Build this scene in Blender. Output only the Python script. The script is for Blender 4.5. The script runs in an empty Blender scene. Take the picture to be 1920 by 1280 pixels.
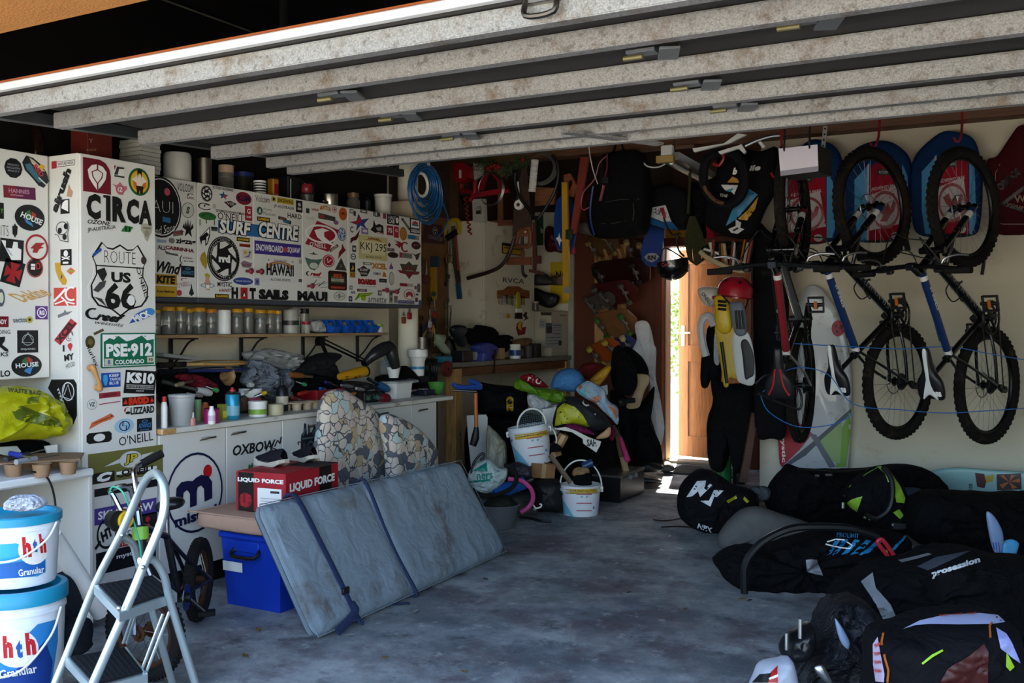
import bpy,bmesh,math,random
from mathutils import Vector,Matrix,noise,Euler
from mathutils.bvhtree import BVHTree
from math import sin,cos,pi,radians as rad
COL=bpy.context.scene.collection
SC=bpy.context.scene
# ---------------------------------------------------------------- camera, sky, sun, exposure
YAW=rad(28.9);PITCH=rad(.92);CH=1.3;FP=35/36*1920
cam_d=bpy.data.cameras.new('camera');cam_d.lens=35;cam_d.sensor_width=36;cam_d.clip_start=.05
cam_o=bpy.data.objects.new('camera',cam_d);COL.objects.link(cam_o)
cam_o.location=(0,0,CH);cam_o.rotation_euler=(pi/2-PITCH,0,YAW);SC.camera=cam_o
CAM=Vector((0,0,CH))
w=bpy.data.worlds.new('sky');SC.world=w;w.use_nodes=True
nt=w.node_tree;sk=nt.nodes.new('ShaderNodeTexSky');sk.sky_type='NISHITA';sk.sun_disc=False
sk.sun_elevation=rad(48);sk.sun_rotation=rad(12);sk.air_density=1.0;sk.dust_density=2.5;sk.ozone_density=.4
nt.links.new(sk.outputs[0],nt.nodes['Background'].inputs[0]);nt.nodes['Background'].inputs[1].default_value=SKY_S=.42
sun_d=bpy.data.lights.new('sun','SUN');sun_d.energy=13;sun_d.angle=rad(.6);sun_d.color=(1,.95,.86)
sun_o=bpy.data.objects.new('sun',sun_d);COL.objects.link(sun_o)
sun_o.rotation_euler=Vector((-.30,1,1.15)).to_track_quat('Z','Y').to_euler()
por=bpy.data.lights.new('opening_portal','AREA');por.shape='RECTANGLE';por.size=6.4;por.size_y=2.15;por.cycles.is_portal=True
por_o=bpy.data.objects.new('opening_portal',por);COL.objects.link(por_o);por_o.location=(-1.4,1.80,1.08);por_o.rotation_euler=(pi/2,0,0)
SC.view_settings.view_transform='Standard';SC.view_settings.look='None'
SC.view_settings.exposure=1.66;SC.view_settings.gamma=1;SC.view_settings.use_curve_mapping=False
SC.cycles.max_bounces=8;SC.cycles.diffuse_bounces=4;SC.cycles.transparent_max_bounces=12
SC.cycles.caustics_reflective=False;SC.cycles.caustics_refractive=False
# ---------------------------------------------------------------- measuring: a photograph point met with a plane of the room
Fh=Vector((-sin(YAW),cos(YAW),0));RV=Vector((cos(YAW),sin(YAW),0));ZV=Vector((0,0,1))
FW=Fh*cos(PITCH)-ZV*sin(PITCH);UP=ZV*cos(PITCH)+Fh*sin(PITCH)
def ray(px,py):return FW+RV*((px-960)/FP)+UP*((640-py)/FP)
def at(px,py,d):v=ray(px,py);return CAM+v*(d/v.dot(Fh))
def onX(px,py,X):v=ray(px,py);return CAM+v*(X/v.x)
def onY(px,py,Y):v=ray(px,py);return CAM+v*(Y/v.y)
def onZ(px,py,z=0):v=ray(px,py);return CAM+v*((z-CH)/v.z)
def V(*a):return Vector(a)
XS={}
# ---------------------------------------------------------------- materials
def lin(h):
    h=h.lstrip('#');h=''.join(c*2 for c in h)if len(h)==3 else h
    f=lambda c:c/12.92 if c<=.04045 else((c+.055)/1.055)**2.4
    return[f(int(h[i:i+2],16)/255)for i in(0,2,4)]
MATS={}
def mat(col,rough=.6,metal=0,var=.15,sc=14,bump=0,bsc=60,trans=0,coat=0,emit=0,alpha=1,dirt=None,damt=.5,dsc=5):
    key=(col,rough,metal,var,sc,bump,bsc,trans,coat,emit,alpha,dirt,damt,dsc)
    if key in MATS:return MATS[key]
    m=bpy.data.materials.new('paint_'+col.strip('#'));MATS[key]=m;m.use_nodes=True
    t=m.node_tree;b=t.nodes['Principled BSDF'];N=t.nodes.new;L=t.links.new
    c=lin(col)
    b.inputs['Roughness'].default_value=rough;b.inputs['Metallic'].default_value=metal;b.inputs['Specular IOR Level'].default_value=.12 if rough>=.75 else .4
    b.inputs['Transmission Weight'].default_value=trans;b.inputs['Coat Weight'].default_value=coat;b.inputs['Alpha'].default_value=alpha
    tc=N('ShaderNodeTexCoord')
    src=None
    if var:
        n=N('ShaderNodeTexNoise');n.inputs['Scale'].default_value=sc;n.inputs['Detail'].default_value=5
        L(tc.outputs['Object'],n.inputs['Vector'])
        r=N('ShaderNodeMix');r.data_type='RGBA';L(n.outputs['Fac'],r.inputs[0])
        r.inputs[6].default_value=[max(0,x*(1-var))for x in c]+[1];r.inputs[7].default_value=[min(1,x*(1+var))for x in c]+[1]
        src=r.outputs[2]
        if dirt:
            n2=N('ShaderNodeTexNoise');n2.inputs['Scale'].default_value=dsc;n2.inputs['Detail'].default_value=7;n2.inputs['Roughness'].default_value=.65
            L(tc.outputs['Object'],n2.inputs['Vector'])
            cr_=N('ShaderNodeMapRange');cr_.inputs[1].default_value=.62-.2*damt;cr_.inputs[2].default_value=.72-.1*damt
            L(n2.outputs['Fac'],cr_.inputs[0])
            r2=N('ShaderNodeMix');r2.data_type='RGBA';L(cr_.outputs[0],r2.inputs[0]);L(src,r2.inputs[6]);r2.inputs[7].default_value=lin(dirt)+[1];src=r2.outputs[2]
        L(src,b.inputs['Base Color'])
    else:b.inputs['Base Color'].default_value=c+[1]
    if emit:
        b.inputs['Emission Color'].default_value=c+[1];b.inputs['Emission Strength'].default_value=emit
    if bump:
        n3=N('ShaderNodeTexNoise');n3.inputs['Scale'].default_value=bsc;n3.inputs['Detail'].default_value=4;n3.inputs['Distortion'].default_value=1.1 if bsc<=20 else 0;L(tc.outputs['Object'],n3.inputs['Vector'])
        bp=N('ShaderNodeBump');bp.inputs['Strength'].default_value=bump;bp.inputs['Distance'].default_value=.05 if bsc<=20 else .01;L(n3.outputs['Fac'],bp.inputs['Height']);L(bp.outputs[0],b.inputs['Normal'])
    return m
def P(col):return mat(col,.45,var=0)  # flat print
def plastic(col,rough=.35):return mat(col,rough,var=.06)
def cloth(col,var=.2):return mat(col,.9,var=var,sc=25,bump=1.0,bsc=13)
def metal(col='#b8b8b8',rough=.35):return mat(col,rough,1,.12)
def wood(col,sc=9,x=(1,12,12),rough=.6):
    key=('wood',col,sc,x)
    if key in MATS:return MATS[key]
    m=bpy.data.materials.new('wood_'+col.strip('#'));MATS[key]=m;m.use_nodes=True
    t=m.node_tree;b=t.nodes['Principled BSDF'];N=t.nodes.new;L=t.links.new;c=lin(col)
    tc=N('ShaderNodeTexCoord');mp=N('ShaderNodeMapping');mp.inputs['Scale'].default_value=x;L(tc.outputs['Object'],mp.inputs[0])
    n=N('ShaderNodeTexNoise');n.inputs['Scale'].default_value=sc;n.inputs['Detail'].default_value=6;L(mp.outputs[0],n.inputs['Vector'])
    r=N('ShaderNodeValToRGB');L(n.outputs['Fac'],r.inputs[0]);r.color_ramp.elements[0].position=.3;r.color_ramp.elements[1].position=.72
    r.color_ramp.elements[0].color=[v*.55 for v in c]+[1];r.color_ramp.elements[1].color=[min(1,v*1.15)for v in c]+[1]
    L(r.outputs[0],b.inputs['Base Color']);b.inputs['Roughness'].default_value=rough
    bp=N('ShaderNodeBump');bp.inputs['Strength'].default_value=.2;bp.inputs['Distance'].default_value=.004;L(n.outputs['Fac'],bp.inputs['Height']);L(bp.outputs[0],b.inputs['Normal'])
    return m
def galv():
    if 'galv' in MATS:return MATS['galv']
    m=bpy.data.materials.new('galvanised_steel');MATS['galv']=m;m.use_nodes=True
    t=m.node_tree;b=t.nodes['Principled BSDF'];N=t.nodes.new;L=t.links.new
    tc=N('ShaderNodeTexCoord');v=N('ShaderNodeTexVoronoi');v.inputs['Scale'].default_value=260;L(tc.outputs['Object'],v.inputs['Vector'])
    r=N('ShaderNodeMix');r.data_type='RGBA';L(v.outputs['Color'],r.inputs[0]);r.inputs[6].default_value=lin('#70706f')+[1];r.inputs[7].default_value=lin('#a09f9c')+[1]
    n=N('ShaderNodeTexNoise');n.inputs['Scale'].default_value=7;n.inputs['Detail'].default_value=8;n.inputs['Roughness'].default_value=.72;L(tc.outputs['Object'],n.inputs['Vector'])
    mr=N('ShaderNodeMapRange');mr.inputs[1].default_value=.52;mr.inputs[2].default_value=.70;mr.inputs[4].default_value=.85;L(n.outputs['Fac'],mr.inputs[0])
    r2=N('ShaderNodeMix');r2.data_type='RGBA';L(mr.outputs[0],r2.inputs[0]);L(r.outputs[2],r2.inputs[6]);r2.inputs[7].default_value=lin('#5e4424')+[1]
    n4=N('ShaderNodeTexNoise');n4.inputs['Scale'].default_value=40;n4.inputs['Detail'].default_value=6;L(tc.outputs['Object'],n4.inputs['Vector'])
    mr4=N('ShaderNodeMapRange');mr4.inputs[1].default_value=.58;mr4.inputs[2].default_value=.68;mr4.inputs[4].default_value=.6;L(n4.outputs['Fac'],mr4.inputs[0])
    r4=N('ShaderNodeMix');r4.data_type='RGBA';L(mr4.outputs[0],r4.inputs[0]);L(r2.outputs[2],r4.inputs[6]);r4.inputs[7].default_value=lin('#4f4940')+[1]
    L(r4.outputs[2],b.inputs['Base Color']);b.inputs['Metallic'].default_value=.35;b.inputs['Roughness'].default_value=.5
    bp=N('ShaderNodeBump');bp.inputs['Strength'].default_value=.25;bp.inputs['Distance'].default_value=.002;L(n4.outputs['Fac'],bp.inputs['Height']);L(bp.outputs[0],b.inputs['Normal'])
    return m
# ---------------------------------------------------------------- mesh builder
def frame(d,up=None):
    d=d.normalized();up=up or(ZV if abs(d.z)<.95 else V(1,0,0))
    x=up.cross(d).normalized();return x,d.cross(x)
def cr(pts,n=6,closed=False):
    pts=[Vector(p)for p in pts];N=len(pts);out=[]
    rng=N if closed else N-1
    for i in range(rng):
        g=lambda k:pts[k%N]if closed else pts[max(0,min(N-1,k))]
        a,b,c,d=g(i-1),g(i),g(i+1),g(i+2)
        for j in range(n):
            t=j/n;out.append(.5*((2*b)+(c-a)*t+(2*a-5*b+4*c-d)*t*t+(3*b-a-3*c+d)*t**3))
    if not closed:out.append(pts[-1])
    return out
TXT={}
def text_geo(s,bold=0,shear=0):
    k=(s,bold,shear)
    if k not in TXT:
        cu=bpy.data.curves.new('t','FONT');cu.body=s;cu.resolution_u=2;cu.offset=bold;cu.shear=shear;cu.align_x='CENTER'
        ob=bpy.data.objects.new('t',cu);me=bpy.data.meshes.new_from_object(ob)
        vs=[v.co.copy()for v in me.vertices];fs=[tuple(p.vertices)for p in me.polygons]
        bpy.data.objects.remove(ob);bpy.data.curves.remove(cu);bpy.data.meshes.remove(me)
        if vs:
            x0=min(v.x for v in vs);x1=max(v.x for v in vs);y0=min(v.y for v in vs);y1=max(v.y for v in vs)
            vs=[((v.x-(x0+x1)/2)/max(1e-6,x1-x0),(v.y-(y0+y1)/2)/max(1e-6,y1-y0))for v in vs]
        TXT[k]=(vs,fs)
    return TXT[k]
class MB:
    def __init__(s):s.v=[];s.f=[];s.mi=[];s.sm=[];s.mats=[]
    def add(s,vs,fs,m,sm=False,M=None):
        if m not in s.mats:s.mats.append(m)
        k=s.mats.index(m);o=len(s.v)
        s.v+=[(M@Vector(p))if M else Vector(p)for p in vs]
        for f in fs:s.f.append(tuple(i+o for i in f));s.mi.append(k);s.sm.append(sm)
        return s
    def box(s,c,size,m,bev=.003,M=None,rz=0,R=None):
        hx,hy,hz=[x/2 for x in size];b=min(bev,hx*.5,hy*.5,hz*.5);vs=[];fs=[]
        idx={}
        for sx in(-1,1):
            for sy in(-1,1):
                for sz in(-1,1):
                    for k in range(3):
                        p=[sx*hx,sy*hy,sz*hz];sg=(sx,sy,sz)
                        for j in range(3):
                            if j!=k:p[j]-=sg[j]*b
                        idx[(sx,sy,sz,k)]=len(vs);vs.append(Vector(p))
        for k in range(3):
            a,c2=[j for j in range(3)if j!=k]
            for sg in(-1,1):
                q=[]
                for u,v_ in((-1,-1),(1,-1),(1,1),(-1,1)):
                    t=[0,0,0];t[k]=sg;t[a]=u;t[c2]=v_;q.append(idx[(*t,k)])
                fs.append(q)
            for u in(-1,1):
                for v_ in(-1,1):
                    t0=[0,0,0];t1=[0,0,0];t0[k]=-1;t1[k]=1
                    for t in(t0,t1):t[a]=u;t[c2]=v_
                    fs.append([idx[(*t0,a)],idx[(*t1,a)],idx[(*t1,c2)],idx[(*t0,c2)]])
        for sx in(-1,1):
            for sy in(-1,1):
                for sz in(-1,1):fs.append([idx[(sx,sy,sz,k)]for k in range(3)])
        T=Matrix.Translation(Vector(c))@(R.to_4x4()if R else Matrix.Rotation(rz,4,'Z'))
        if M:T=M@T
        return s.add(vs,fs,m,False,T)
    def lathe(s,prof,m,M=None,seg=24,c=(0,0,0)):
        vs=[];fs=[];n=len(prof)
        for i in range(seg):
            a=2*pi*i/seg
            for r,z in prof:vs.append(Vector((c[0]+r*cos(a),c[1]+r*sin(a),c[2]+z)))
        for i in range(seg):
            j=(i+1)%seg
            for k in range(n-1):
                q=[i*n+k,j*n+k,j*n+k+1,i*n+k+1]
                if prof[k][0]<1e-6:q=[q[0],q[2],q[3]]
                elif prof[k+1][0]<1e-6:q=[q[0],q[1],q[2]]
                fs.append(q)
        return s.add(vs,fs,m,True,M)
    def cyl(s,p0,p1,r0,m,r1=None,seg=14,cap=True):
        p0=Vector(p0);p1=Vector(p1);r1=r0 if r1 is None else r1;x,y=frame(p1-p0)
        L=(p1-p0).length;M=Matrix((x,y,(p1-p0).normalized())).transposed().to_4x4();M.translation=p0
        pr=[(r0,0),(r1,L)]
        if cap:pr=[(0,0)]+pr+[(0,L)]
        return s.lathe(pr,m,M,seg)
    def tube(s,pts,r,m,seg=8,closed=False,n=0,flat=1.0,up=None,cap=True):
        pts=cr(pts,n,closed)if n else[Vector(p)for p in pts];N=len(pts)
        if not isinstance(r,(list,tuple)):r=[r]*N
        elif len(r)!=N:r=[r[0]+0*i if len(r)==1 else(lambda t:r[min(int(t),len(r)-2)]*(1-(t-min(int(t),len(r)-2)))+r[min(int(t),len(r)-2)+1]*(t-min(int(t),len(r)-2)))(i/max(1,N-1)*(len(r)-1))for i in range(N)]
        vs=[];fs=[];x=None
        for i in range(N):
            d=(pts[(i+1)%N]if closed or i<N-1 else pts[i])-(pts[i-1]if closed or i>0 else pts[i])
            if d.length<1e-9:d=ZV.copy()
            d=d.normalized()
            if up is not None:x=Vector(up).cross(d)
            elif x is None:x=frame(d)[0]
            else:x=x-d*x.dot(d)
            if x.length<1e-6:x=frame(d)[0]
            x=x.normalized();y=d.cross(x)
            for k in range(seg):
                a=2*pi*k/seg;vs.append(pts[i]+x*(cos(a)*r[i])+y*(sin(a)*r[i]*flat))
        for i in range(N if closed else N-1):
            for k in range(seg):
                a=i*seg+k;b=i*seg+(k+1)%seg;j=((i+1)%N)*seg
                fs.append([a,b,j+(k+1)%seg,j+k])
        if not closed and cap:fs.append(list(range(seg))[::-1]);fs.append([(N-1)*seg+k for k in range(seg)])
        return s.add(vs,fs,m,True)
    def slab(s,pts,off,m,sm=False,side=None):
        pts=[Vector(p)for p in pts];off=Vector(off);n=len(pts)
        s.add(pts+[p+off for p in pts],[list(range(n)),[n+i for i in range(n)][::-1]],m)
        s.add(pts+[p+off for p in pts],[[i,(i+1)%n,n+(i+1)%n,n+i]for i in range(n)],side or m,sm);return s
    def strip(s,A,B,m,sm=True):
        n=len(A);return s.add(list(A)+list(B),[[i,i+1,n+i+1,n+i]for i in range(n-1)],m,sm)
    def ball(s,c,r,m,seg=16,rings=10,M=None):
        r=r if isinstance(r,(tuple,list))else(r,r,r)
        pr=[(sin(pi*i/rings),-cos(pi*i/rings))for i in range(rings+1)];pr[0]=(0,-1);pr[-1]=(0,1)
        T=Matrix.Translation(Vector(c))@(M or Matrix())@Matrix.Diagonal((*r,1));return s.lathe(pr,m,T,seg)
    def puff(s,pts,th,m,back=None,wr=.012,fr=9,seed=0,sharp=2.5,c=None,n=4,rings=11,nrm=None,fold=(1,1,1),smooth=True):
        """soft body: 3D outline (roughly planar) filled out to both sides; its own thickness th (front), back"""
        pts=cr(pts,n,True)if smooth else[Vector(p).lerp(Vector(pts[(i+1)%len(pts)]),j/n)for i,p in enumerate(pts)for j in range(n)]
        N=len(pts);cc=sum(pts,Vector())/N if c is None else Vector(c);back=th if back is None else back
        if nrm is None:
            nrm=Vector()
            for i in range(N):nrm+=(pts[i]-cc).cross(pts[(i+1)%N]-cc)
            nrm.normalize()
            if nrm.dot(CAM-cc)<0:nrm=-nrm
        nrm=Vector(nrm).normalized();vs=[];fs=[];sc_=[1-(1-k/rings)**1.6 for k in range(rings)][::-1]
        # rings from the rim to the middle
        lv=[cos(pi/2*k/rings)for k in range(rings)]
        def disp(p,k):
            q=Vector((p.x*fold[0],p.y*fold[1],p.z*fold[2]))*fr+Vector((seed*7.3,seed*3.1,seed))
            a=noise.noise(q)+.5*noise.noise(q*2.1)+.5*(.6-2*abs(noise.noise(q*1.3+Vector((5,5,5)))))+.7*(.5-2.2*abs(noise.noise(q*3.1+Vector((noise.noise(q)*2,2,7)))))
            return a*wr*k
        for side,T in((1,th),(-1,back)):
            base=len(vs)
            for k in range(rings):
                f=lv[k];h=(max(0,1-f**sharp))**(1/sharp)
                for p in pts:
                    q=cc+(p-cc)*f;q=q+nrm*(side*T*h);q+=nrm*side*disp(q,min(1,k/1.5));vs.append(q)
            q=cc+nrm*(side*T);vs.append(q+nrm*side*disp(q,1));ci=len(vs)-1
            for k in range(rings-1):
                for i in range(N):
                    a=base+k*N+i;b=base+k*N+(i+1)%N
                    fs.append([a,b,b+N,a+N]if side<0 else[a,a+N,b+N,b])
            for i in range(N):
                a=base+(rings-1)*N+i;b=base+(rings-1)*N+(i+1)%N;fs.append([a,b,ci])
        return s.add(vs,fs,m,True)
    def soft(s,c,size,m,R=None,p=3.0,wr=.01,fr=8,seed=0,seg=20,floor=None,sag=0):
        """rounded box / cushion with wrinkles"""
        vs=[];fs=[];c=Vector(c);R=R or Matrix.Identity(3)
        def sp(x,e):return math.copysign(abs(x)**e,x)
        nu=seg*2;nv=seg
        for j in range(1,nv):
            ph=-pi/2+pi*j/nv
            for i in range(nu):
                a=2*pi*i/nu;e=2/p
                d=Vector((sp(cos(ph),e)*sp(cos(a),e),sp(cos(ph),e)*sp(sin(a),e),sp(sin(ph),e)))
                vs.append(d)
        vs+=[Vector((0,0,-1)),Vector((0,0,1))]
        for j in range(nv-2):
            for i in range(nu):fs.append([j*nu+i,j*nu+(i+1)%nu,(j+1)*nu+(i+1)%nu,(j+1)*nu+i])
        b=len(vs)-2
        for i in range(nu):fs.append([b,(i+1)%nu,i]);fs.append([b+1,(nv-2)*nu+i,(nv-2)*nu+(i+1)%nu])
        out=[]
        for d in vs:
            q=Vector((d.x*size[0]/2,d.y*size[1]/2,d.z*size[2]/2));w_=c+R@q
            o=w_*fr+Vector((seed*5.1,seed*2.7,seed));k=noise.noise(o)+.5*noise.noise(o*2.2)+.4*(1-2*abs(noise.noise(o*1.4+V(9,9,9))))
            w_=w_+(R@d).normalized()*(k*wr)
            if floor is not None and w_.z<floor:w_.z=floor+.001
            out.append(w_)
        return s.add(out,fs,m,True)
    def text(s,t,c,ex,ey,m,bold=0,shear=0):
        """flat lettering centred on c; ex, ey = full width and height vectors"""
        vs,fs=text_geo(t,bold,shear);c=Vector(c);ex=Vector(ex);ey=Vector(ey)
        return s.add([c+ex*a+ey*b for a,b in vs],fs,m)
def mesh_of(name,mb,inv):
    me=bpy.data.meshes.new(name);vs=[inv@v for v in mb.v]if inv else mb.v
    me.from_pydata([tuple(v)for v in vs],[],mb.f)
    for m in mb.mats:me.materials.append(m)
    me.polygons.foreach_set('material_index',mb.mi)
    bm=bmesh.new();bm.from_mesh(me);bmesh.ops.recalc_face_normals(bm,faces=bm.faces);bm.to_mesh(me);bm.free()
    if any(mb.sm):
        me.polygons.foreach_set('use_smooth',mb.sm);me.set_sharp_from_angle(angle=rad(42))
    me.update();return me
WM={}
def T(name,label,cat,loc=(0,0,0),rz=0,group=None,M=None):
    o=bpy.data.objects.new(name,None);COL.objects.link(o);o.empty_display_size=.05
    mw=M.copy()if M else Matrix.Translation(Vector(loc))@Matrix.Rotation(rz,4,'Z')
    o.matrix_world=mw;WM[o.name]=mw;tag(o,label,cat,group);return o
def tag(o,label=None,cat=None,group=None,kind=None):
    if label:o['label']=label
    if cat:o['category']=cat
    if group:o['group']=group
    if kind:o['kind']=kind
    return o
def O(name,mb,parent=None,world=True,label=None,kind=None):
    """one mesh object, a part when it has a parent; geometry given in the room unless world is False"""
    inv=None
    if parent is not None and world:inv=WM[parent.name].inverted()
    me=mesh_of(name,mb,inv);o=bpy.data.objects.new(name,me);COL.objects.link(o)
    if parent is not None:o.parent=parent;WM[o.name]=WM[parent.name]
    else:WM[o.name]=Matrix()
    if label:o['label']=label
    if kind:o['kind']=kind
    return o
def S1(name,label,cat,mb,group=None,kind=None):
    """a thing that is a single mesh, its origin at the middle of its base"""
    xs=[v.x for v in mb.v];ys=[v.y for v in mb.v];zs=[v.z for v in mb.v]
    og=V((min(xs)+max(xs))/2,(min(ys)+max(ys))/2,min(zs));Tm=Matrix.Translation(og)
    me=mesh_of(name,mb,Tm.inverted());o=bpy.data.objects.new(name,me);COL.objects.link(o);o.matrix_world=Tm;WM[o.name]=Tm
    return tag(o,label,cat,group,kind)
def struct(name,mb,kind='structure'):o=O(name,mb);o['kind']=kind;return o
def dup(root,M,label=None,group=None):
    r=root.copy();COL.objects.link(r);r.matrix_world=M;WM[r.name]=M
    if label:r['label']=label
    if group:r['group']=group
    for ch in list(root.children):
        c=ch.copy();COL.objects.link(c);c.parent=r;WM[c.name]=M
        for g in ch.children:d=g.copy();COL.objects.link(d);d.parent=c;WM[d.name]=M
    return r
def TR(loc,rz=0):return Matrix.Translation(Vector(loc))@Matrix.Rotation(rz,4,'Z')
# ---------------------------------------------------------------- flat print on surfaces
class Plane:
    """a plane of a thing: X=const (faces +X), Y=const (faces -Y) or Z=const"""
    def __init__(s,ax,val):s.ax=ax;s.val=val
    def hit(s,px,py):return{'X':onX,'Y':onY,'Z':onZ}[s.ax](px,py,s.val)
    @property
    def n(s):return{'X':V(1,0,0),'Y':V(0,-1,0),'Z':V(0,0,1)}[s.ax]
class Surf:
    """the curved surface of an object already built (for print that follows it)"""
    def __init__(s,*obs):
        s.t=[]
        for o in obs:
            M=WM[o.name];me=o.data;s.t.append(BVHTree.FromPolygons([M@v.co for v in me.vertices],[tuple(p.vertices)for p in me.polygons]))
    def put(s,px,py,off):
        d=ray(px,py).normalized();best=None
        for t in s.t:
            h,n,i,di=t.ray_cast(CAM,d)
            if h and(best is None or di<best[2]):best=(h,n,di)
        if best is None:return None
        h,n,di=best
        if n.dot(d)>0:n=-n
        return h+(n*.6-d*.4)*off
def circ(cx,cy,rx,ry,n=20,rot=0,a0=0,a1=360):
    r=[];full=abs(a1-a0)>=360
    for i in range(n if full else n+1):
        a=rad(a0+(a1-a0)*i/n);x=rx*cos(a);y=ry*sin(a);c,s_=cos(rad(rot)),sin(rad(rot));r.append((cx+x*c-y*s_,cy+x*s_+y*c))
    return r
def shape_items(mb,items,put,lvl0=0):
    """items in unit coordinates (u right, v up, -1..1). put(u, v, level) -> 3D or None"""
    lv=lvl0
    for it in items:
        k=it[0];col=it[1];m=P(col)if isinstance(col,str)else col;lv+=1
        if k=='t':  # t, col, text, u, v, w, h, rot, bold, shear
            t,u,v_,w_,h_=it[2:7];rot=rad(it[7])if len(it)>7 else 0;bold=it[8]if len(it)>8 else .02;sh=it[9]if len(it)>9 else 0
            vs,fs=text_geo(t,bold,sh);pts=[(u+(a*w_)*cos(rot)-(b*h_)*sin(rot),v_+(a*w_)*sin(rot)+(b*h_)*cos(rot))for a,b in vs]
            q=[put(a,b,lv)for a,b in pts]
            if q and all(p is not None for p in q):mb.add(q,fs,m)
            continue
        if k=='r':u,v_,w_,h_=it[2:6];rot=rad(it[6])if len(it)>6 else 0;pts=[(u+a*w_*cos(rot)-b*h_*sin(rot),v_+a*w_*sin(rot)+b*h_*cos(rot))for a,b in((-.5,-.5),(.5,-.5),(.5,.5),(-.5,.5))]
        elif k=='e':u,v_,rx,ry=it[2:6];pts=circ(u,v_,rx,ry,24,it[6]if len(it)>6 else 0)
        elif k=='p':pts=it[2]
        elif k in('o','l'):
            if k=='o':  # ring: u v rx ry thick [a0 a1]
                u,v_,rx,ry,th=it[2:7];a0,a1=(it[7],it[8])if len(it)>8 else(0,360)
                A=circ(u,v_,rx,ry,28,0,a0,a1);B=circ(u,v_,rx-th,ry-th,28,0,a0,a1)
                if a1-a0>=360:A.append(A[0]);B.append(B[0])
            else:  # polyline: pts width
                pl=it[2];wd=it[3]/2;A=[];B=[]
                for i,p in enumerate(pl):
                    a=pl[max(0,i-1)];b=pl[min(len(pl)-1,i+1)];dx,dy=b[0]-a[0],b[1]-a[1];L=math.hypot(dx,dy)or 1;A.append((p[0]-dy/L*wd,p[1]+dx/L*wd));B.append((p[0]+dy/L*wd,p[1]-dx/L*wd))
            qa=[put(a,b,lv)for a,b in A];qb=[put(a,b,lv)for a,b in B]
            if all(p is not None for p in qa+qb):mb.strip(qa,qb,m,False)
            continue
        q=[put(a,b,lv)for a,b in pts]
        if all(p is not None for p in q):mb.add(q,[list(range(len(q)))],m)
def cname(h):
    r,g,b=[int(h.lstrip('#')[i:i+2],16)for i in(0,2,4)]if len(h)==7 else[int(c*2,16)for c in h.lstrip('#')]
    mx,mn=max(r,g,b),min(r,g,b)
    if mx-mn<28:return 'black' if mx<70 else 'white' if mx>200 else 'grey'
    if mx==r:return 'yellow' if g>.65*r and b<.6*r else 'orange' if g>.4*r and b<.5*r else 'dark red' if r<150 else 'pink' if g>120 else 'red'
    if mx==g:return 'green' if b<.85*g else 'teal'
    return 'purple' if r>g+15 else 'blue'
BASE=.0012
def stk(parent,pl,cx,cy,w_,h_,shape='r',bg=None,items=(),rot=0,name='sticker',label=None,th=BASE):
    """a sticker (its own object) laid on plane pl at the photograph point cx, cy, w_ x h_ in picture units, turned in the plane"""
    c=pl.hit(cx,cy);ex=(pl.hit(cx+.5,cy)-pl.hit(cx-.5,cy));ey=(pl.hit(cx,cy-.5)-pl.hit(cx,cy+.5))
    if pl.ax=='X':ex=V(0,ex.y,0);ey=V(0,0,ey.z)
    if pl.ax=='Y':ex=V(ex.x,0,0);ey=V(0,0,ey.z)
    r=rad(rot);cr_,sr=cos(r),sin(r)
    def put(u,v_,lv):
        x=u*w_/2;y=v_*h_/2;return c+ex*(x*cr_-y*sr)+ey*(x*sr+y*cr_)+pl.n*(th+.0005*lv)
    mb=MB()
    if bg:
        m=P(bg);pts=[(-1,-1),(1,-1),(1,1),(-1,1)]if shape=='r' else circ(0,0,1,1,28)if shape=='e' else shape
        mb.slab([put(a,b,-1)for a,b in pts],pl.n*-.001,m)
    shape_items(mb,items,put)
    if not mb.v:return None
    o=O(name,mb,parent)
    if label:o['label']=label
    elif bg:o['label']=cname(bg)+(' oval ' if shape=='e' else ' rectangular ' if shape=='r' else ' cut-out ')+'sticker'
    return o
def tx(parent,pl,cx,cy,w_,h_,t,col='#151515',rot=0,bold=.02,shear=0,name='sticker'):
    return stk(parent,pl,cx,cy,w_,h_,None,None,[('t',col,t,0,0,2,2,0,bold,shear)],rot,name=name,label=cname(col)+' lettered sticker')
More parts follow.
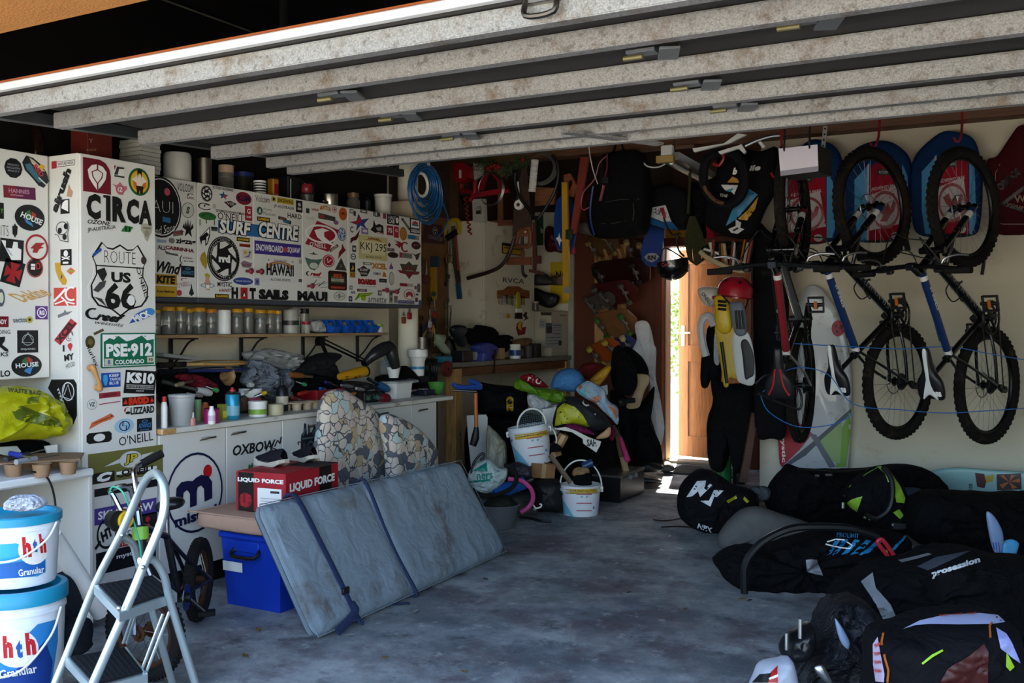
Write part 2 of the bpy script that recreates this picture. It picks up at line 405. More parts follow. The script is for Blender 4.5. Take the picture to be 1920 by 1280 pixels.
def decal(parent,surf,items,name='print',off=.0015,label=None):
    """print on a curved surface; items in picture coordinates (y down); v is flipped for text"""
    mb=MB()
    def put(u,v_,lv):return surf.put(u,-v_,off+.0006*lv)
    its=[]
    for it in items:
        it=list(it)
        if it[0]=='p':pts=it[2];it[2]=[(a,-b)for a,b in pts]
        elif it[0]=='l':it[2]=[(a,-b)for a,b in it[2]]
        else:
            k=4 if it[0]=='t' else 3;it[k]=-it[k]
        its.append(tuple(it))
    # fill polygons densely so that they follow the surface
    fine=[]
    for it in its:
        if it[0]in('p','e','r'):
            if it[0]=='p':pts=it[2]
            elif it[0]=='e':pts=circ(it[2],it[3],it[4],it[5],24,it[6]if len(it)>6 else 0)
            else:
                u,v_,a_,b_=it[2:6];r=rad(it[6])if len(it)>6 else 0;pts=[(u+a*a_*cos(r)-b*b_*sin(r),v_+a*a_*sin(r)+b*b_*cos(r))for a,b in((-.5,-.5),(.5,-.5),(.5,.5),(-.5,.5))]
            fine.append(('P',it[1],pts))
        else:fine.append(it)
    lv=0
    for it in fine:
        lv+=1
        if it[0]=='P':
            pts=it[2];bm=bmesh.new();f=bm.faces.new([bm.verts.new((a,b,0))for a,b in pts])
            bmesh.ops.triangulate(bm,faces=bm.faces[:])
            L=max(max(p[0]for p in pts)-min(p[0]for p in pts),max(p[1]for p in pts)-min(p[1]for p in pts));cut=max(4,L/14)
            for _ in range(6):
                es=[e for e in bm.edges if e.calc_length()>cut]
                if not es:break
                bmesh.ops.subdivide_edges(bm,edges=es,cuts=1,use_grid_fill=False);bmesh.ops.triangulate(bm,faces=[f for f in bm.faces if len(f.verts)>3])
            bm.verts.ensure_lookup_table();q=[put(v.co.x,v.co.y,lv)for v in bm.verts]
            fs=[[v.index for v in f.verts]for f in bm.faces];fs=[f for f in fs if all(q[i]is not None for i in f)]
            q=[p if p is not None else CAM*0 for p in q];used=sorted({i for f in fs for i in f});mp={a:b for b,a in enumerate(used)}
            bm.free();m=P(it[1])if isinstance(it[1],str)else it[1]
            if fs:mb.add([q[i]for i in used],[[mp[i]for i in f]for f in fs],m,True)
        elif it[0]=='t':
            t,u,v_,w_,h_=it[2:7];rot=rad(it[7])if len(it)>7 else 0;bold=it[8]if len(it)>8 else .02;sh=it[9]if len(it)>9 else 0
            vs,fs=text_geo(t,bold,sh);q=[put(u+(a*w_)*cos(rot)-(b*h_)*sin(rot),v_+(a*w_)*sin(rot)+(b*h_)*cos(rot),lv)for a,b in vs]
            fs=[f for f in fs if all(q[i]is not None for i in f)];used=sorted({i for f in fs for i in f});mp={a:b for b,a in enumerate(used)}
            if fs:mb.add([q[i]for i in used],[[mp[i]for i in f]for f in fs],P(it[1])if isinstance(it[1],str)else it[1])
        else:shape_items(mb,[it],lambda a,b,l:put(a,b,lv))
    if not mb.v:return None
    o=O(name,mb,parent)
    if label:o['label']=label
    return o
def pxs(pts,d,f=at):return[f(x,y,d)for x,y in pts]
def chain(*a):
    """polyline through photograph points with their own depth: (px, py, d)"""
    return[at(*p)for p in a]
# ================================================================ the room
def concrete():
    m=bpy.data.materials.new('stained_concrete');m.use_nodes=True
    t=m.node_tree;b=t.nodes['Principled BSDF'];N=t.nodes.new;L=t.links.new
    tc=N('ShaderNodeTexCoord')
    def noi(s,d=8,r=.6):
        n=N('ShaderNodeTexNoise');n.inputs['Scale'].default_value=s;n.inputs['Detail'].default_value=d;n.inputs['Roughness'].default_value=r;L(tc.outputs['Object'],n.inputs['Vector']);return n.outputs['Fac']
    def rng(x,a,c,lo=0,hi=1):
        n=N('ShaderNodeMapRange');n.inputs[1].default_value=a;n.inputs[2].default_value=c;n.inputs[3].default_value=lo;n.inputs[4].default_value=hi;L(x,n.inputs[0]);return n.outputs[0]
    def mix(f,a,c):
        n=N('ShaderNodeMix');n.data_type='RGBA';L(f,n.inputs[0])
        for k,x in((6,a),(7,c)):
            if isinstance(x,str):n.inputs[k].default_value=lin(x)+[1]
            else:L(x,n.inputs[k])
        return n.outputs[2]
    c=mix(rng(noi(2.2,12,.68),.4,.6),'#6c7173','#a3a7a6')
    c=mix(rng(noi(.9,12,.7),.5,.6,0,.7),c,'#505862')
    c=mix(rng(noi(1.6,12,.7),.5,.6,0,.75),c,'#5c4d52')
    c=mix(rng(noi(4.5,12,.72),.55,.66,0,.8),c,'#33363b')
    c=mix(rng(noi(11,12,.75),.56,.64,0,.6),c,'#b9bcbb')
    v=N('ShaderNodeTexVoronoi');v.inputs['Scale'].default_value=30;L(tc.outputs['Object'],v.inputs['Vector'])
    c=mix(rng(v.outputs['Distance'],.10,.04,0,.5),c,'#2c3033')
    L(c,b.inputs['Base Color']);L(rng(noi(4,6),.3,.7,.5,.85),b.inputs['Roughness'])
    bp=N('ShaderNodeBump');bp.inputs['Strength'].default_value=.35;bp.inputs['Distance'].default_value=.006;L(noi(55,6),bp.inputs['Height']);L(bp.outputs[0],b.inputs['Normal'])
    return m
WH=mat('#dcd6c2',.8,var=.05,sc=3,bump=.15,bsc=40,dirt='#c5b999',damt=.2,dsc=3)
CREAM=mat('#d3cab4',.85,var=.06,sc=3,bump=.2,bsc=45,dirt='#c4b48c',damt=.15,dsc=2.5)
LAM=mat('#d9d7cf',.45,var=.03,sc=3)  # white melamine of the cupboards
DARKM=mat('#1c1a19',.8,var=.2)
BRN=mat('#5e2b18',.6,var=.25,sc=5,bump=.1)
BEAM=wood('#6b452c',6,(1,14,14));PINE=wood('#c99a5f',7,(1,12,12));PINEV=wood('#c99a5f',7,(12,12,1));PINEY=wood('#b98c55',7,(12,1,12))
DOORW=wood('#9a5f30',5,(14,14,1),.45)
struct('floor',MB().box((-1.4,4.6,-.05),(7.2,9.4,.1),concrete(),0))
struct('ground',MB().box((-1.4,-9.6,-.06),(30,19,.1),mat('#bdb6a8',.9,var=.12,sc=2),0))
struct('ground',MB().box((-1.4,19.3,-.10),(30,20,.1),mat('#b9b2a2',.9,var=.15,sc=2),0))
struct('wall_left',MB().box((-4.42,3.9,1.55),(.14,4.2,3.1),CREAM,0))
struct('wall_left',MB().box((-4.97,7.5,1.55),(.14,3.3,3.1),CREAM,0).box((-4.66,5.94,1.55),(.5,.1,3.1),CREAM,0))
struct('wall_back',MB().box((-4.12,9.06,1.55),(1.66,.12,3.1),CREAM,0).box((-2.15,9.06,1.55),(.5,.12,3.1),CREAM,0).box((-2.85,9.06,2.58),(.9,.12,1.04),BRN,0))
struct('wall_right',MB().box((-.2,8.0,1.4),(3.82,.14,2.8),CREAM,0))
struct('wall_side',MB().box((1.68,5.5,1.55),(.14,7.4,3.1),CREAM,0))
struct('wall_side',MB().box((-2.05,8.55,1.4),(.1,.96,2.8),CREAM,0))
struct('wall_front',MB().box((-4.15,1.86,1.55),(.9,.2,3.1),mat('#a9733f',.9,var=.1,bump=.4,bsc=120),0).box((1.55,1.86,1.55),(.4,.2,3.1),mat('#a9733f',.9,var=.1,bump=.4,bsc=120),0).box((-1.3,1.86,2.66),(6.6,.2,.9),mat('#a9733f',.9,var=.1,bump=.4,bsc=120),0))
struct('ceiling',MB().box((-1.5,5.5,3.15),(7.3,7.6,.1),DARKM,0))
struct('wall_left',MB().box((-4.335,3.9,2.58),(.012,4.1,1.0),DARKM,0).box((-4.89,7.5,2.6),(.012,3.2,1.0),wood('#4f3c2c',5,(12,1,12)),0));struct('wall_back',MB().box((-4.0,8.992,2.75),(1.9,.012,.75),wood('#33241a',5,(1,12,12)),0).box((-2.6,8.96,2.62),(1.2,.05,.96),wood('#4c2c1a',5,(1,12,12)),0))  # dark boards added over the cream upper walls; the gloom there put into colour
# cream pipe in the corner after the wall cupboards
pp=at(748,600,7.0)
struct('trim_1',MB().cyl((-4.2,6.03,0),(-4.2,6.03,3.1),.075,WH))
struct('trim_2',MB().box((-3.80,8.97,1.3),(.86,.05,2.6),BRN,.003))
# door in the back wall, standing open outwards
hx=-2.46
f_=MB()
for x in(-3.34,-2.42):f_.box((x,8.99,1.02),(.08,.18,2.04),BRN,.004)
f_.box((-2.88,8.99,2.08),(1.0,.18,.08),BRN,.004)
dr=struct('door_1',f_)
sill=O('threshold',MB().box((-2.88,9.05,.012),(.9,.2,.024),mat('#b7a384',.7),.004),dr)
Dm=Matrix.Translation(V(hx,9.12,.03))@Matrix.Rotation(-rad(13),4,'Z')
lf=MB()
for x in(-.05,-.77):lf.box((x,0,1.0),(.11,.042,2.0),DOORW,.003,Dm)
for z,h in((.10,.2),(1.0,.16),(1.93,.14)):lf.box((-.41,0,z),(.62,.04,h),DOORW,.003,Dm)
for z,h in((.56,.74),(1.46,.84)):lf.box((-.41,.002,z),(.60,.02,h+.04),DOORW,.002,Dm)
leaf=O('door_leaf',lf,dr)
hd=MB();hd.box((-.775,-.024,1.17),(.04,.006,.2),metal(),.002,Dm)
hd.cyl(Dm@V(-.775,-.024,1.2),Dm@V(-.775,-.07,1.2),.009,metal());hd.cyl(Dm@V(-.775,-.066,1.2),Dm@V(-.66,-.066,1.2),.009,metal())
O('door_handle',hd,dr)
O('hinge',MB().cyl(Dm@V(0,0,.4),Dm@V(0,0,.5),.01,metal()),dr);O('hinge',MB().cyl(Dm@V(0,0,1.6),Dm@V(0,0,1.7),.01,metal()),dr)
# garden outside the back door
def bush(cx,cy,cz,r,n,col,label,name='garden_bush'):
    random.seed(int(cx*100)%97);m=MB();mm=mat(col,.7,var=.35,sc=9)
    for i in range(n):
        d=V(random.gauss(0,1),random.gauss(0,1),random.gauss(0,1)).normalized()*r*random.uniform(.55,1);p=V(cx,cy,cz)+V(d.x,d.y,d.z*1.3)
        a=V(random.uniform(-1,1),random.uniform(-1,1),random.uniform(-.4,1)).normalized()*random.uniform(.05,.11);b=a.cross(V(random.random(),1,.3)).normalized()*.022
        m.add([p,p+a*.5+b,p+a,p+a*.5-b],[[0,1,2,3]],mm)
    root=T(name,label,'bush',(cx,cy,0));o=O('foliage',m,root);o['kind']='stuff'
    st=MB()
    for k in range(6):st.tube([(cx,cy,0),(cx+.25*cos(k),cy+.25*sin(k),cz*.8),(cx+.6*r*cos(k),cy+.6*r*sin(k),cz+r*.5)],.014,mat('#4a3a26'),5,n=3)
    O('stem',st,root)
bush(-4.45,14.0,1.15,.75,1700,'#5e7a35','green leafy bush beyond the gap of the open back door')
bush(-4.9,17.0,2.0,1.5,1500,'#6f8a55','taller pale green shrub further back behind the bush outside the door','garden_shrub')
struct('ground',MB().box((-4.2,24,1.0),(9,.2,2.0),mat('#cfc6b4',.9),0))
S1('door_mat','thin grey door mat on the floor inside the back door','mat',MB().box((-2.75,8.55,.008),(.62,.5,.016),mat('#4d4c48',.95,var=.3,sc=120,bump=.6,bsc=200),.004))
# roof beam over the wall
struct('trim_3',MB().box((-1.7,7.84,2.86),(6.5,.16,.2),BEAM,.004))
struct('trim_4',MB().box((-1.7,5.4,2.98),(6.5,.12,.18),BEAM,.004))
for k in range(5):
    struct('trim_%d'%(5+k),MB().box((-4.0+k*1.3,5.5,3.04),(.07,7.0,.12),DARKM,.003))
# ================================================================ the raised garage door
gd=T('garage_door','raised galvanised garage door overhead with horizontal stiffening rails','garage door',(-1.0,3.1,2.06))
ZB=2.06
for y0,y1 in((2.24,2.69),(2.70,3.12),(3.13,3.52),(3.53,4.02)):
    O('door_panel',MB().box((-1.0,(y0+y1)/2,2.128),(4.75,y1-y0,.012),mat('#1f1d1c',.7,.1,.2),.002),gd)
for y,h,z in((2.25,.052,ZB),(2.52,.052,ZB),(2.92,.052,ZB),(3.33,.05,ZB),(3.69,.042,ZB+.01),(3.84,.04,ZB-.002)):
    xr=1.38;xl=-3.41 if y>2.3 else-3.5
    m=MB().box(((xl+xr)/2,y,z+h/2+.004),(xr-xl,.004,h),galv(),.001).box(((xl+xr)/2,y+.02,z+.003),(xr-xl,.04,.004),galv(),.001).box(((xl+xr)/2,y+.02,z+h+.006),(xr-xl,.04,.004),galv(),.001)
    O('stiffener_rail',m,gd)
O('edge_trim',MB().box((-1.05,2.225,2.142),(4.9,.03,.026),mat('#d8dcdd',.4,.3,.1),.004).box((-1.05,2.215,2.158),(4.9,.012,.006),mat('#8a4a26',.8),.001),gd,label='whitish rusted edge strip')
for px,py in((622,178),(735,217),(850,254),(1205,98),(1290,158),(1362,200),(1500,40)):
    p=onZ(px,py,2.105);O('hinge',MB().box(p,(.09,.05,.012),mat('#6f7376',.5,.6),.002).cyl(p+V(-.06,0,-.012),p+V(.0,0,-.012),.008,mat('#7d7650',.5,.6)).box(p+V(.07,.03,-.004),(.06,.12,.01),mat('#6f7376',.5,.6),.002,rz=.4),gd)
p=onZ(1015,12,2.1)
O('latch',MB().tube([p+V(-.04,0,.03),p+V(-.04,-.01,-.02),p+V(.04,-.01,-.02),p+V(.04,0,.03)],.008,metal('#55504a'),n=4).box(p+V(0,.02,.02),(.1,.05,.02),metal('#8a8680'),.003),gd)
O('counterweight_arm',MB().box((-1.62,3.8,2.07),(.05,.5,.01),galv(),.001,rz=-.5),gd)
A=onX(-60,214,-3.47);B=onX(752,331,-3.47)
rl=T('door_track','dark steel track carrying the raised garage door above the wall cupboards','rail',A)
mt=mat('#45484b',.45,.7)
dirn=(B-A);R3=Matrix.Rotation(math.atan2(dirn.z,dirn.y),3,'X')
O('track',MB().box((A+B)/2,(.045,dirn.length,.004),mt,.001,R=R3).box((A+B)/2+V(.022,0,.02),(.004,dirn.length,.042),mt,.001,R=R3).box((A+B)/2+V(-.022,0,.02),(.004,dirn.length,.042),mt,.001,R=R3),rl)
for t in(.62,.98):
    q=A.lerp(B,t);O('hanger',MB().box(q+V(0,0,.5),(.03,.03,1.0),mt,.002),rl)
for t in(.35,.6,.8):q=A.lerp(B,t);O('roller',MB().cyl(q+V(.01,0,.02),q+V(.09,0,.02),.016,mt),rl)
# ================================================================ cupboards on the left wall
Z0,Z1=.115,2.047
def cabinet(name,label,x0,xf,y0,y1,z0,z1,doors,knobs=(),handles=(),t=.018):
    root=T(name,label,'cabinet',(x0,(y0+y1)/2,z0))
    b=MB();b.box(((x0+xf-t)/2,y0+.009,(z0+z1)/2),(xf-t-x0,.018,z1-z0),LAM,.001).box(((x0+xf-t)/2,y1-.009,(z0+z1)/2),(xf-t-x0,.018,z1-z0),LAM,.001)
    b.box(((x0+xf-t)/2,(y0+y1)/2,z0+.009),(xf-t-x0,y1-y0-.036,.018),LAM,.001).box(((x0+xf-t)/2,(y0+y1)/2,z1-.009),(xf-t-x0,y1-y0-.036,.018),LAM,.001).box((x0+.006,(y0+y1)/2,(z0+z1)/2),(.008,y1-y0-.04,z1-z0-.04),LAM,.001)
    b.box(((xf+x0)/2-.03,(y0+y1)/2,(z0+z1)/2),(.01,y1-y0-.04,z1-z0-.04),LAM,.001)
    O('body',b,root);ds=[]
    for a,c in doors:ds.append(O('door',MB().box((xf-t/2,(a+c)/2,(z0+z1)/2),(t-.002,c-a-.005,z1-z0-.003),LAM,.002),root))
    return root,ds
# tall cupboard
tc_,td=cabinet('tall_cabinet','tall narrow white cupboard covered in stickers, green licence plate on its door',-4.345,-3.72,2.875,3.285,Z0,Z1,[(2.875,3.285)])
td=td[0];O('plinth',MB().box((-4.05,3.08,.057),(.55,.40,.114),DARKM,.002),tc_)
lc_,ld=cabinet('wall_cabinet','white stickered wall cupboard above the desk, left of the tall cupboard',-4.345,-3.915,1.98,2.865,1.07,2.047,[(1.98,2.42),(2.42,2.865)])
ld=ld[1]
ua,uda=cabinet('wall_cabinet','white wall cupboard with a big black round sticker beside the tall cupboard',-4.345,-3.95,3.295,3.756,1.445,2.047,[(3.295,3.756)])
ub,udb=cabinet('wall_cabinet','three-door white wall cupboard with a blue surf banner and small red knobs',-4.345,-3.95,3.76,5.008,1.445,2.047,[(3.76,4.17),(4.17,4.58),(4.58,5.008)])
uc,udc=cabinet('wall_cabinet','two-door white wall cupboard with a cream licence plate next to the tools',-4.345,-3.95,5.012,5.84,1.445,2.047,[(5.012,5.416),(5.416,5.84)])
for u,y0,y1 in((ua,3.295,3.756),(ub,3.76,5.008),(uc,5.012,5.84)):O('bottom_rail',MB().box((-4.14,(y0+y1)/2,1.432),(.38,y1-y0,.022),mat('#3b4048',.5),.002),u)
RK=plastic('#7a2230')
for u,px,py in((udb[0],467,508),(udb[1],487,509),(udb[2],582,536),(udc[0],722,544),(udc[1],741,547)):
    p=onX(px,py,-3.93);O('knob',MB().cyl(p+V(-.02,0,0),p+V(.012,0,0),.008,RK).ball(p+V(.016,0,0),(.012,.017,.017),RK),u)
bc,bd=cabinet('base_cabinet','long white base cupboard with black lettering under the worktop',-4.33,-3.72,3.295,5.68,Z0,.783,[(a+.001,b-.001)for a,b in zip((3.295,3.727,4.143,4.554,4.966,5.377),(3.727,4.143,4.554,4.966,5.377,5.68))])
O('plinth',MB().box((-4.03,4.49,.057),(.5,2.38,.114),DARKM,.002),bc)
for px,py,k in((395,821,0),(452,811,1),(593,797,2),(722,775,4),(796,768,5)):
    p=onX(px,py,-3.705);g=metal('#8c8578')
    O('handle',MB().tube([p+V(-.014,-.045,.0),p+V(.012,-.02,.004),p+V(.012,.02,.004),p+V(-.014,.045,.003)],.0045,g,n=4).tube([p+V(-.01,-.06,-.006),p+V(.006,-.02,.0)],.003,g),bd[k])
wt=T('worktop','thin white worktop running over the base cupboards','worktop',(-4.02,4.57,.79))
O('board',MB().box((-4.02,4.575,.7985),(.645,2.56,.025),mat('#d9d5c9',.5,var=.05,dirt='#9b8f78',damt=.3),.002),wt)
O('edge_strip',MB().box((-3.694,3.335,.7985),(.006,.08,.025),PINE,.001).box((-4.02,3.293,.7985),(.64,.004,.025),PINE,.001),wt,label='bare wooden edge where the white lipping has come off')
sh=T('wall_shelf','long wooden shelf board with black brackets under the wall cupboards','shelf',(-4.22,4.45,1.23))
O('board',MB().box((-4.215,4.45,1.242),(.27,2.34,.018),wood('#ab8a62',8,(12,1,12)),.002),sh)
for px in(318,450,566,668):
    p=onX(px,650,-4.34);y=p.y;bk=plastic('#1c1c1e',.5)
    O('bracket',MB().box((-4.33,y,1.14),(.012,.025,.19),bk,.002).box((-4.23,y,1.228),(.2,.025,.01),bk,.002).tube([(-4.33,y,1.07),(-4.27,y,1.12),(-4.2,y,1.2),(-4.15,y,1.224)],.006,bk,n=4),sh)
dk=T('desk','white desk with a side panel at the left edge beside the tall cupboard','desk',(-4.0,2.3,0))
O('top',MB().box((-3.975,2.42,.675),(.74,.86,.034),mat('#e6e6e2',.4,var=.04),.012),dk)
O('side_panel',MB().box((-3.97,2.84,.33),(.7,.018,.655),LAM,.002),dk)
O('side_panel',MB().box((-3.97,1.98,.33),(.7,.018,.655),LAM,.002),dk)
# ================================================================ stickers and plates
PT=Plane('X',-3.72);PSd=Plane('Y',2.875);PL_=Plane('X',-3.915);PU=Plane('X',-3.95);PB=Plane('X',-3.72)
K='#141414';W='#eceae4';RD='#a81f2c';BL='#24559f';YE='#d9b02a';MR='#6d1628'
# --- tall cupboard door
stk(td,PT,182,330,52,63,[(-1,-1),(1,-1),(1,.1),(.9,.5),(.6,.85),(.2,1),(-1,1)],MR,[('p',W,[(-.68,.3),(-.4,.6),(0,.7),(.4,.6),(.68,.3),(.6,-.15),(.3,-.55),(0,-.85),(-.3,-.55),(-.6,-.15)]),('p',MR,[(-.42,.22),(0,.42),(.42,.22),(.35,-.1),(0,-.5),(-.35,-.1)]),('p',W,[(-.34,.2),(0,.34),(.34,.2),(.27,-.08),(0,-.4),(-.27,-.08)]),('r',MR,0,.55,.1,.4),('r',MR,0,-.62,.1,.4)])
stk(td,PT,223,322,19,21,'r','#e4e2dc',[('p','#333',[(-1,-.6),(-.4,.9),(1,.9),(1,.6),(0,.5),(-.3,-.6)]),('p','#8c2630',[(-1,.1),(-.6,1),(-1,1)]),('r','#333',0,-.85,2,.3)])
stk(td,PT,225,353,28,24,[(-1,.5),(-.6,.1),(-.5,-.6),(-.2,-1),(.4,-1),(.6,-.4),(.95,0),(.9,.5),(.5,.4),(.2,.7),(0,1),(-.2,.7),(-.5,.4)],'#c0707e',[('t',W,'1Z',0,-.2,.6,.7),('o','#7a2636',0,-.2,.55,.6,.06)])
stk(td,PT,261,341,40,52,'e','#1f5a32',[('e',YE,0,0,.82,.82),('e','#c96a2c',0,-.1,.6,.55),('p','#e0d8c4',[(-.7,.1),(-.2,.5),(.2,.5),(.7,.1),(.3,-.1),(.25,-.3),(-.25,-.3),(-.3,-.1)]),('p','#17110e',[(-.2,.2),(-.22,.8),(0,.95),(.22,.8),(.2,.2),(.1,.6),(-.1,.6)]),('p','#17110e',[(-.35,-.3),(.35,-.3),(.25,-.9),(.05,-.85),(0,-.5),(-.08,-.85),(-.25,-.9)])],label='green and yellow oval sticker of a long-haired figure')
stk(td,PT,224,393,122,47,None,None,[('t',K,'C',-.78,0,.42,2,0,.06),('p',K,[(-.42,-1),(-.28,-1),(-.28,1),(-.5,1),(-.5,.8),(-.42,.78)]),('t',K,'R',-.02,0,.42,2,0,.06),('t',K,'C',.4,0,.4,2,0,.06),('t',K,'A',.8,0,.42,2,0,.05)],label='large black lettered sticker')
tx(td,PT,186,417,44,8,'OZONE',K,shear=.3);tx(td,PT,190,429,54,9,'JP-AUSTRALIA','#222',12,.01,.2)
stk(td,PT,239,429,22,12,[(-1,-.6),(-.4,1),(1,.8),(.4,-1),(-1,-1)],'#2c7a34',[('t',K,'11',0,0,.9,1.4,0,.05)])
stk(td,PT,275,436,24,34,[(-.9,.7),(-.3,1),(.3,1),(.9,.7),(.8,.1),(.5,-.3),(.1,-1),(-.3,-.7),(-.5,-.2),(-.9,.2)],'#aaa692',[('e','#8f8a76',0,-.1,.4,.4),('r','#77725f',0,.5,1.2,.2)])
SH=[(-.93,.55),(-.62,.95),(-.45,.82),(-.25,.8),(0,.92),(.25,.8),(.45,.82),(.62,.95),(.93,.55),(.82,.35),(.8,.1),(.98,-.2),(.95,-.5),(.75,-.72),(.3,-.82),(0,-1),(-.3,-.82),(-.75,-.72),(-.95,-.5),(-.98,-.2),(-.8,.1),(-.82,.35)]
def sc_(pts,k,dy=0):return[(a*k,b*k+dy)for a,b in pts]
stk(td,PT,225,523,119,152,sc_(SH,1),'#dedad0',[('p',K,sc_(SH,.93)),('p','#dedad0',sc_(SH,.88)),('t','#30251e','ROUTE',0,.53,.98,.3,0,-.02),('r',K,0,.30,1.54,.03),('t',K,'US',.02,.04,.62,.26,0,.05),('t',K,'66',.0,-.42,.98,.66,0,.04),
     ('p','#222',[(-.75,.18),(-.5,.26),(-.42,.1),(-.55,-.1),(-.65,.02)]),('p','#444',[(-.85,-.3),(-.65,-.1),(-.45,-.05),(-.5,-.2),(-.7,-.35)]),('r',BL,-.72,.62,.3,.07,35),('e','#40342c',.74,.5,.09,.1),('e',W,.32,-.52,.12,.13),('t',K,"O'NEILL",.70,-.1,.90,.13,-68,.01),('p','#333',[(-.85,-.45),(-.6,-.5),(-.45,-.7),(-.6,-.6)])],label='big white route shield sticker with black outline')
stk(td,PT,197,594,74,34,None,None,[('o',K,-.62,.35,.38,.62,.16,60,300),('t',K,'reef',.25,-.05,1.4,.95,-14,.06,.2),('t',K,'wetsuits',.2,-.75,1.5,.34,-14,.0,.2)])
stk(td,PT,266,592,48,32,None,None,[('p',BL,[(-1,-.9),(-.5,.2),(.4,.9),(1,.5),(.6,-.1),(-.2,-.6)]),('e','#3e86c4',.6,.5,.4,.45),('t',W,'MICK',-.05,-.05,1.5,.75,33,.05,.1)])
# key and bone-shaped handle
kp=onX(168,645,-3.712)
stk(td,PT,169,641,18,24,'e','#4a4028',[('e','#6a5c38',0,0,.5,.5)],name='key_emblem',label='brass key emblem');stk(td,PT,185,622,20,5,'r','#5a4c30',rot=25,name='key_emblem')
h_=MB();a,b=onX(171,690,-3.70),onX(184,726,-3.70);wd=mat('#b5834a',.5);h_.tube([a+V(-.012,0,0),a+V(.012,.0,0),a.lerp(b,.5)+V(.018,0,0),b+V(.012,0,0),b+V(-.012,0,0)],[.013,.013,.008,.013,.013],wd,10,n=5).ball(a+V(.01,0,.004),.014,wd).ball(b+V(.01,0,-.004),.014,wd);O('handle',h_,td)
tx(td,PT,172,667,44,10,'hurley',K,-66,.01)
def plate(par,pl,cx,cy,w_,h_,bg,items,label,th=.002):
    return stk(par,pl,cx,cy,w_,h_,[(-.96,-1),(.96,-1),(1,-.92),(1,.92),(.96,1),(-.96,1),(-1,.92),(-1,-.92)],bg,items,name='licence_plate',label=label,th=th+.003)
GR='#14684a'
plate(td,PT,241,656,104,64,GR,[('r',W,0,0,1.88,1.84),('r',GR,0,-.03,1.8,1.1),('p',GR,[(-.9,.5),(-.7,.72),(-.55,.62),(-.4,.85),(-.1,.5),(.15,.62),(.45,.85),(.65,.55),(.9,.62),(.9,.3),(-.9,.3)]),('p',GR,[(-.9,-.5),(.9,-.5),(.9,-.88),(-.9,-.88)]),('t',W,'PSE·912',0,.0,1.66,.8,0,.05),('t',W,'COLORADO',0,-.68,1.05,.26,0,.03),('r','#c9c4ae',-.74,-.66,.3,.4),('t',BL,'8',-.74,-.66,.1,.26),('r','#c9c4ae',.76,-.6,.26,.34),('t',K,'90',.76,-.6,.16,.18),('e','#777',-.5,.8,.025,.04),('e','#777',.55,.8,.025,.04)],'green and white mountain licence plate')
stk(td,PT,208,712,36,27,'r','#1f4fa5',[('p','#3fa2dc',[(-.8,.7),(-.4,.75),(-.35,0),(-.45,-.7),(-.7,-.75),(-.85,0)]),('t',W,'KEEP',.3,.6,1.0,.4),('t',W,'TAHOE',.38,.08,1.1,.4),('t',W,'BLUE',.28,-.45,.95,.4)])
stk(td,PT,263,716,58,43,'r',K,[('t',W,'KS10',0,.35,1.8,.95,0,.06),('r',W,0,-.28,1.8,.03),('t',W,'KELLY SLATER 10x WORLD CHAMPION',0,-.42,1.75,.12,0,0),('r',W,0,-.58,1.8,.03),('t',W,'QUIKSILVER',0,-.78,.5,.12)],-6)
stk(td,PT,206,740,40,10,'r','#93303a',[('t','#4a1018','REBEL SHOP',0,0,1.3,.9)],2);stk(td,PT,206,755,40,1.6,'r','#a2304a',rot=4)
stk(td,PT,172,758,20,20,circ(0,0,1,1,14),'#d8d8d2',[('o','#444',0,0,.95,.95,.06),('t',K,'VZ',0,0,1.1,.8,0,.02)])
stk(td,PT,260,751,60,16,'r','#2a1512',[('t','#c9321c','SADD',.0,0,1.3,1.8,0,.09),('p','#c9321c',[(-.98,-.5),(-.8,.6),(-.7,-.6)]),('p','#c9321c',[(.98,-.5),(.8,.6),(.7,-.6)])])
stk(td,PT,261,769,60,17,None,None,[('t',K,'LIZZARD',.2,0,1.5,1.6,0,.04),('o','#a82a24',-.75,.2,.2,.7,.1,60,200),('e',K,-.72,-.3,.15,.3)])
stk(td,PT,191,789,48,26,[(-1,-1),(-.8,-.1),(.2,.6),(.7,1),(1,.5),(.7,.1),(0,-.2)],'#c9683e',[('r','#8a3a1c',0,.1,1.4,.12,30),('e',K,.75,.6,.08,.1)])
stk(td,PT,233,798,37,27,'e','#9fc0d2',[('o','#1d3b5c',0,0,.55,.7,.12,70,250),('o','#1d3b5c',0,0,.55,.7,.12,250,430),('l','#1d3b5c',[(-.15,.7),(-.2,0),(.2,0),(.15,-.7)],.12)])
stk(td,PT,271,796,28,24,'r',K,[('t','#3c7fb5','ADVANCE',0,-.1,1.7,.7,0,.02,.1),('o','#3c7fb5',0,.55,.4,.25,.1),('t','#3c7fb5','KITES',0,-.75,1.2,.2)])
stk(td,PT,186,820,47,20,[(-1,-.6),(-.8,-1),(.8,-1),(1,-.6),(1,.6),(.8,1),(-.8,1),(-1,.6)],K,[('e','#dcdad4',0,0,.46,.72)])
tx(td,PT,255,822,64,17,"O'NEILL",K,3,0)
stk(td,PT,238,870,140,56,'r','#6e6a35',[('e','#c9cac6',.1,.3,.3,.55),('p','#c9cac6',[(-.6,.05),(-.2,.45),(-.2,.15)]),('p','#c9cac6',[(.75,.6),(.4,.5),(.4,.2)]),('t',K,'JP',.1,.3,.42,.75,4,.08,.2),('t','#c9b428','JP',.1,.3,.38,.65,4,.03,.2),('r',K,-.62,-.62,.55,.66),('t',W,'C',-.6,-.6,.4,.6,0,.08,.3),('t',K,'CONEILL',.25,-.62,1.1,.4,0,.06),('r',W,.25,-.5,1.1,.2),('t',K,'ONEILL',.3,-.5,.95,.36,0,.05)])
stk(td,PT,238,914,118,14,'r',K)
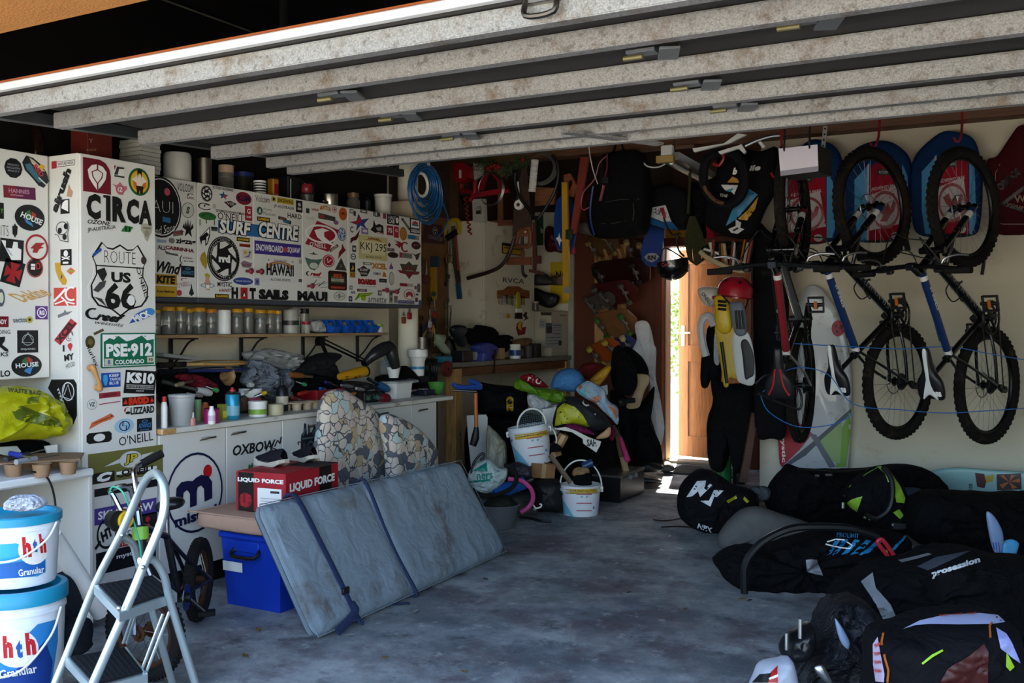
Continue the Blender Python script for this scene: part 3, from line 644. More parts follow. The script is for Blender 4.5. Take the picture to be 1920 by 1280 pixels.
stk(td,PT,238,932,118,18,'r','#d9d7d0',[('l','#888',[(-.5,1),(-.5,-1)],.01),('l','#888',[(.3,1),(.3,-1)],.01)])
stk(td,PT,237,958,116,30,'r','#4a3a8a',[('t',W,'SKI SQUAW',.0,0,1.8,1.2,0,.03),('e','#b33a30',-.12,0,.11,.42)])
stk(td,PT,200,1000,40,60,None,None,[('o',K,0,0,.95,.95,.16),('t',K,'HT',0,0,1.1,.7,20,.06),('l',K,[(-1.1,-.8),(-.6,-.4)],.2)])
stk(td,PT,262,985,66,40,'r','#1d1a1a',[('e','#b9252c',.45,.45,.14,.25),('e','#b9252c',-.2,-.2,.2,.3),('t',W,'GEP',-.4,-.35,.9,.8,0,.08),('p','#c92a2c',[(.2,-.7),(.75,-.7),(.48,.1)]),('p',W,[(.32,-.6),(.64,-.6),(.48,-.1)])])
stk(td,PT,255,1013,72,11,'r','#9c2a30',[('t',W,'2 SURF',-.5,0,.5,.9)])
stk(td,PT,238,1044,112,40,'r','#161316',[('t',W,'mystic',.0,.2,.7,.5)])
# --- side of the tall cupboard
stk(tc_,PSd,119,307,44,14,'r','#e2e0da',[('r',RD,-.78,0,.44,2),('r','#222',.22,0,1.5,1.5),('r','#e2e0da',.22,0,1.44,1.2),('t','#222','VENTURE WEAR',.22,0,1.3,.7)])
tx(tc_,PSd,115,357,84,14,'airush',K,70,.06,.2)
stk(tc_,PSd,131,357,15,26,[(-.8,-.8),(-.2,1),(.3,.2),(.8,-.2),(.5,-1)],'#b98a72')
stk(tc_,PSd,122,387,17,27,'r',K,[('p',W,[(-.75,-.2),(-.5,.5),(.1,.85),(.75,.85),(.75,-.75)])])
stk(tc_,PSd,119,434,30,42,None,None,[('o',K,-.15,.3,.75,.6,.07),('e',K,.35,.45,.26,.27),('e',K,-.4,.1,.26,.27),('e',K,.2,-.5,.26,.27),('l',K,[(.5,.9),(.8,.4),(.6,-.2),(.65,-1)],.06),('l',K,[(-1,-.2),(-.6,-.3),(-.3,-.8),(.65,-.95)],.06)])
stk(tc_,PSd,124,482,21,30,'r',K,[('e',W,0,.45,.4,.4),('l',W,[(-.7,-.3),(.7,.05)],.15),('l',W,[(-.7,.05),(.7,-.3)],.15),('r',W,0,-.7,1.0,.25)])
stk(tc_,PSd,115,513,24,42,[(-1,1),(-.1,1),(-.05,.35),(.9,-.6),(.7,-1),(.2,-1),(-.4,-.5),(-.9,.3)],'#c79a28',[('p','#25336b',[(-.05,-.3),(.12,-.05),(.22,-.25),(.05,-.5)])])
stk(tc_,PSd,133,508,17,14,[(-1,0),(0,1),(1,0),(0,-1)],'#cf6a3a',[('r','#9aa046',0,0,1.4,.4)])
stk(tc_,PSd,122,556,42,34,'r','#c8473c',[('l',W,[(-1,-.5),(-.4,.2),(.1,.9)],.22),('l',W,[(-.9,-.8),(0,-.4),(.3,-1)],.16),('o',W,.6,.3,.6,.8,.2,60,300),('l',W,[(-.3,0),(.2,-.6),(.9,-.8)],.16)])
stk(tc_,PSd,122,588,28,16,[(-1,-.3),(-.2,.3),(0,1),(.2,.4),(1,.6),(.4,-.2),(-.1,-.4),(-.9,-1)],'#777')
stk(tc_,PSd,123,622,52,15,'r','#b4303a',[('t','#3a0d12','XCEL',0,0,1.9,1.7,0,.06)],52)
stk(tc_,PSd,131,630,16,22,None,None,[('o','#222',0,0,.8,.9,.1,20,330),('o','#222',.1,.1,.5,.6,.1,20,330)],-20)
stk(tc_,PSd,129,665,26,44,None,None,[('t',K,'I',-.7,.55,.25,.55,0,.04),('p','#c03038',[(.1,.95),(.35,1.05),(.6,.85),(.3,.3),(-.1,.7),(-.05,.95)]),('t',K,'MY',.1,-.2,1.4,.55,8,.04),('t',K,'HOOD',.3,-.85,1.3,.4,12,-.01)])
stk(tc_,PSd,117,752,54,84,[(-1,.55),(-.75,.95),(.8,1),(1,.8),(1,-.6),(.75,-1)],K,[('o',W,.42,.45,.42,.42,.05),('l',W,[(.2,.75),(.0,.2),(.7,.1),(.42,.75),(.15,.3)],.05),('t',W,'mystic',.1,-.1,1.5,.24,-60,.03)])
# --- cupboard over the desk
stk(ld,PL_,25,315,34,38,circ(0,0,1,1,10),K,[('t','#8a8f94','MIGHTY',0,.3,1.3,.18),('t','#8a8f94','MIGHTY',0,0,1.5,.18),('t','#8a8f94','MIGHTY',0,-.3,1.3,.18)])
stk(ld,PL_,67,322,50,56,[(-1,.5),(-.7,1),(-.2,.9),(.3,.6),(.8,.1),(1,-.5),(.6,-1),(.2,-.9),(-.2,-.5),(-.8,0)],'#1f2326',[('p','#3e6a7c',[(-.8,.4),(-.4,.5),(.5,-.6),(.2,-.7),(-.7,.1)]),('p','#c9b29a',[(-.5,.9),(-.1,.7),(.7,.1),(.4,.1),(-.3,.5)]),('t','#b33a36','RED',.2,.1,.9,.35,-48,.04),('e',YE,.45,.4,.22,.14),('r','#c9ccc8',.5,-.6,.8,.1,-35)])
stk(ld,PL_,37,361,60,23,'r','#5a1b40',[('r','#7a2230',-.6,0,.8,2),('t','#c08aa0','HANNES',-.05,.2,1.3,.7),('t','#d9a0ac','PHOTOGRAPHY',-.2,-.5,.8,.25)],2)
stk(ld,PL_,56,408,56,49,'e',K,[('p','#2f6a36',[(-.3,.4),(.0,.6),(.1,0),(-.2,-.1)]),('p','#a8352c',[(.1,.5),(.4,.3),(.35,-.1),(.1,.1)]),('p','#3c7fb5',[(-.4,-.1),(.1,-.4),(.2,-.7),(-.3,-.4)]),('t','#d9dedb','HOUSE',.1,-.05,1.5,.45,-20,.03)])
stk(ld,PL_,5,432,24,22,None,None,[('t',K,'BITS',0,0,1.8,1.8,0,-.02)]);stk(ld,PL_,28,432,10,27,[(-1,.6),(-.3,.7),(0,1),(.4,.7),(1,.6),(.8,-.5),(.4,-.7),(0,-1),(-.4,-.7),(-.9,-.5)],K)
stk(ld,PL_,69,464,43,50,None,None,[('o','#9c2226',0,0,1,1,.16),('p','#9c2226',[(-.6,-.1),(-.1,.35),(.7,.4),(.3,.1),(.6,.05),(.2,-.1),(0,-.4),(-.4,-.4),(-.3,-.1)])])
stk(ld,PL_,22,470,44,44,'r',K,[('p',W,[(-.95,.8),(-.55,.8),(-.55,.2),(.0,.2),(.1,.8),(.45,.8),(.5,.3),(.8,.2),(.8,-.7),(.0,-.8)]),('t',BL,'CENTURY',-.25,-.1,.9,.14,-50)],-3)
stk(ld,PL_,24,511,38,46,'r',K,[('p','#9c1f22',[(-.8,.5),(-.2,.15),(-.5,.8),(.5,.8),(.2,.15),(.8,.5),(.8,-.5),(.2,-.15),(.5,-.8),(-.5,-.8),(-.2,-.15),(-.8,-.5)])],-15)
stk(ld,PL_,65,502,31,36,None,None,[('o','#9a2a34',0,0,1,1,.12),('e',K,0,0,.86,.86),('r',W,-.25,.1,.5,.6),('o','#c92a3a',.35,.2,.3,.35,.1),('l',K,[(-.5,.1),(0,.1)],.08)])
stk(ld,PL_,57,552,70,26,None,None,[('t','#c49a52','Dakine',0,0,2,1.4,38,.02),('r','#999',.6,-.3,.6,.06,38)])
stk(ld,PL_,78,586,23,25,'r','#5b2f7a',[('e',W,0,0,.8,.8),('e','#5b2f7a',0,0,.66,.66),('t',W,'RG',0,0,.8,.7,0,.05)])
stk(ld,PL_,42,600,40,18,None,None,[('t','#6b7370','sector',-.2,0,1.4,1,6,.03),('e','#b7a53a',.65,.1,.3,.7),('e','#2a2a24',.65,.1,.14,.3)])
stk(ld,PL_,5,603,22,20,'r','#6a0f18',[('t',W,'LADY',-.2,0,1.7,.9)]);tx(ld,PL_,8,622,22,8,'DING','#222',0,0)
stk(ld,PL_,52,640,39,42,'r',K,[('o','#b5c0bd',0,.15,.55,.5,.05),('l','#b5c0bd',[(0,.8),(-.6,-.1),(.55,-.1),(0,.8)],.06),('t','#b5c0bd','mystic',0,-.68,1.4,.2,0,.02)])
stk(ld,PL_,6,646,24,34,None,None,[('p',K,[(-1,.8),(.3,.9),(.2,.4),(-.2,0),(.7,-.5),(.8,-.8),(.2,-.7),(-.6,-.2),(-1,-.2)])]);tx(ld,PL_,8,664,14,8,'KS',K)
stk(ld,PL_,50,685,57,42,'e',K,[('p','#2f6a36',[(-.3,.5),(.0,.8),(0,.2),(-.3,.1)]),('p','#a8352c',[(.05,.8),(.4,.5),(.3,.2),(.0,.3)]),('p','#3c7fb5',[(-.1,-.3),(.4,-.1),(.2,-.8),(-.2,-.5)]),('t','#d9dedb','HOUSE',0,.05,1.5,.42,4,.03)])
tx(ld,PL_,8,700,22,12,'.LO',K,0,.03);stk(ld,PL_,2,395,10,30,'r',K,[('t','#6fae3a','Y',.2,0,1.0,.6)]);stk(ld,PL_,2,558,14,34,circ(0,0,1,1,12),'#4f5360',[('e','#c9cdb4',0,0,.6,.6)])
# --- wall cupboard A
stk(uda[0],PU,302,388,78,115,'e',K,[('o',W,0,0,.93,.93,.03),('t',W,'MAUI',-.18,.02,1.5,.38,0,-.03),('e','#c4546a',.28,.52,.14,.125),('r','#2f6d9c',.24,-.4,.38,.16,-4),('t',W,'and Sons',.1,-.72,1.1,.26,12,-.01,.3)])
tx(uda[0],PU,347,352,30,15,'VOLCOM',K,0,0);tx(uda[0],PU,357,371,15,4,'SAIL','#6a1f24');stk(uda[0],PU,357,366,14,7,None,None,[('o',K,0,0,.9,.9,.3,40,220)])
stk(uda[0],PU,352,394,24,30,'e','#c9cbb9',[('o','#4c5f57',0,0,.96,.96,.07),('t','#3c5048','S',0,0,.5,.9,0,.05)],-12)
stk(uda[0],PU,352,427,22,33,[(-.9,0),(-.6,.5),(-.5,.05),(-.3,.8),(-.15,.1),(.05,1),(.2,.1),(.5,.9),(.45,0),(.8,.5),(1,.1),(.5,-.3),(.7,-1),(.1,-.6),(-.5,-1),(-.3,-.3)],K)
stk(uda[0],PU,333,437,18,10,'r','#6d6a62',[('t','#a83038','TEAM',0,0,1.6,1)],12);stk(uda[0],PU,341,434,8,12,[(-1,.2),(-.2,.3),(0,1),(.2,.3),(1,.2),(.4,-.3),(.6,-1),(0,-.5),(-.6,-1),(-.4,-.3)],'#5a1a1e')
stk(uda[0],PU,322,451,12,11,circ(0,0,1,1,8),'#7c7a70');tx(uda[0],PU,348,454,38,13,'zigzag',K,0,.04);stk(uda[0],PU,303,452,18,6,'r','#8fa5b4')
tx(uda[0],PU,337,467,54,7,'CABRINHA','#6a1f28',-3,.05);stk(uda[0],PU,322,475,26,9,[(-1,1),(-.8,-.4),(1,-1),(.8,0),(-.2,.2)],'#5d6259');tx(uda[0],PU,303,464,16,8,'ALL',K)
stk(uda[0],PU,350,487,27,17,None,None,[('o',K,-.6,0,.4,.9,.14,90,270),('t','#8a4a44','KITING',.1,.4,1.3,.4),('t',K,'SAIL & TRAIN',.2,-.3,1.3,.3)])
tx(uda[0],PU,317,502,46,22,'Wind',K,-4,.04,.35);stk(uda[0],PU,352,509,25,21,'r',K,[('t','#47809e','ADVANCE',0,-.2,1.7,.7),('o','#47809e',0,.5,.4,.2,.1)])
stk(uda[0],PU,311,524,42,20,'r','#b78a26',[('t',K,'KITE',0,0,1.7,1.5,0,.06,.1)]);stk(uda[0],PU,311,546,42,20,'r','#b78f28',[('t',K,'boardtahoe',-.05,.0,1.5,.5,0,.03,.2)])
tx(uda[0],PU,344,533,25,9,"O'NEILL",'#8a2e38',14,-.01);stk(uda[0],PU,336,549,10,12,circ(0,0,1,1,9),'#a8394a');stk(uda[0],PU,359,543,10,24,[(-1,-.6),(-.3,.2),(0,1),(.3,.2),(1,-.6),(0,-1)],'#26282a');stk(uda[0],PU,345,524,14,6,None,None,[('o','#8a2e38',0,0,.9,.9,.3,30,230)])
# --- wall cupboard B (three doors)
b0,b1,b2=udb
def rrd(par,cx,cy,w_,h_,big):
    bl=[]
    for k in range(6):
        a=60*k;p=lambda r,d:(r*cos(rad(a+d)),r*sin(rad(a+d)));bl.append(('p','#d8d6cd',[p(.74,4),p(.78,25),p(.77,48),p(.5,62),p(.47,40)]))
    it=[('o',K,0,0,1,1,.06),('e',K,0,0,.92,.92)]+([('e','#d8d6cd',0,0,.88,.88),('o',K,0,0,.93,.93,.12),('e',K,0,0,.80,.80)]if big else[])+bl+[('t',W,'rrd',0,0,.7,.34,0,.07)]
    if big:
        for i,c in enumerate('roberto ricci designs research & development '):it.append(('t','#cfcfc8',c,.865*cos(rad(170-i*8)),.865*sin(rad(170-i*8)),.055,.07,80-i*8,.02))if c!=' ' else None
    stk(par,PU,cx,cy,w_,h_,'e','#d8d6cd',it,label='round camera-shutter sticker')
rrd(b0,387,363,22,30,0);rrd(b0,419,485,61,84,1)
tx(b0,PU,418,354,38,5,'KITEBOARDING','#333',0);stk(b0,PU,419,366,17,15,[(-1,.2),(-.2,.3),(0,1),(.2,.3),(1,.2),(.4,-.3),(.6,-1),(0,-.5),(-.6,-1),(-.4,-.3)],'#2a5a88',[('p','#a8303a',[(0,0),(1,.1),(.4,-.4),(.5,-.9),(0,-.5)])])
stk(b0,PU,457,372,29,24,'e','#7a1f2c',[('t','#2a1c44','KUM',0,0,1.6,.9,0,.05)]);stk(b0,PU,432,382,24,16,[(-1,.2),(0,.7),(1,.2),(0,-1)],'#2e2c2c',[('t','#b9a5a0','VIR',0,0,1.2,.7)])
stk(b0,PU,384,387,26,13,None,None,[('o',K,0,0,1,1,.2,40,330),('o',K,.3,.1,.5,.6,.2,40,200)]);tx(b0,PU,432,398,55,5,'GIVEMEDOUGHNUTMUSH','#333');stk(b0,PU,402,386,6,10,[(-1,-1),(-1,.6),(0,1),(1,.6),(1,-1)],'#bdb9ac')
stk(b0,PU,466,400,13,27,'r','#9c1f33',[('t',W,'G',0,.3,1,.7),('t',W,'SURF',0,-.5,1.3,.3)]);stk(b0,PU,389,405,33,15,'e','#2f6a34',[('o','#17301a',0,0,.6,.6,.16,20,200)])
for dx,l in((-14,12),(-2,8),(13,11)):stk(b0,PU,389+dx,405+6+l/2,1.6,l,'r','#2f6a34')
tx(b0,PU,433,407,50,13,"O'NEILL",K,0,.0);stk(b0,PU,402,429,12,8,'r','#3d5248',[('r','#1d2420',0,.4,2,.9)])
stk(ub,PU,486,433,146,23,'r','#2a66a0',label='long blue surf shop banner')
stk(ub,PU,440,427,60,32,None,None,[('t',K,'SURF',0,-.02,2.05,1.75,0,.12,.12),('t',W,'SURF',0,0,1.95,1.6,0,.04,.12)],th=.004,label='white jagged letters outlined in black');stk(ub,PU,522,434,76,36,None,None,[('t',K,'CENTRE',0,-.02,2.05,1.75,0,.12,.12),('t',W,'CENTRE',0,0,1.95,1.6,0,.04,.12)],th=.004,label='white jagged letters outlined in black')
stk(b0,PU,384,442,20,38,[(-1,-.2),(1,1),(1,.1),(.5,-.8),(.1,-1),(.1,-.4),(-.5,-.5),(-.7,-.9)],K,[('p',W,[(-.8,-.15),(.8,.8),(.8,.15),(.3,.4)]),('p',W,[(.25,-.1),(.7,.1),(.35,-.7),(.25,-.75)])])
stk(b0,PU,382,488,14,34,[(.2,1),(.8,.4),(1,-.2),(.6,-1),(-.4,-.5),(-1,.1),(-.7,.6)],'#a88b2e');stk(b0,PU,456,449,24,8,'r',K,[('t',YE,'DAKINE',0,0,1.7,1.1,0,.04)]);stk(b0,PU,459,460,20,6,'r','#a83a26',[('t',K,'airush',0,0,1.8,1.2)])
stk(b0,PU,463,476,18,17,'r','#c9c2b4',[('p','#7a5ba0',[(-.8,-.8),(.2,-.3),(.9,.9),(.4,-.7)]),('e','#c79a36',-.4,.3,.35,.4),('e','#3a3a52',.5,.4,.2,.2)]);stk(b0,PU,462,495,22,13,[(-1,.2),(-.4,1),(.4,.6),(1,.4),(.6,-1),(-.6,-1)],'#8a6f7e',[('t','#5a2630','VOLLKITE',0,-.3,1.6,.6)])
stk(b0,PU,456,527,37,14,'e','#2d3f86',[('t','#b9c0cc','WAVE SAILING',0,0,1.6,.5)]);stk(b0,PU,389,533,28,14,None,None,[('o','#4f86a8',0,-.3,.95,.6,.14)]);stk(b0,PU,389,529,16,34,[(-.7,.9),(0,1),(.6,.8),(.4,.3),(.8,-.1),(.5,-.9),(-.4,-.8),(-.7,-.1),(-.4,.4)],'#c79a86',[('p','#b9a53a',[(-.7,.9),(0,1),(.6,.8),(.4,.5),(-.6,.6)]),('r',W,0,-.5,.8,.4)])
tx(b0,PU,421,533,27,9,'MYSTIC',K,0,.02);tx(b0,PU,421,544,22,6,'VANS!','#6a1c2a',4,.02,.2);stk(b0,PU,416,555,26,8,'r',K,[('t',YE,'DAKINE',0,0,1.7,1.1,0,.04)])
stk(ub,PU,530,553,184,20,None,None,[('t',K,'H',-.93,.05,.12,2,0,.07),('t',K,'T',-.60,.05,.12,2,0,.08),('t',K,'SAILS',-.19,0,.6,1.9,0,.08),('t',K,'MAUI',.62,0,.66,1.9,0,.06),('r','#a8202a',-.765,.05,.13,2),('p',K,[(-.81,-.5),(-.765,.7),(-.72,-.5)]),('p',W,[(-.785,-.5),(-.765,.2),(-.745,-.5)])],th=.004,label='long black lettered sail maker sticker')
# middle door
tx(b1,PU,492,373,27,12,'Volcom',K,0,-.01);stk(b1,PU,513,373,8,9,'r','#b59a2a',[('e',K,0,0,.5,.6)]);stk(b1,PU,535,377,31,11,'r','#b9a22c',[('t','#3a3412','DICEWAG',0,0,1.8,1.1,0,.03)]);stk(b1,PU,561,387,12,22,'r',K,[('e','#bdb9ac',0,.3,.5,.3),('r','#bdb9ac',0,-.4,1.2,.4)])
tx(b1,PU,532,389,38,7,'JP-AUSTRALIA','#333',0,.01,.2);stk(b1,PU,487,395,11,15,'e','#2c5a50',[('p',W,[(-.5,-.7),(0,.7),(.5,-.7),(.15,-.4),(0,.1),(-.15,-.4)])]);tx(b1,PU,501,393,16,6,'Alpine','#333',0,-.01);tx(b1,PU,505,401,23,6,'Meadows','#333',0,-.01)
tx(b1,PU,552,405,26,9,'HARD',K,0,.01);stk(b1,PU,494,411,24,8,'r',K,[('t',YE,'DAKINE',0,0,1.7,1.1,0,.04)]);stk(b1,PU,534,413,24,13,[(-1,1),(.2,.8),(.3,.2),(1,.1),(1,-1),(-.2,-.6),(-.3,0),(-1,.1)],'#2c3a44',[('t','#b35a2c','HOT',-.3,.4,.9,.6,0,.04),('t','#3a8aa0','WEST',.3,-.3,1,.6,0,.04)])
stk(b1,PU,522,467,87,24,'r','#3f2f82',[('t',W,'SNOWBOARD',-.38,0,1.15,1.05,0,.02),('e','#b84a34',.28,0,.09,.4),('t',W,'SQUAW',.66,0,.55,1.0,0,.02)])
plate(b1,PU,524,507,68,46,'#d6d6d0',[('o','#b5536a',0,-.1,.85,.85,.07,20,160),('o','#c9a23a',0,-.1,.78,.78,.1,20,160),('o','#6a5ba0',0,-.1,.68,.68,.07,20,160),('t','#333','HAWAII',0,.8,.7,.17,0,0),('t',K,'HAWAII',0,.04,1.5,.95,0,.03),('t','#222','ALOHA STATE',0,-.77,1.1,.2,0,.0),('e','#555',-.65,.78,.04,.05),('e','#555',.68,.78,.04,.05)],'white rainbow licence plate')
stk(b1,PU,482,528,9,13,'r','#7a7ba0',[('e','#36386a',0,0,.5,.5)]);stk(b1,PU,563,526,6,6,'r','#55564f');stk(b1,PU,563,490,5,8,'r','#a9a89c')
# third door
tx(b2,PU,590,383,16,4,'mopac','#888',0,-.02);stk(b2,PU,577,395,6,9,'r','#26323c');tx(b2,PU,590,393,14,5,'VANS','#9c3a44');stk(b2,PU,610,391,21,12,[(-1,-.6),(-.8,.6),(0,1),(.8,.6),(1,-.6),(0,-.2)],'#b8743a',[('t',W,'CASS',0,.2,1.3,.7)]);stk(b2,PU,627,393,9,12,None,None,[('o','#9c2a34',0,0,.95,.95,.2),('e','#9c2a34',0,0,.4,.4)])
stk(b2,PU,643,401,15,24,'e','#b8541c',[('p','#4a1c08',[(-.6,-.1),(0,.3),(.6,-.1),(0,-.05)])]);stk(b2,PU,613,407,32,12,[(-1,1),(-.4,.9),(1,.4),(1,-1),(-1,-.8)],'#4b5348',[('e','#a8202c',-.5,0,.22,.6),('t','#1b1f1b','HAWAII',.3,-.1,1.1,.9)]);tx(b2,PU,582,409,16,8,'bzyde','#8a8880',0,-.02);stk(b2,PU,630,417,10,9,circ(0,0,1,1,7),'#8a6a80')
stk(b2,PU,604,443,66,56,[(-.28,1),(1,.55),(.35,-1),(-.95,-.62)],'#9a1c2c',[('o',W,-.05,.15,.92,.62,.12,40,400),('e','#9a1c2c',.1,.12,.6,.38),('p',W,[(-.45,.35),(0,.55),(.4,.45),(.1,.3),(.1,0),(.8,-.62),(.0,-.35),(-.3,-.1)]),('t',W,"O'NEILL",-.25,-.62,.95,.3,-4,.01)])
stk(b2,PU,641,439,16,25,'e','#2c5f9c',[('e',W,0,0,.85,.85),('e','#2c5f9c',0,0,.75,.78),('t',W,'N',0,.4,.8,.5),('r',W,0,0,1.5,.08),('t',W,'S',0,-.4,.6,.5)])
stk(b2,PU,588,494,33,26,[(-1,.8),(-.3,.6),(.3,.6),(1,.8),(.7,.1),(.5,-.4),(.1,-1),(-.4,-.8),(-.7,-.2)],'#4d7068',[('e','#c4c8b8',0,-.3,.5,.45),('o','#3a4c48',0,-.3,.55,.5,.05)]);stk(b2,PU,588,476,18,9,[(-1,0),(-.2,.3),(0,1),(.2,.3),(1,0),(.2,-.3),(-.2,-.3)],'#3c4240')
stk(b2,PU,616,489,22,24,'e','#9c1f2c',[('o',W,0,0,.85,.85,.08),('l',W,[(-.3,.3),(-.1,-.3),(.4,.3)],.12)],-12);stk(b2,PU,626,465,20,5,'r','#4a4236',[('t','#cfc9b8','SANUK',0,0,1.5,1.2)],38);stk(b2,PU,641,471,15,30,[(-.9,-1),(-.7,-.1),(-.1,.3),(.1,1),(.5,.5),(1,.2),(.5,-.1),(-.1,-.4)],'#7a1620')
stk(b2,PU,639,495,22,24,[(-1,-.95),(.05,1),(1,-.95)],'#3b3936',[('e','#6a6660',0,-.3,.16,.3)]);stk(b2,PU,589,514,30,11,None,None,[('o',K,-.75,.1,.3,.8,.2,60,290),('t','#9c1f2c','reef',.2,.1,1.4,1.4,-2,.06,.2),('t',K,'wetsuits',.3,-.9,1.1,.3)])
stk(b2,PU,600,532,34,16,None,None,[('l',K,[(-.9,-.8),(-.4,.9)],.08),('l',K,[(-.6,-.4),(0,.2),(-.2,-.6),(.5,.7)],.1),('l',K,[(0,-.9),(.9,-.6)],.08),('l',K,[(.2,-.1),(.9,.6)],.06)]);stk(b2,PU,633,526,35,36,[(-1,-.85),(-.85,-1),(.85,-1),(1,-.85),(1,.85),(.85,1),(-.85,1),(-1,.85)],'#331712',[('r','#3c5a4a',0,.1,1.4,.7),('t','#b8451c','BIKE',0,.5,.9,.4,0,.05),('t','#c9b8a0','BIKEWEEK',0,.05,1.4,.3,0,.03),('r','#a8402a',0,-.72,1.5,.2)])
stk(b2,PU,636,555,22,17,'e','#c9c7bc',[('o','#444',0,0,.96,.96,.06),('t','#444','S',0,0,.4,1,0,.02),('t','#444','— —',0,0,1.3,.1)])
# --- wall cupboard C
c0,c1=udc
stk(c0,PU,674,417,38,35,[(-1,-.1),(-.3,.1),(-.1,.95),(.2,.35),(.95,.6),(.45,-.1),(.75,-.6),(.1,-.3),(-.35,-1),(-.25,-.3)],'#26458c',[('p','#9c2434',[(-.9,-.1),(-.3,.15),(-.1,.8),(.15,.3),(.35,.1),(0,0),(-.2,-.25)])])
for x,y,w_,h_,c in((659,396,7,8,'#77777a'),(665,400,4,9,'#333'),(682,396,13,7,'#5a5a58'),(721,405,6,10,'#8a3a44'),(684,433,13,12,'#8a7ba8'),(664,466,7,12,'#444'),(689,494,17,5,'#8a8a80')):stk(c0,PU,x,y,w_,h_,'r',c,[('r','#cfccc0',0,0,1.2,.7)]if w_>6 else[])
tx(c0,PU,706,402,13,9,'KLIM',K,0,.04);stk(c0,PU,707,425,25,24,[(-1,-.6),(-.6,0),(-.5,1),(-.2,.2),(.3,.5),(.9,.3),(1,-1),(.2,-.8),(-.3,-1)],K,[('p','#9a9a92',[(-.2,-.2),(.6,.1),(.6,-.6),(0,-.6)])]);tx(c0,PU,713,437,12,4,'COOL','#b0505a');stk(c0,PU,660,430,8,12,None,None,[('o',K,0,0,.95,.95,.35,50,310)])
stk(c0,PU,666,444,18,30,[(-1,-.9),(-.9,-.2),(0,.1),(1,1),(.6,0),(.2,-.4),(-.4,-.5)],'#54141e')
plate(c0,PU,699,465,54,44,'#c9bd84',[('r','#d6cfa6',0,0,1.6,1.1),('p','#b58a52',[(-.6,.6),(-.2,.85),(.5,.8),(.6,.55),(0,.7)]),('t','#7a3a2a','HAWAII',0,.8,.7,.2),('t',K,'KKJ 295',0,0,1.8,.86,0,.0),('t','#4c5a44','ALOHA STATE',0,-.78,1.1,.18)],'weathered cream licence plate')
stk(c0,PU,662,481,11,13,None,None,[('o',K,0,0,.9,.9,.25),('r',K,0,0,1,.2)]);stk(c0,PU,661,506,10,28,'r',K,[('p','#b5892c',[(-.6,-.05),(.1,.7),(.5,.1),(0,0)]),('r','#b5892c',0,-.6,2,.7),('t',K,'K2',0,-.6,1.3,.5)]);stk(c0,PU,682,508,25,23,[(-1,.2),(-.5,.5),(0,.9),(.5,.5),(1,.3),(.8,-.2),(.5,-.8),(-.4,-.9),(-.6,-.3)],'#272622',[('t','#c4c1b4','SURF',0,.2,1.2,.4,0,.03),('t','#c4c1b4','RIDERS',0,-.4,1.0,.3)])
stk(c0,PU,711,499,29,11,None,None,[('t','#c07a22','XCEL',0,0,2,2,0,.07)]);stk(c0,PU,707,513,14,5,'r','#8ca3ac',[('e','#b0303a',0,0,.3,.8)]);stk(c0,PU,721,514,8,10,[(-1,-1),(-.4,1),(.5,.4),(1,-1)],'#b9702c');stk(c0,PU,688,529,34,14,None,None,[('t','#9c1c26','BOARDS',0,.1,2,1.6,0,.12),('t','#777','WAKEBOARDING TEAM',0,-1.1,1.8,.2)]);stk(c0,PU,718,526,14,7,'r',K,[('t','#888','NEXT',0,0,1.4,.8)])
stk(c0,PU,679,544,18,5,'r','#5a2a3c',[('t','#ccc','VISIT',0,0,1.4,.8)]);stk(c0,PU,683,556,36,17,[(-1,-.9),(-.6,.7),(1,1),(.6,.3),(.2,.2),(.1,-.9),(-.3,-.8),(-.35,-.1)],'#8fae1e',[('l',K,[(-.9,-.8),(-.5,.6),(.9,.9)],.08),('l',K,[(-.3,.1),(.5,.3)],.1)]);tx(c0,PU,707,562,35,10,'arnette','#333',0,.0,.2)
for x,y,w_,h_,c in((658,539,6,8,'#8a8880'),(662,548,7,4,'#4a4f8a'),(712,549,7,10,'#6a6860'),(657,560,7,10,'#3a4060')):stk(c0,PU,x,y,w_,h_,'r',c,[('r','#cfccc0',0,0,.9,.5)])
stk(c1,PU,737,412,22,18,'r',K,[('t',W,'HALF',-.2,.4,1.2,.7,0,.0),('t',W,'CAB',-.3,-.4,1.0,.7),('e',W,.65,0,.25,.6)]);stk(c1,PU,731,432,12,18,'r','#8c2434',[('t',W,'75',0,0,1.3,.9,0,.03)]);stk(c1,PU,743,435,9,21,'r','#a8243a',[('t',W,'G',0,.3,1,.6)]);stk(c1,PU,756,438,14,26,'e','#b58440',[('o','#6e4a1c',0,0,.8,.85,.1),('o','#6e4a1c',0,0,.3,.4,.1)])
stk(c1,PU,761,420,24,4,'r',K,[('r','#b0aca0',0,0,1.5,.5)],-52);stk(c1,PU,778,424,19,28,'r','#24201e',[('r',W,0,.3,1.6,1.1),('p','#a8303a',[(-.5,.5),(0,.7),(.5,.5),(.6,.3),(-.6,.3)]),('r','#2f6a70',0,.15,1.2,.25),('t',W,'ZIGZAG',0,-.65,1.7,.4,0,.03)]);stk(c1,PU,775,445,21,8,'r','#8a8a84',[('r','#2f6f8c',-.3,0,1.3,2)])
stk(c1,PU,730,459,6,9,[(-1,0),(0,1),(1,0),(0,-1)],K);stk(c1,PU,752,461,31,22,None,None,[('p','#8a1f2c',[(-1,.9),(-.2,.7),(.3,.4),(0,.1),(-.2,-.4),(-.5,-.1),(-.8,.2),(-.4,.3),(-.9,.6),(-.3,.5)]),('o','#8a1f2c',.45,-.1,.52,.9,.24,45,315)]);stk(c1,PU,780,460,17,15,'e','#2e1216',[('t','#9c3a44','SPY',0,0,1.2,.7)])
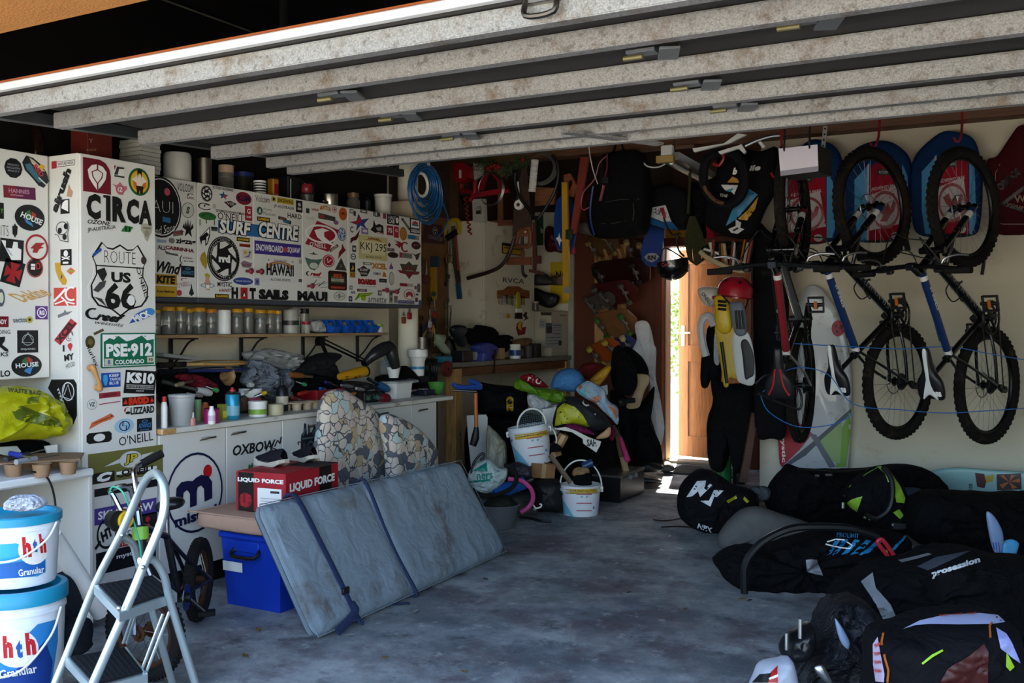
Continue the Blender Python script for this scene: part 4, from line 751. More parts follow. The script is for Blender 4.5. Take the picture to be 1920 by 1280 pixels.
stk(c1,PU,733,468,13,6,'r','#6a5a86',[('r','#b59a3a',-.2,.2,.8,.6)]);stk(c1,PU,737,478,20,11,'e','#2a1418',[('o','#5a3a3c',0,0,.9,.85,.1)]);stk(c1,PU,761,479,24,10,'r','#7f827c',[('r','#a8303c',-.8,0,.4,2),('t','#3c3e3a','VENTURE',.2,0,1.3,1)]);stk(c1,PU,781,480,15,15,[(-1,.6),(-.3,.3),(.2,.6),(1,1),(.7,.2),(.4,-.8),(-.1,-1),(-.3,-.2)],'#33312e')
stk(c1,PU,733,498,9,13,[(-.8,-1),(-.4,0),(.3,1),(.3,.2),(1,-.4),(.8,-1)],'#5a5ba0',[('e','#a8303c',0,0,.4,.4)]);stk(c1,PU,767,506,42,34,[(-1,-.1),(-.6,-.1),(-.8,.6),(-.3,.6),(0,.95),(.3,.6),(.8,.7),(.6,-.1),(1,-.1),(.8,-.45),(.3,-.5),(0,-1),(-.3,-.5),(-.8,-.4)],'#4a4638',[('p','#821c26',[(-.95,-.12),(-.5,-.2),(-.3,.3),(.3,.3),(.5,-.2),(.95,-.12),(.8,-.4),(.3,-.4),(0,-.9),(-.3,-.4),(-.8,-.4)]),('r','#1c1512',0,-.08,.8,.35),('t','#b8aa8c','RIDERS',0,-.08,.7,.2)])
stk(c1,PU,734,522,10,26,'e','#b9b7aa',[('o','#77736a',0,0,.95,.95,.12)]);stk(c1,PU,762,534,25,6,'r','#a8a49a',[('r','#8c1c28',-.45,0,1.1,2)]);stk(c1,PU,767,552,21,20,None,None,[('o','#a8303c',0,0,.98,.98,.1),('p','#a8303c',[(-.6,-.5),(-.6,.2),(-.2,.55),(.4,.5),(.65,.1),(.6,-.5),(.3,-.5),(.25,-.2),(-.2,-.2),(-.25,-.5)])]);stk(c1,PU,733,556,7,24,'r','#8a8a82',[('e','#44443e',0,.5,.6,.3),('e','#44443e',0,-.4,.6,.3)])
stk(c1,PU,762,566,30,6,'r','#33306a',[('t','#b9b9cc','SQUAW VALLEY USA',0,0,1.8,1)]);stk(c1,PU,747,543,10,10,[(-1,-.6),(0,.3),(1,1),(.3,-.2),(.4,-1),(-.2,-.5)],'#5a2c30');stk(c1,PU,742,561,7,13,'r','#7a7470',[('r','#a8303c',0,.5,1.3,.4)])
for x,y,w_,h_,c in((785,541,6,14,'#55564f'),(779,539,4,6,'#8a3a44'),(782,552,5,3,'#333'),(781,562,5,8,'#5a2a34'),(788,567,6,9,'#4a4a7a'),(785,534,4,5,'#444')):stk(c1,PU,x,y,w_,h_,'r',c)
# --- base cupboard lettering
NV='#14163c'
stk(bd[0],PB,366,923,106,150,None,None,[('o',NV,0,0,1,1,.06,-55,300),('e','#b8141f',.44,.48,.16,.17),('p',NV,[(-.68,.05),(-.66,.2),(-.5,.32),(-.3,.33),(-.1,.3),(0,.36),(.2,.42),(.45,.36),(.6,.2),(.6,-.22),(.32,-.28),(.3,.05),(.2,.15),(.08,.12),(.04,0),(.04,-.32),(-.2,-.35),(-.2,.0),(-.3,.1),(-.42,.05),(-.44,-.1),(-.44,-.2),(-.68,-.1)]),('t',NV,'mistral',.02,-.58,1.5,.28,4,.04)],label='large navy round logo')
stk(bd[1],PB,482,838,92,26,None,None,[('t',K,'OXBOW',-.1,0,1.75,1.5,1,.03,.25),('l',K,[(.72,-.3),(.85,.6),(.95,0),(1.0,1)],.06)])
stk(bd[1],PB,470,872,10,12,[(-1,-1),(-.6,.6),(0,-.2),(.6,.8),(1,-1)],'#2f6a3a')
stk(bd[2],PB,577,825,32,66,[(-.8,-.05),(-.75,.35),(-.5,.5),(-.4,1),(-.2,.95),(-.1,.3),(0,.35),(.05,.9),(.25,.85),(.3,.4),(.5,.45),(.8,.85),(.95,.6),(.75,.1),(.8,-.4),(.5,-.9),(-.4,-1),(-.8,-.5)],'#22272b',[('r','#5d6a70',0,.12,1.3,.1),('o','#5d6a70',.3,-.35,.35,.3,.1,0,270),('l','#5d6a70',[(-.5,-.1),(-.3,-.85)],.14),('l','#5d6a70',[(-.6,.3),(-.3,.7)],.16),('l','#5d6a70',[(.1,.4),(.15,.8)],.14),('l','#5d6a70',[(.5,.3),(.8,.6)],.14)])
# ================================================================ shared builders for the clutter
ZR={'b':(280,300,3.556),'4':(280,560,3.43),'l':(0,840,2.908),'m':(360,800,3.122),'a':(720,270,4.415),'c':(740,540,4.5725),'d':(840,680,4.0),'e':(1060,270,4.415),
      'f':(1060,540,3.369),'g':(1440,220,3.7646),'h':(1380,500,3.2),'i':(1200,840,2.6667),'j':(1340,860,3.3103),'k':(1400,1040,3.692),'n':(0,220,4.0),'o':(0,540,4.0),'p':(0,0,1)}
def Q(k,*a):
    x0,y0,s=ZR[k];return[(x0+a[i]/s,y0+a[i+1]/s)for i in range(0,len(a),2)]
def q1(k,x,y):return Q(k,x,y)[0]
def dep(p):return(Vector(p)-CAM).dot(Fh)
def kpx(p):return dep(p)/FP
GLASS=mat('#e8e6da',.12,var=0,trans=.85);CLEAR=mat('#dfe2e0',.3,var=0,trans=.6)
def vessel(name,label,cat,p,w_,h_,parts,group=None,tilt=None):
    """turned thing; parts = (name, material, [(radius fraction, height fraction)...]) of w_/2 and h_"""
    root=T(name,label,cat,p,0,group,M=(Matrix.Translation(Vector(p))@tilt)if tilt else None)
    for pn,m,prof in parts:O(pn,MB().lathe([(r*w_/2,z*h_)for r,z in prof],m,seg=20),root,world=False)
    return root
def vpx(name,label,cat,px,py,z,wp,hp,parts,group=None,f=None):
    p=f(px,py)if f else onZ(px,py,z);k=kpx(p);return vessel(name,label,cat,p,wp*k,hp*k,parts,group)
def PF(name,label,cat,pts,f,val,th,m,part='body',group=None,**kw):
    """soft thing with a body; returns the root and the body"""
    q=[f(x,y,val)for x,y in pts];mb=MB().puff(q,th,m,**kw);zs=[v.z for v in mb.v]
    og=sum(q,Vector())/len(q);root=T(name,label,cat,(og.x,og.y,min(zs)),0,group);return root,O(part,mb,root)
def SL(name,label,cat,pts,f,val,off,m,part='body',group=None):
    q=[f(x,y,val)for x,y in pts];mb=MB().slab(q,off,m);og=sum(q,Vector())/len(q);root=T(name,label,cat,(og.x,og.y,min(v.z for v in mb.v)),0,group);return root,O(part,mb,root)
def wheel(par,c,ax,R_,tr,tyre,rim,sp,nsp=28,tread=True,disc=True):
    c=Vector(c);ax=Vector(ax).normalized();x,y=frame(ax)
    ring=lambda r,n,o=0:[c+x*(r*cos(2*pi*i/n))+y*(r*sin(2*pi*i/n))+ax*o for i in range(n)]
    wp=O('wheel',MB().tube(ring(R_-tr*2-.006,40),.011,rim,6,True,flat=1.0).tube(ring(R_-tr*2+.002,40),.009,rim,6,True),par)
    ty=MB().tube(ring(R_-tr,48),tr,tyre,10,True)
    if tread:
        n=54
        for i in range(n):
            for o in(-.55,0,.55):
                a=2*pi*(i+(.5 if o==0 else 0))/n;d=x*cos(a)+y*sin(a);t=-x*sin(a)+y*cos(a);R3=Matrix((t,ax,d)).transposed()
                ty.box(c+d*(R_-tr+tr*.98*cos(o))+ax*(tr*.95*sin(o)),(2*pi*R_/n*.5,tr*.38,tr*.28),tyre,.001,R=R3)
    O('tyre',ty,wp)
    s=MB()
    for i in range(nsp):
        a=2*pi*i/nsp;b=a+(.5 if i%2 else-.5)*1.1;o=.028*(1 if i%4<2 else-1)
        s.cyl(c+(x*cos(b)+y*sin(b))*.025+ax*o,c+(x*cos(a)+y*sin(a))*(R_-tr*2-.01),.0011,sp,seg=4,cap=False)
    O('spokes',s,wp)['kind']='stuff'
    h=MB().cyl(c-ax*.045,c+ax*.045,.016,rim,seg=12).cyl(c-ax*.05,c+ax*.05,.006,metal('#999'),seg=8)
    for o in(-.03,.03):h.cyl(c+ax*(o-.002),c+ax*(o+.002),.03,rim,seg=14)
    O('hub',h,wp)
    if disc:O('brake_disc',MB().tube(ring(.078,30,-.035),.004,metal('#9a9a98'),4,True).tube([c+x*.02-ax*.035,c+x*.078-ax*.035],.003,metal()).tube([c-x*.02-ax*.035,c-x*.078-ax*.035],.003,metal()).tube([c+y*.02-ax*.035,c+y*.078-ax*.035],.003,metal()).tube([c-y*.02-ax*.035,c-y*.078-ax*.035],.003,metal()),wp)
    return wp
BK=mat('#111112',.5,var=.2);BKC=cloth('#0b0b0d',.3);RUB=mat('#1b1a19',.85,var=.25,bump=.2);GRY=plastic('#5b5e60',.5);WHP=plastic('#e6e5df',.35)
# ================================================================ big pale buckets at the left edge
BT=plastic('#1f8fb0',.35);BB_=plastic('#e4e8ec',.35)
def pool_bucket(label,p,R_,H):
    root=T('bucket',label,'bucket',p,0)
    b=O('body',MB().lathe([(0,0),(R_*.88,0),(R_*.9,.01),(R_*.97,H*.8),(R_*1.0,H*.8),(R_*1.0,H*.83),(R_*.97,H*.83),(R_*.98,H*.9),(0,H*.9)],BB_,seg=40),root,world=False)
    O('lid',MB().lathe([(0,H*.93),(R_*.86,H*.93),(R_*.9,H),(R_*1.01,H),(R_*1.04,H*.985),(R_*1.04,H*.88),(R_*.99,H*.88)],BT,seg=40),root,world=False,label='turquoise lid')
    return root,b
P1=at(36,1308,3.42);P1.z=0;b1_,bb1=pool_bucket('white pool chemical bucket with turquoise lid, lower of the stacked pair at the left edge',P1,.152,.41)
P2=P1+V(-.035,.02,.412);b2_,bb2=pool_bucket('white pool chemical bucket with a rag on its turquoise lid, upper of the stacked pair',P2,.14,.24)
s_=Surf(bb1);RED2='#c01a22'
decal(b1_,s_,[('p','#2b7fc0',[(0,1235),(20,1232),(50,1190),(70,1170),(108,1160),(108,1200),(95,1290),(0,1290)]),('p','#123a86',[(60,1225),(85,1200),(98,1240),(92,1290),(0,1290),(0,1262),(30,1255)]),('e',W,30,1215,42,36),('t',RED2,'h',15,1212,18,42,3,.06),('t',BL,'t',36,1216,12,34,3,.07),('t',RED2,'h',57,1206,18,42,5,.06),('t',W,'Granular',34,1258,70,16,10,.02)],label='red and blue printed label')
s_=Surf(bb2)
decal(b2_,s_,[('p','#2f9fc8',[(0,1020),(30,1018),(60,1028),(85,1035),(85,1072),(70,1080),(0,1085)]),('p','#1b5fa8',[(0,1058),(40,1052),(84,1048),(84,1072),(60,1080),(0,1085)]),('e',W,62,1030,28,28),('t',RED2,'h',50,1025,16,38,4,.06),('t',BL,'t',65,1022,8,26,4,.07),('t',RED2,'h',79,1018,11,36,6,.06),('t',W,'Granular',58,1070,48,13,9,.02)],label='red and blue printed label')
for root,p,R_,z0,sw in((b1_,P1,.152,.32,.24),(b2_,P2,.14,.19,.12)):
    O('handle',MB().tube([p+V(-.1,-.115,z0),p+V(.02,-R_-.02,z0-sw*.65),p+V(.13,-.10,z0-sw*.7),p+V(R_+.012,.0,z0-sw*.3),p+V(R_+.005,.05,z0+.02)],.004,WHP,n=6),root)
rg,_=PF('rag','crumpled white rag lying on the upper bucket lid','rag',Q('l',30,300,70,262,130,255,200,260,235,290,225,325,150,340,60,335),at,dep(P2+V(0,-.03,0)),.05,cloth('#bfc3cc'),wr=.02,fr=22)
# ================================================================ step ladder
AL=mat('#b9c6c6',.32,.75,.06)
sl=T('step_ladder','silver two-step folding ladder with black treads standing in front of the small bicycle','ladder',V(*onZ(200,1400,0)))
L_=[at(62,1380,3.15),at(125,1229,3.2),at(179,1094,3.21),at(227,1000,3.19),at(258,929,3.17),at(276,896,3.12),at(292,887,3.05),at(305,902,2.99),at(309,930,2.96),at(303,977,2.95),at(268,1063,2.93),at(237,1139,2.91),at(175,1280,2.89),at(95,1462,2.85)]
O('front_rail',MB().tube(L_,.0135,AL,12,n=4),sl)
RA=[at(262,1052,2.95),at(288,1050,2.99),at(308,1080,3.02),at(320,1130,3.05),at(366,1280,3.12),at(396,1380,3.15)]
RB=[at(226,1005,3.2),at(248,1018,3.24),at(258,1050,3.27),at(285,1142,3.33),at(323,1280,3.42),at(332,1313,3.45)]
O('rear_leg',MB().tube(RA,.012,AL,12,n=4),sl);O('rear_leg',MB().tube(RB,.012,AL,12,n=4),sl)
for q in(L_[0],L_[-1],RA[-1],RB[-1]):O('rubber_foot',MB().cyl(V(q.x,q.y,0),V(q.x,q.y,.035),.018,RUB),sl)
def tread(cs,z,nm):
    c=[onZ(x,y,z)for x,y in cs];up=V(0,0,1);o=O('step',MB().slab([p-up*.03 for p in c],up*.028,AL),sl)
    cc=sum(c,Vector())/4;m=MB().slab([cc+(p-cc)*.88 for p in c],up*.004,mat('#1d1d1f',.9,bump=.5,bsc=160))
    for i in range(9):
        t=(i+.5)/9;a=(cc+(c[0]-cc)*.86).lerp(cc+(c[3]-cc)*.86,t);b=(cc+(c[1]-cc)*.86).lerp(cc+(c[2]-cc)*.86,t);m.cyl(a+up*.004,b+up*.004,.0025,RUB,seg=5)
    O('tread_mat',m,o)
tread([(176,1096),(224,1147),(332,1110),(288,1077)],.47,0);tread([(122,1231),(176,1290),(277,1262),(237,1211)],.235,1)
for a,b in((at(272,1266,3.06),at(318,1146,3.05)),(at(262,1266,3.08),at(306,1150,3.07)),(at(231,1205,3.3),at(252,1145,3.25)),(at(238,1205,3.32),at(259,1140,3.27))):O('brace',MB().cyl(a,b,.005,AL,seg=8),sl)
for p in(at(229,1003,3.175),at(268,1063,2.915),at(272,1264,3.045),at(223,1140,2.885)):O('rivet',MB().ball(p,.007,metal()),sl)
# ================================================================ small black bicycle behind the ladder
kb=T('childs_bicycle','small muddy black childs bicycle leaning behind the step ladder','bicycle',onZ(320,1200,0))
fc=onZ(272,1275,0)+V(0,0,.18);rc=onZ(373,1163,0)+V(0,0,.183)
RUST=mat('#4a2f20',.8,.3,.4,bump=.3);axR=(rc-fc).cross(ZV).normalized();axF=(axR*.45+(rc-fc).normalized()*.9).normalized()
wheel(kb,rc,axR,.18,.026,RUB,RUST,metal('#8a8780'),20,True,False);wheel(kb,fc,axF,.18,.024,RUB,RUST,metal('#8a8780'),20,True,False)
BKP=mat('#17161a',.35,.2,.3,dirt='#4a3b2c');hd0=at(266,1045,3.75);hd1=at(262,985,3.77);bb=at(335,1120,4.08);st=at(313,1005,4.02)
O('frame',MB().cyl(hd0,hd1,.022,BKP).cyl(hd0+V(0,0,.01),bb,.017,BKP).cyl(hd1,st,.014,BKP).cyl(bb,st,.015,BKP).tube([st,st.lerp(rc,.5)+V(.02,.0,.0),rc+axR*.05],.009,BKP,n=3).tube([st,st.lerp(rc,.5)-V(.03,.0,.0),rc-axR*.05],.009,BKP,n=3).tube([bb,rc+axR*.05],.009,BKP).tube([bb,rc-axR*.05],.009,BKP),kb)
O('head_tube_sleeve',MB().cyl(at(264,1012,3.75),at(263,988,3.76),.03,plastic('#7fb23a')),kb,label='lime green pad on the head tube')
O('fork',MB().tube([hd0,fc+(hd0-fc)*.62+axF*.045,fc+axF*.05],.011,metal('#8f8f92'),n=4).tube([hd0,fc+(hd0-fc)*.62-axF*.045,fc-axF*.05],.011,metal('#8f8f92'),n=4),kb)
CHR=metal('#c9c9cb',.15);stem=at(258,955,3.79)
hb=O('handlebar',MB().tube([hd1,stem],.012,CHR).tube([at(232,968,3.66),at(214,932,3.66),at(208,918,3.68),at(240,912,3.72),at(252,945,3.76),stem,at(260,945,3.82),at(253,900,3.84),at(252,880,3.86),at(262,870,3.88),at(288,856,3.93)],.010,CHR,8,n=5),kb)
O('grip',MB().cyl(at(266,869,3.89),at(304,850,3.95),.016,RUB),hb);O('grip',MB().cyl(at(232,968,3.66),at(214,990,3.6),.016,RUB),hb)
O('horn',MB().lathe([(0,0),(.03,0),(.034,.02),(.03,.06),(.02,.08),(0,.085)],plastic('#d0a818'),Matrix.Translation(at(238,975,3.62))@Matrix.Rotation(-pi/2,4,'Y')).lathe([(0,0),(.035,0),(.03,.04),(0,.05)],BK,Matrix.Translation(at(222,975,3.6))@Matrix.Rotation(-pi/2,4,'Y')),kb,label='yellow and black horn on the handlebar')
O('brake_cable',MB().tube([at(205,925,3.66),at(212,912,3.64),at(232,925,3.62),at(250,975,3.66),at(262,1020,3.68),at(266,1060,3.7)],.0035,plastic('#3fb08a'),6,n=6),kb,label='mint green brake cable')
O('saddle',MB().puff([at(x,y,4.02)for x,y in Q('l',845,320,870,290,920,268,980,270,1005,290,990,320,940,335,880,348)],.05,mat('#141415',.3),wr=.003),kb)
O('seat_post',MB().cyl(st,at(311,955,4.02),.013,CHR),kb)
cr0=bb+axR*.04;O('crank',MB().tube([cr0,cr0+V(.05,.05,-.07)],.008,BKP).cyl(bb-axR*.05,bb+axR*.05,.02,BKP).lathe([(0,0),(.055,0),(.055,.004),(0,.004)],metal('#777'),Matrix.Translation(bb+axR*.03)@axR.to_track_quat('Z','Y').to_matrix().to_4x4()),kb)
for q in(cr0+V(.05,.05,-.07),bb-axR*.06+V(-.05,-.05,.07)):O('pedal',MB().box(q,(.07,.05,.02),RUB,.004,rz=.8),kb)
# ================================================================ blue bin, cushion, red box, shoes
c0_=onZ(425,1131,0);BLU=plastic('#1238a8',.35)
bn=T('storage_bin','blue plastic storage bin with black clip handle under the beige cushion','bin',c0_+V(.24,.17,0))
def frus(x0,x1,y0,y1,z0,z1,ins):return[(x0+ins,y0+ins,z0),(x1-ins,y0+ins,z0),(x1-ins,y1-ins,z0),(x0+ins,y1-ins,z0),(x0,y0,z1),(x1,y0,z1),(x1,y1,z1),(x0,y1,z1)]
x0,y0=c0_.x-.012,c0_.y-.02;HB=.345
BF=[[0,1,2,3],[4,7,6,5],[0,4,5,1],[1,5,6,2],[2,6,7,3],[3,7,4,0]]
m=MB().add(frus(x0,x0+.36,y0,y0+.36,0,HB-.03,.02),BF,BLU);O('body',m,bn)
O('lid',MB().box((x0+.18,y0+.18,HB-.014),(.38,.39,.028),BLU,.008),bn)
O('handle',MB().tube([V(x0+.09,y0+.005,HB-.07),V(x0+.09,y0-.03,HB-.10),V(x0+.23,y0-.03,HB-.10),V(x0+.23,y0+.005,HB-.07)],.009,BK,n=3).box((x0+.16,y0+.0,HB-.06),(.15,.012,.05),BLU,.003),bn,label='black clip handle')
O('tape_label',MB().box((x0+.07,y0+.0,HB-.16),(.12,.003,.045),WHP,.001,R=Matrix.Rotation(.05,3,'X')),bn)
cu=T('seat_cushion','beige foam seat cushion on the blue bin under the red box','cushion',V(x0+.2,y0+.1,HB))
bq=V(x0+.13,y0+.16,HB+.047);cc_=mat('#b5927c',.95,var=.08,bump=.3)
O('body',MB().soft(bq,(.56,.42,.085),cc_,p=6,wr=.004,seg=22),cu)
O('piping',MB().tube([bq+V(.265*a,.2*b,.036)for a,b in((-1,-.9),(-.96,-1),(.96,-1),(1,-.9),(1,.9),(.96,1),(-.96,1),(-1,.9))],.004,cc_,6,True,n=3),cu)
bz=HB+.0945;fl=onZ(443,955,bz);fr_=onZ(536,963,bz);RB_=mat('#a01a26',.55,var=.06)
rb=T('cardboard_box','red and black cardboard box with white lettering on the beige cushion','box',fl.lerp(fr_,.5))
u_=(fr_-fl);u_.z=0;W_=u_.length;u_.normalize();v_=V(-u_.y,u_.x,0);Lr=onZ(648,930,bz)-fr_;L2=.44;H_=.178
hh=V(0,0,H_);c=[fl,fr_,fr_+v_*L2,fl+v_*L2]
bo=MB().add([p for p in c]+[p+hh for p in c],BF,RB_);O('carton',bo,rb)
O('flap',MB().slab([c[0]+hh+u_*.004,c[1]+hh-u_*.004,c[1]+hh-u_*.004+v_*.24,c[0]+hh+u_*.004+v_*.24],V(0,0,.004),RB_).slab([c[3]+hh+u_*.1,c[2]+hh-u_*.004,c[2]+hh-v_*.25,c[3]+hh+u_*.1-v_*.25],V(0,0,.003),mat('#3a3434',.8)),rb)
g=MB();fa=lambda a,b,o=.0015:fl+u_*(W_*a)+hh*b-v_*o
def quad(m,f,a0,a1,b0,b1,mt_,o=.0015):m.add([f(a0,b0,o),f(a1,b0,o),f(a1,b1,o),f(a0,b1,o)],[[0,1,2,3]],mt_)
quad(g,fa,.05,.36,0,1,P('#16110f'));g.text('LIQUID FORCE',fa(.5,.80,.003),u_*W_*.92,hh*.13,P(W),.05)
g.text('LF',fa(.2,.27,.003),u_*W_*.2,hh*.3,P(RD),.05);g.add([fa(.2+.13*cos(a/10*pi),.27+.2*sin(a/10*pi),.002)for a in range(20)],[list(range(20))],P('#7c1820'))
quad(g,fa,.44,.92,.05,.62,P(W),.002);quad(g,fa,.7,.88,.5,.56,P('#333'),.003)
for k in range(4):quad(g,fa,.5,.5+.1*(3+k%2),.14+k*.07,.155+k*.07,P('#999'),.003)
O('print',g,rb,label='white lettering and shipping label')
g=MB();fb=lambda a,b,o=.0015:fr_+v_*(L2*a)+hh*b+u_*o
quad(g,fb,.62,.86,0,1,P('#16110f'));g.text('LIQUID FORCE',fb(.49,.62,.003),v_*L2*.86,hh*.26,P(W),.05)
O('print',g,rb)
def shoe(label,p,rz,tilt=0,L=.25):
    M=Matrix.Translation(Vector(p))@Matrix.Rotation(rz,4,'Z')@Matrix.Rotation(tilt,4,'Y');r=T('running_shoe',label,'shoe',M=M)
    sole=[(-.5,-.14,.02),(-.5,.14,.02),(-.3,.15,.0),(.1,.17,0),(.35,.2,0),(.5,.08,.03),(.5,-.06,.03),(.35,-.18,0),(.1,-.15,0),(-.3,-.15,0)]
    O('sole',MB().slab([V(a*L,b*L,c)for a,b,c in cr(sole,2,True)],V(0,0,.018),plastic('#b9b4a6')),r,world=False)
    m=MB();vs=[];secs=[(-.5,.10,.10,.30),(-.42,.13,.12,.34),(-.25,.14,.12,.31),(-.1,.15,.12,.27),(.08,.16,.11,.22),(.25,.17,.09,.15),(.4,.15,.07,.11),(.5,.06,.03,.05)]
    for a,wd,_,h in secs:
        for k in range(12):t=pi*k/11;vs.append(V(a*L,cos(t)*wd*L,.022+sin(t)**.7*h*L*.9))
    fs=[[i*12+k,i*12+k+1,(i+1)*12+k+1,(i+1)*12+k]for i in range(len(secs)-1)for k in range(11)];m.add(vs,fs,mat('#1b1a20',.8,var=.3,sc=60),True)
    O('upper',m,r,world=False);la=MB()
    for k in range(5):x=(-.08+k*.07)*L;h=(.30-k*.035)*L;la.tube([V(x,-.09*L,h*.8),V(x+.01,0,h+.012),V(x,.09*L,h*.8)],.003,BK,5,n=3)
    la.tube([V(-.05,0,.08),V(-.02,.04,.10),V(.02,.02,.08)],.003,BK,5,n=3);O('laces',la,r,world=False)
    O('stripe',MB().tube([V(-.05,-.155*L,.03),V(0,-.16*L,.05),V(.05,-.15*L,.045)],.006,plastic('#d98a96'),6,n=3,flat=.5),r,world=False,label='pink side stripe')
    return r
p=fl+hh+V(0,0,.006);shoe('black running shoe with pink stripe on the red box, front one of the pair',onZ(508,872,p.z),2.9,0,.22);shoe('black running shoe on the red box, behind the pink-striped one',onZ(545,868,p.z)+V(.0,.10,0),2.75,0,.2)
# ================================================================ grey folded mattress leaning on the cushions
mtm=mat('#7c8992',.85,var=.12,sc=3,bump=.25,bsc=11,dirt='#666462',damt=.3,dsc=4)
mr=T('foam_mattress','long grey-blue folded foam mattress with navy straps leaning on its edge','mattress',onZ(760,1110,0))
A0,A1,B0,B1=onZ(590,1198,.01),onZ(944,1036,.01),at(480,950,4.2),at(858,866,5.62)
nr=(A1-A0).cross(B0-A0).normalized();nr=nr if nr.dot(CAM-A0)>0 else-nr
def mlayer(off,shr,wr,sd):
    m=MB();nu,nv=60,26;vs=[];fs=[]
    for side in(1,-1):
        for j in range(nv+1):
            for i in range(nu+1):
                u,v2=i/nu,j/nv;e=min(u,1-u)*1.84;f=min(v2,1-v2)*.62;uu,vv,rc=u,v2,.055;L2_=math.hypot(rc-e,rc-f)
                if e<rc and f<rc and L2_>rc:k2=rc/L2_;du=(rc-(rc-e)*k2-e)/1.84;dv=(rc-(rc-f)*k2-f)/.62;uu+=du if u<.5 else-du;vv+=dv if v2<.5 else-dv
                uu=(uu*.965+.03)if sd==5 else uu;p=A0.lerp(A1,uu).lerp(B0.lerp(B1,uu),vv*shr);h=.032*(min(1,(e/.04))**.5)*(min(1,f/.04)**.5)
                sm_=1-.45*math.exp(-((u-.43)/.012)**2)if side>0 else 1
                q=V(u*14,v2*1.2,sd)if v2>.5 else V(u*9,v2*2,sd);wn=(noise.noise(q)*wr+(.3-abs(noise.noise(V(u*34,v2*2.2,sd))))*wr)*(.35+min(1.4,abs(v2-.5)*2.8))
                vs.append(p+nr*(off+side*(h*sm_+(wn if h>.01 else 0))))
    n1=(nu+1)
    for s0 in(0,1):
        b=s0*n1*(nv+1)
        for j in range(nv):
            for i in range(nu):fs.append([b+j*n1+i,b+j*n1+i+1,b+(j+1)*n1+i+1,b+(j+1)*n1+i])
    b=n1*(nv+1)
    rim_=[i for i in range(n1)]+[j*n1+nu for j in range(1,nv+1)]+[nv*n1+i for i in range(nu-1,-1,-1)]+[j*n1 for j in range(nv-1,0,-1)]
    for k in range(len(rim_)):a,c=rim_[k],rim_[(k+1)%len(rim_)];fs.append([a,c,c+b,a+b])
    return m.add(vs,fs,mtm,True)
O('front_layer',mlayer(.0,1,.009,1),mr);O('back_layer',mlayer(-.068,1.03,.004,5),mr)
NVY=mat('#2b3654',.8,var=.1,bump=.3,bsc=200)
def mpt(u,v2,o=.04):return A0.lerp(A1,u).lerp(B0.lerp(B1,u),v2)+nr*o
O('strap',MB().tube([mpt(.13,1.0,-.08),mpt(.13,1.03,.0),mpt(.132,.97),mpt(.14,.6,.043),mpt(.145,.3,.043),mpt(.15,.0,.04),mpt(.155,-.02,.05)],.017,NVY,8,n=4,flat=.16,up=nr).box(mpt(.147,.22,.046),(.012,.045,.03),BK,.003),mr)
O('strap',MB().tube([onZ(632,1185,.02),mpt(.15,.05,.045),mpt(.152,.12,.045)],.018,NVY,8,n=3,flat=.2,up=nr),mr)
O('strap',MB().tube([mpt(.45,1.0,-.1),mpt(.45,1.03,.0),mpt(.447,.96,.03),mpt(.44,.6,.022),mpt(.435,.3,.022),mpt(.43,.0,.035),mpt(.43,-.01,.01)],.012,NVY,8,n=4,flat=.5).tube([onZ(735,1132,.01),onZ(768,1130,.01)],.012,NVY,flat=.3),mr)
O('piping',MB().tube([mpt(0,0,.022),mpt(0,1,.022),mpt(.5,1,.022),mpt(1,1,.022),mpt(1,0,.022),mpt(0,0,.022)],.0025,mtm,6),mr)
# ================================================================ floral cushions
def floral():
    m=bpy.data.materials.new('faded_floral_fabric');m.use_nodes=True;t=m.node_tree;b=t.nodes['Principled BSDF'];N=t.nodes.new;L=t.links.new
    tc=N('ShaderNodeTexCoord');nz=N('ShaderNodeTexNoise');nz.inputs['Scale'].default_value=14;L(tc.outputs['Object'],nz.inputs[0])
    mx=N('ShaderNodeMix');mx.data_type='RGBA';mx.inputs[0].default_value=.06;L(tc.outputs['Object'],mx.inputs[6]);L(nz.outputs['Color'],mx.inputs[7])
    v=N('ShaderNodeTexVoronoi');v.inputs['Scale'].default_value=21;L(mx.outputs[2],v.inputs['Vector'])
    r=N('ShaderNodeValToRGB');r.color_ramp.interpolation='CONSTANT';sp=N('ShaderNodeSeparateColor');L(v.outputs['Color'],sp.inputs[0]);L(sp.outputs[0],r.inputs[0]);e=r.color_ramp.elements
    e[0].color=lin('#cbbfae')+[1];e[1].position=.3;e[1].color=lin('#b9a07c')+[1]
    for ps,c in((.45,'#c6b3a6'),(.6,'#aebdb9'),(.74,'#c9bfb0'),(.86,'#5e6066')):k=e.new(ps);k.color=lin(c)+[1]
    v2=N('ShaderNodeTexVoronoi');v2.feature='DISTANCE_TO_EDGE';v2.inputs['Scale'].default_value=21;L(mx.outputs[2],v2.inputs['Vector'])
    n2=N('ShaderNodeTexNoise');n2.inputs['Scale'].default_value=9;n2.inputs['Detail'].default_value=3;L(tc.outputs['Object'],n2.inputs[0])
    th=N('ShaderNodeMath');th.operation='MULTIPLY';L(n2.outputs['Fac'],th.inputs[0]);th.inputs[1].default_value=.2
    ls=N('ShaderNodeMath');ls.operation='LESS_THAN';L(v2.outputs['Distance'],ls.inputs[0])
    sb=N('ShaderNodeMath');sb.operation='SUBTRACT';L(th.outputs[0],sb.inputs[0]);sb.inputs[1].default_value=.062;L(sb.outputs[0],ls.inputs[1])
    m3=N('ShaderNodeMix');m3.data_type='RGBA';L(ls.outputs[0],m3.inputs[0]);L(r.outputs[0],m3.inputs[6]);m3.inputs[7].default_value=lin('#4c4f57')+[1]
    L(m3.outputs[2],b.inputs['Base Color']);b.inputs['Roughness'].default_value=.95;return m
FLO=floral()
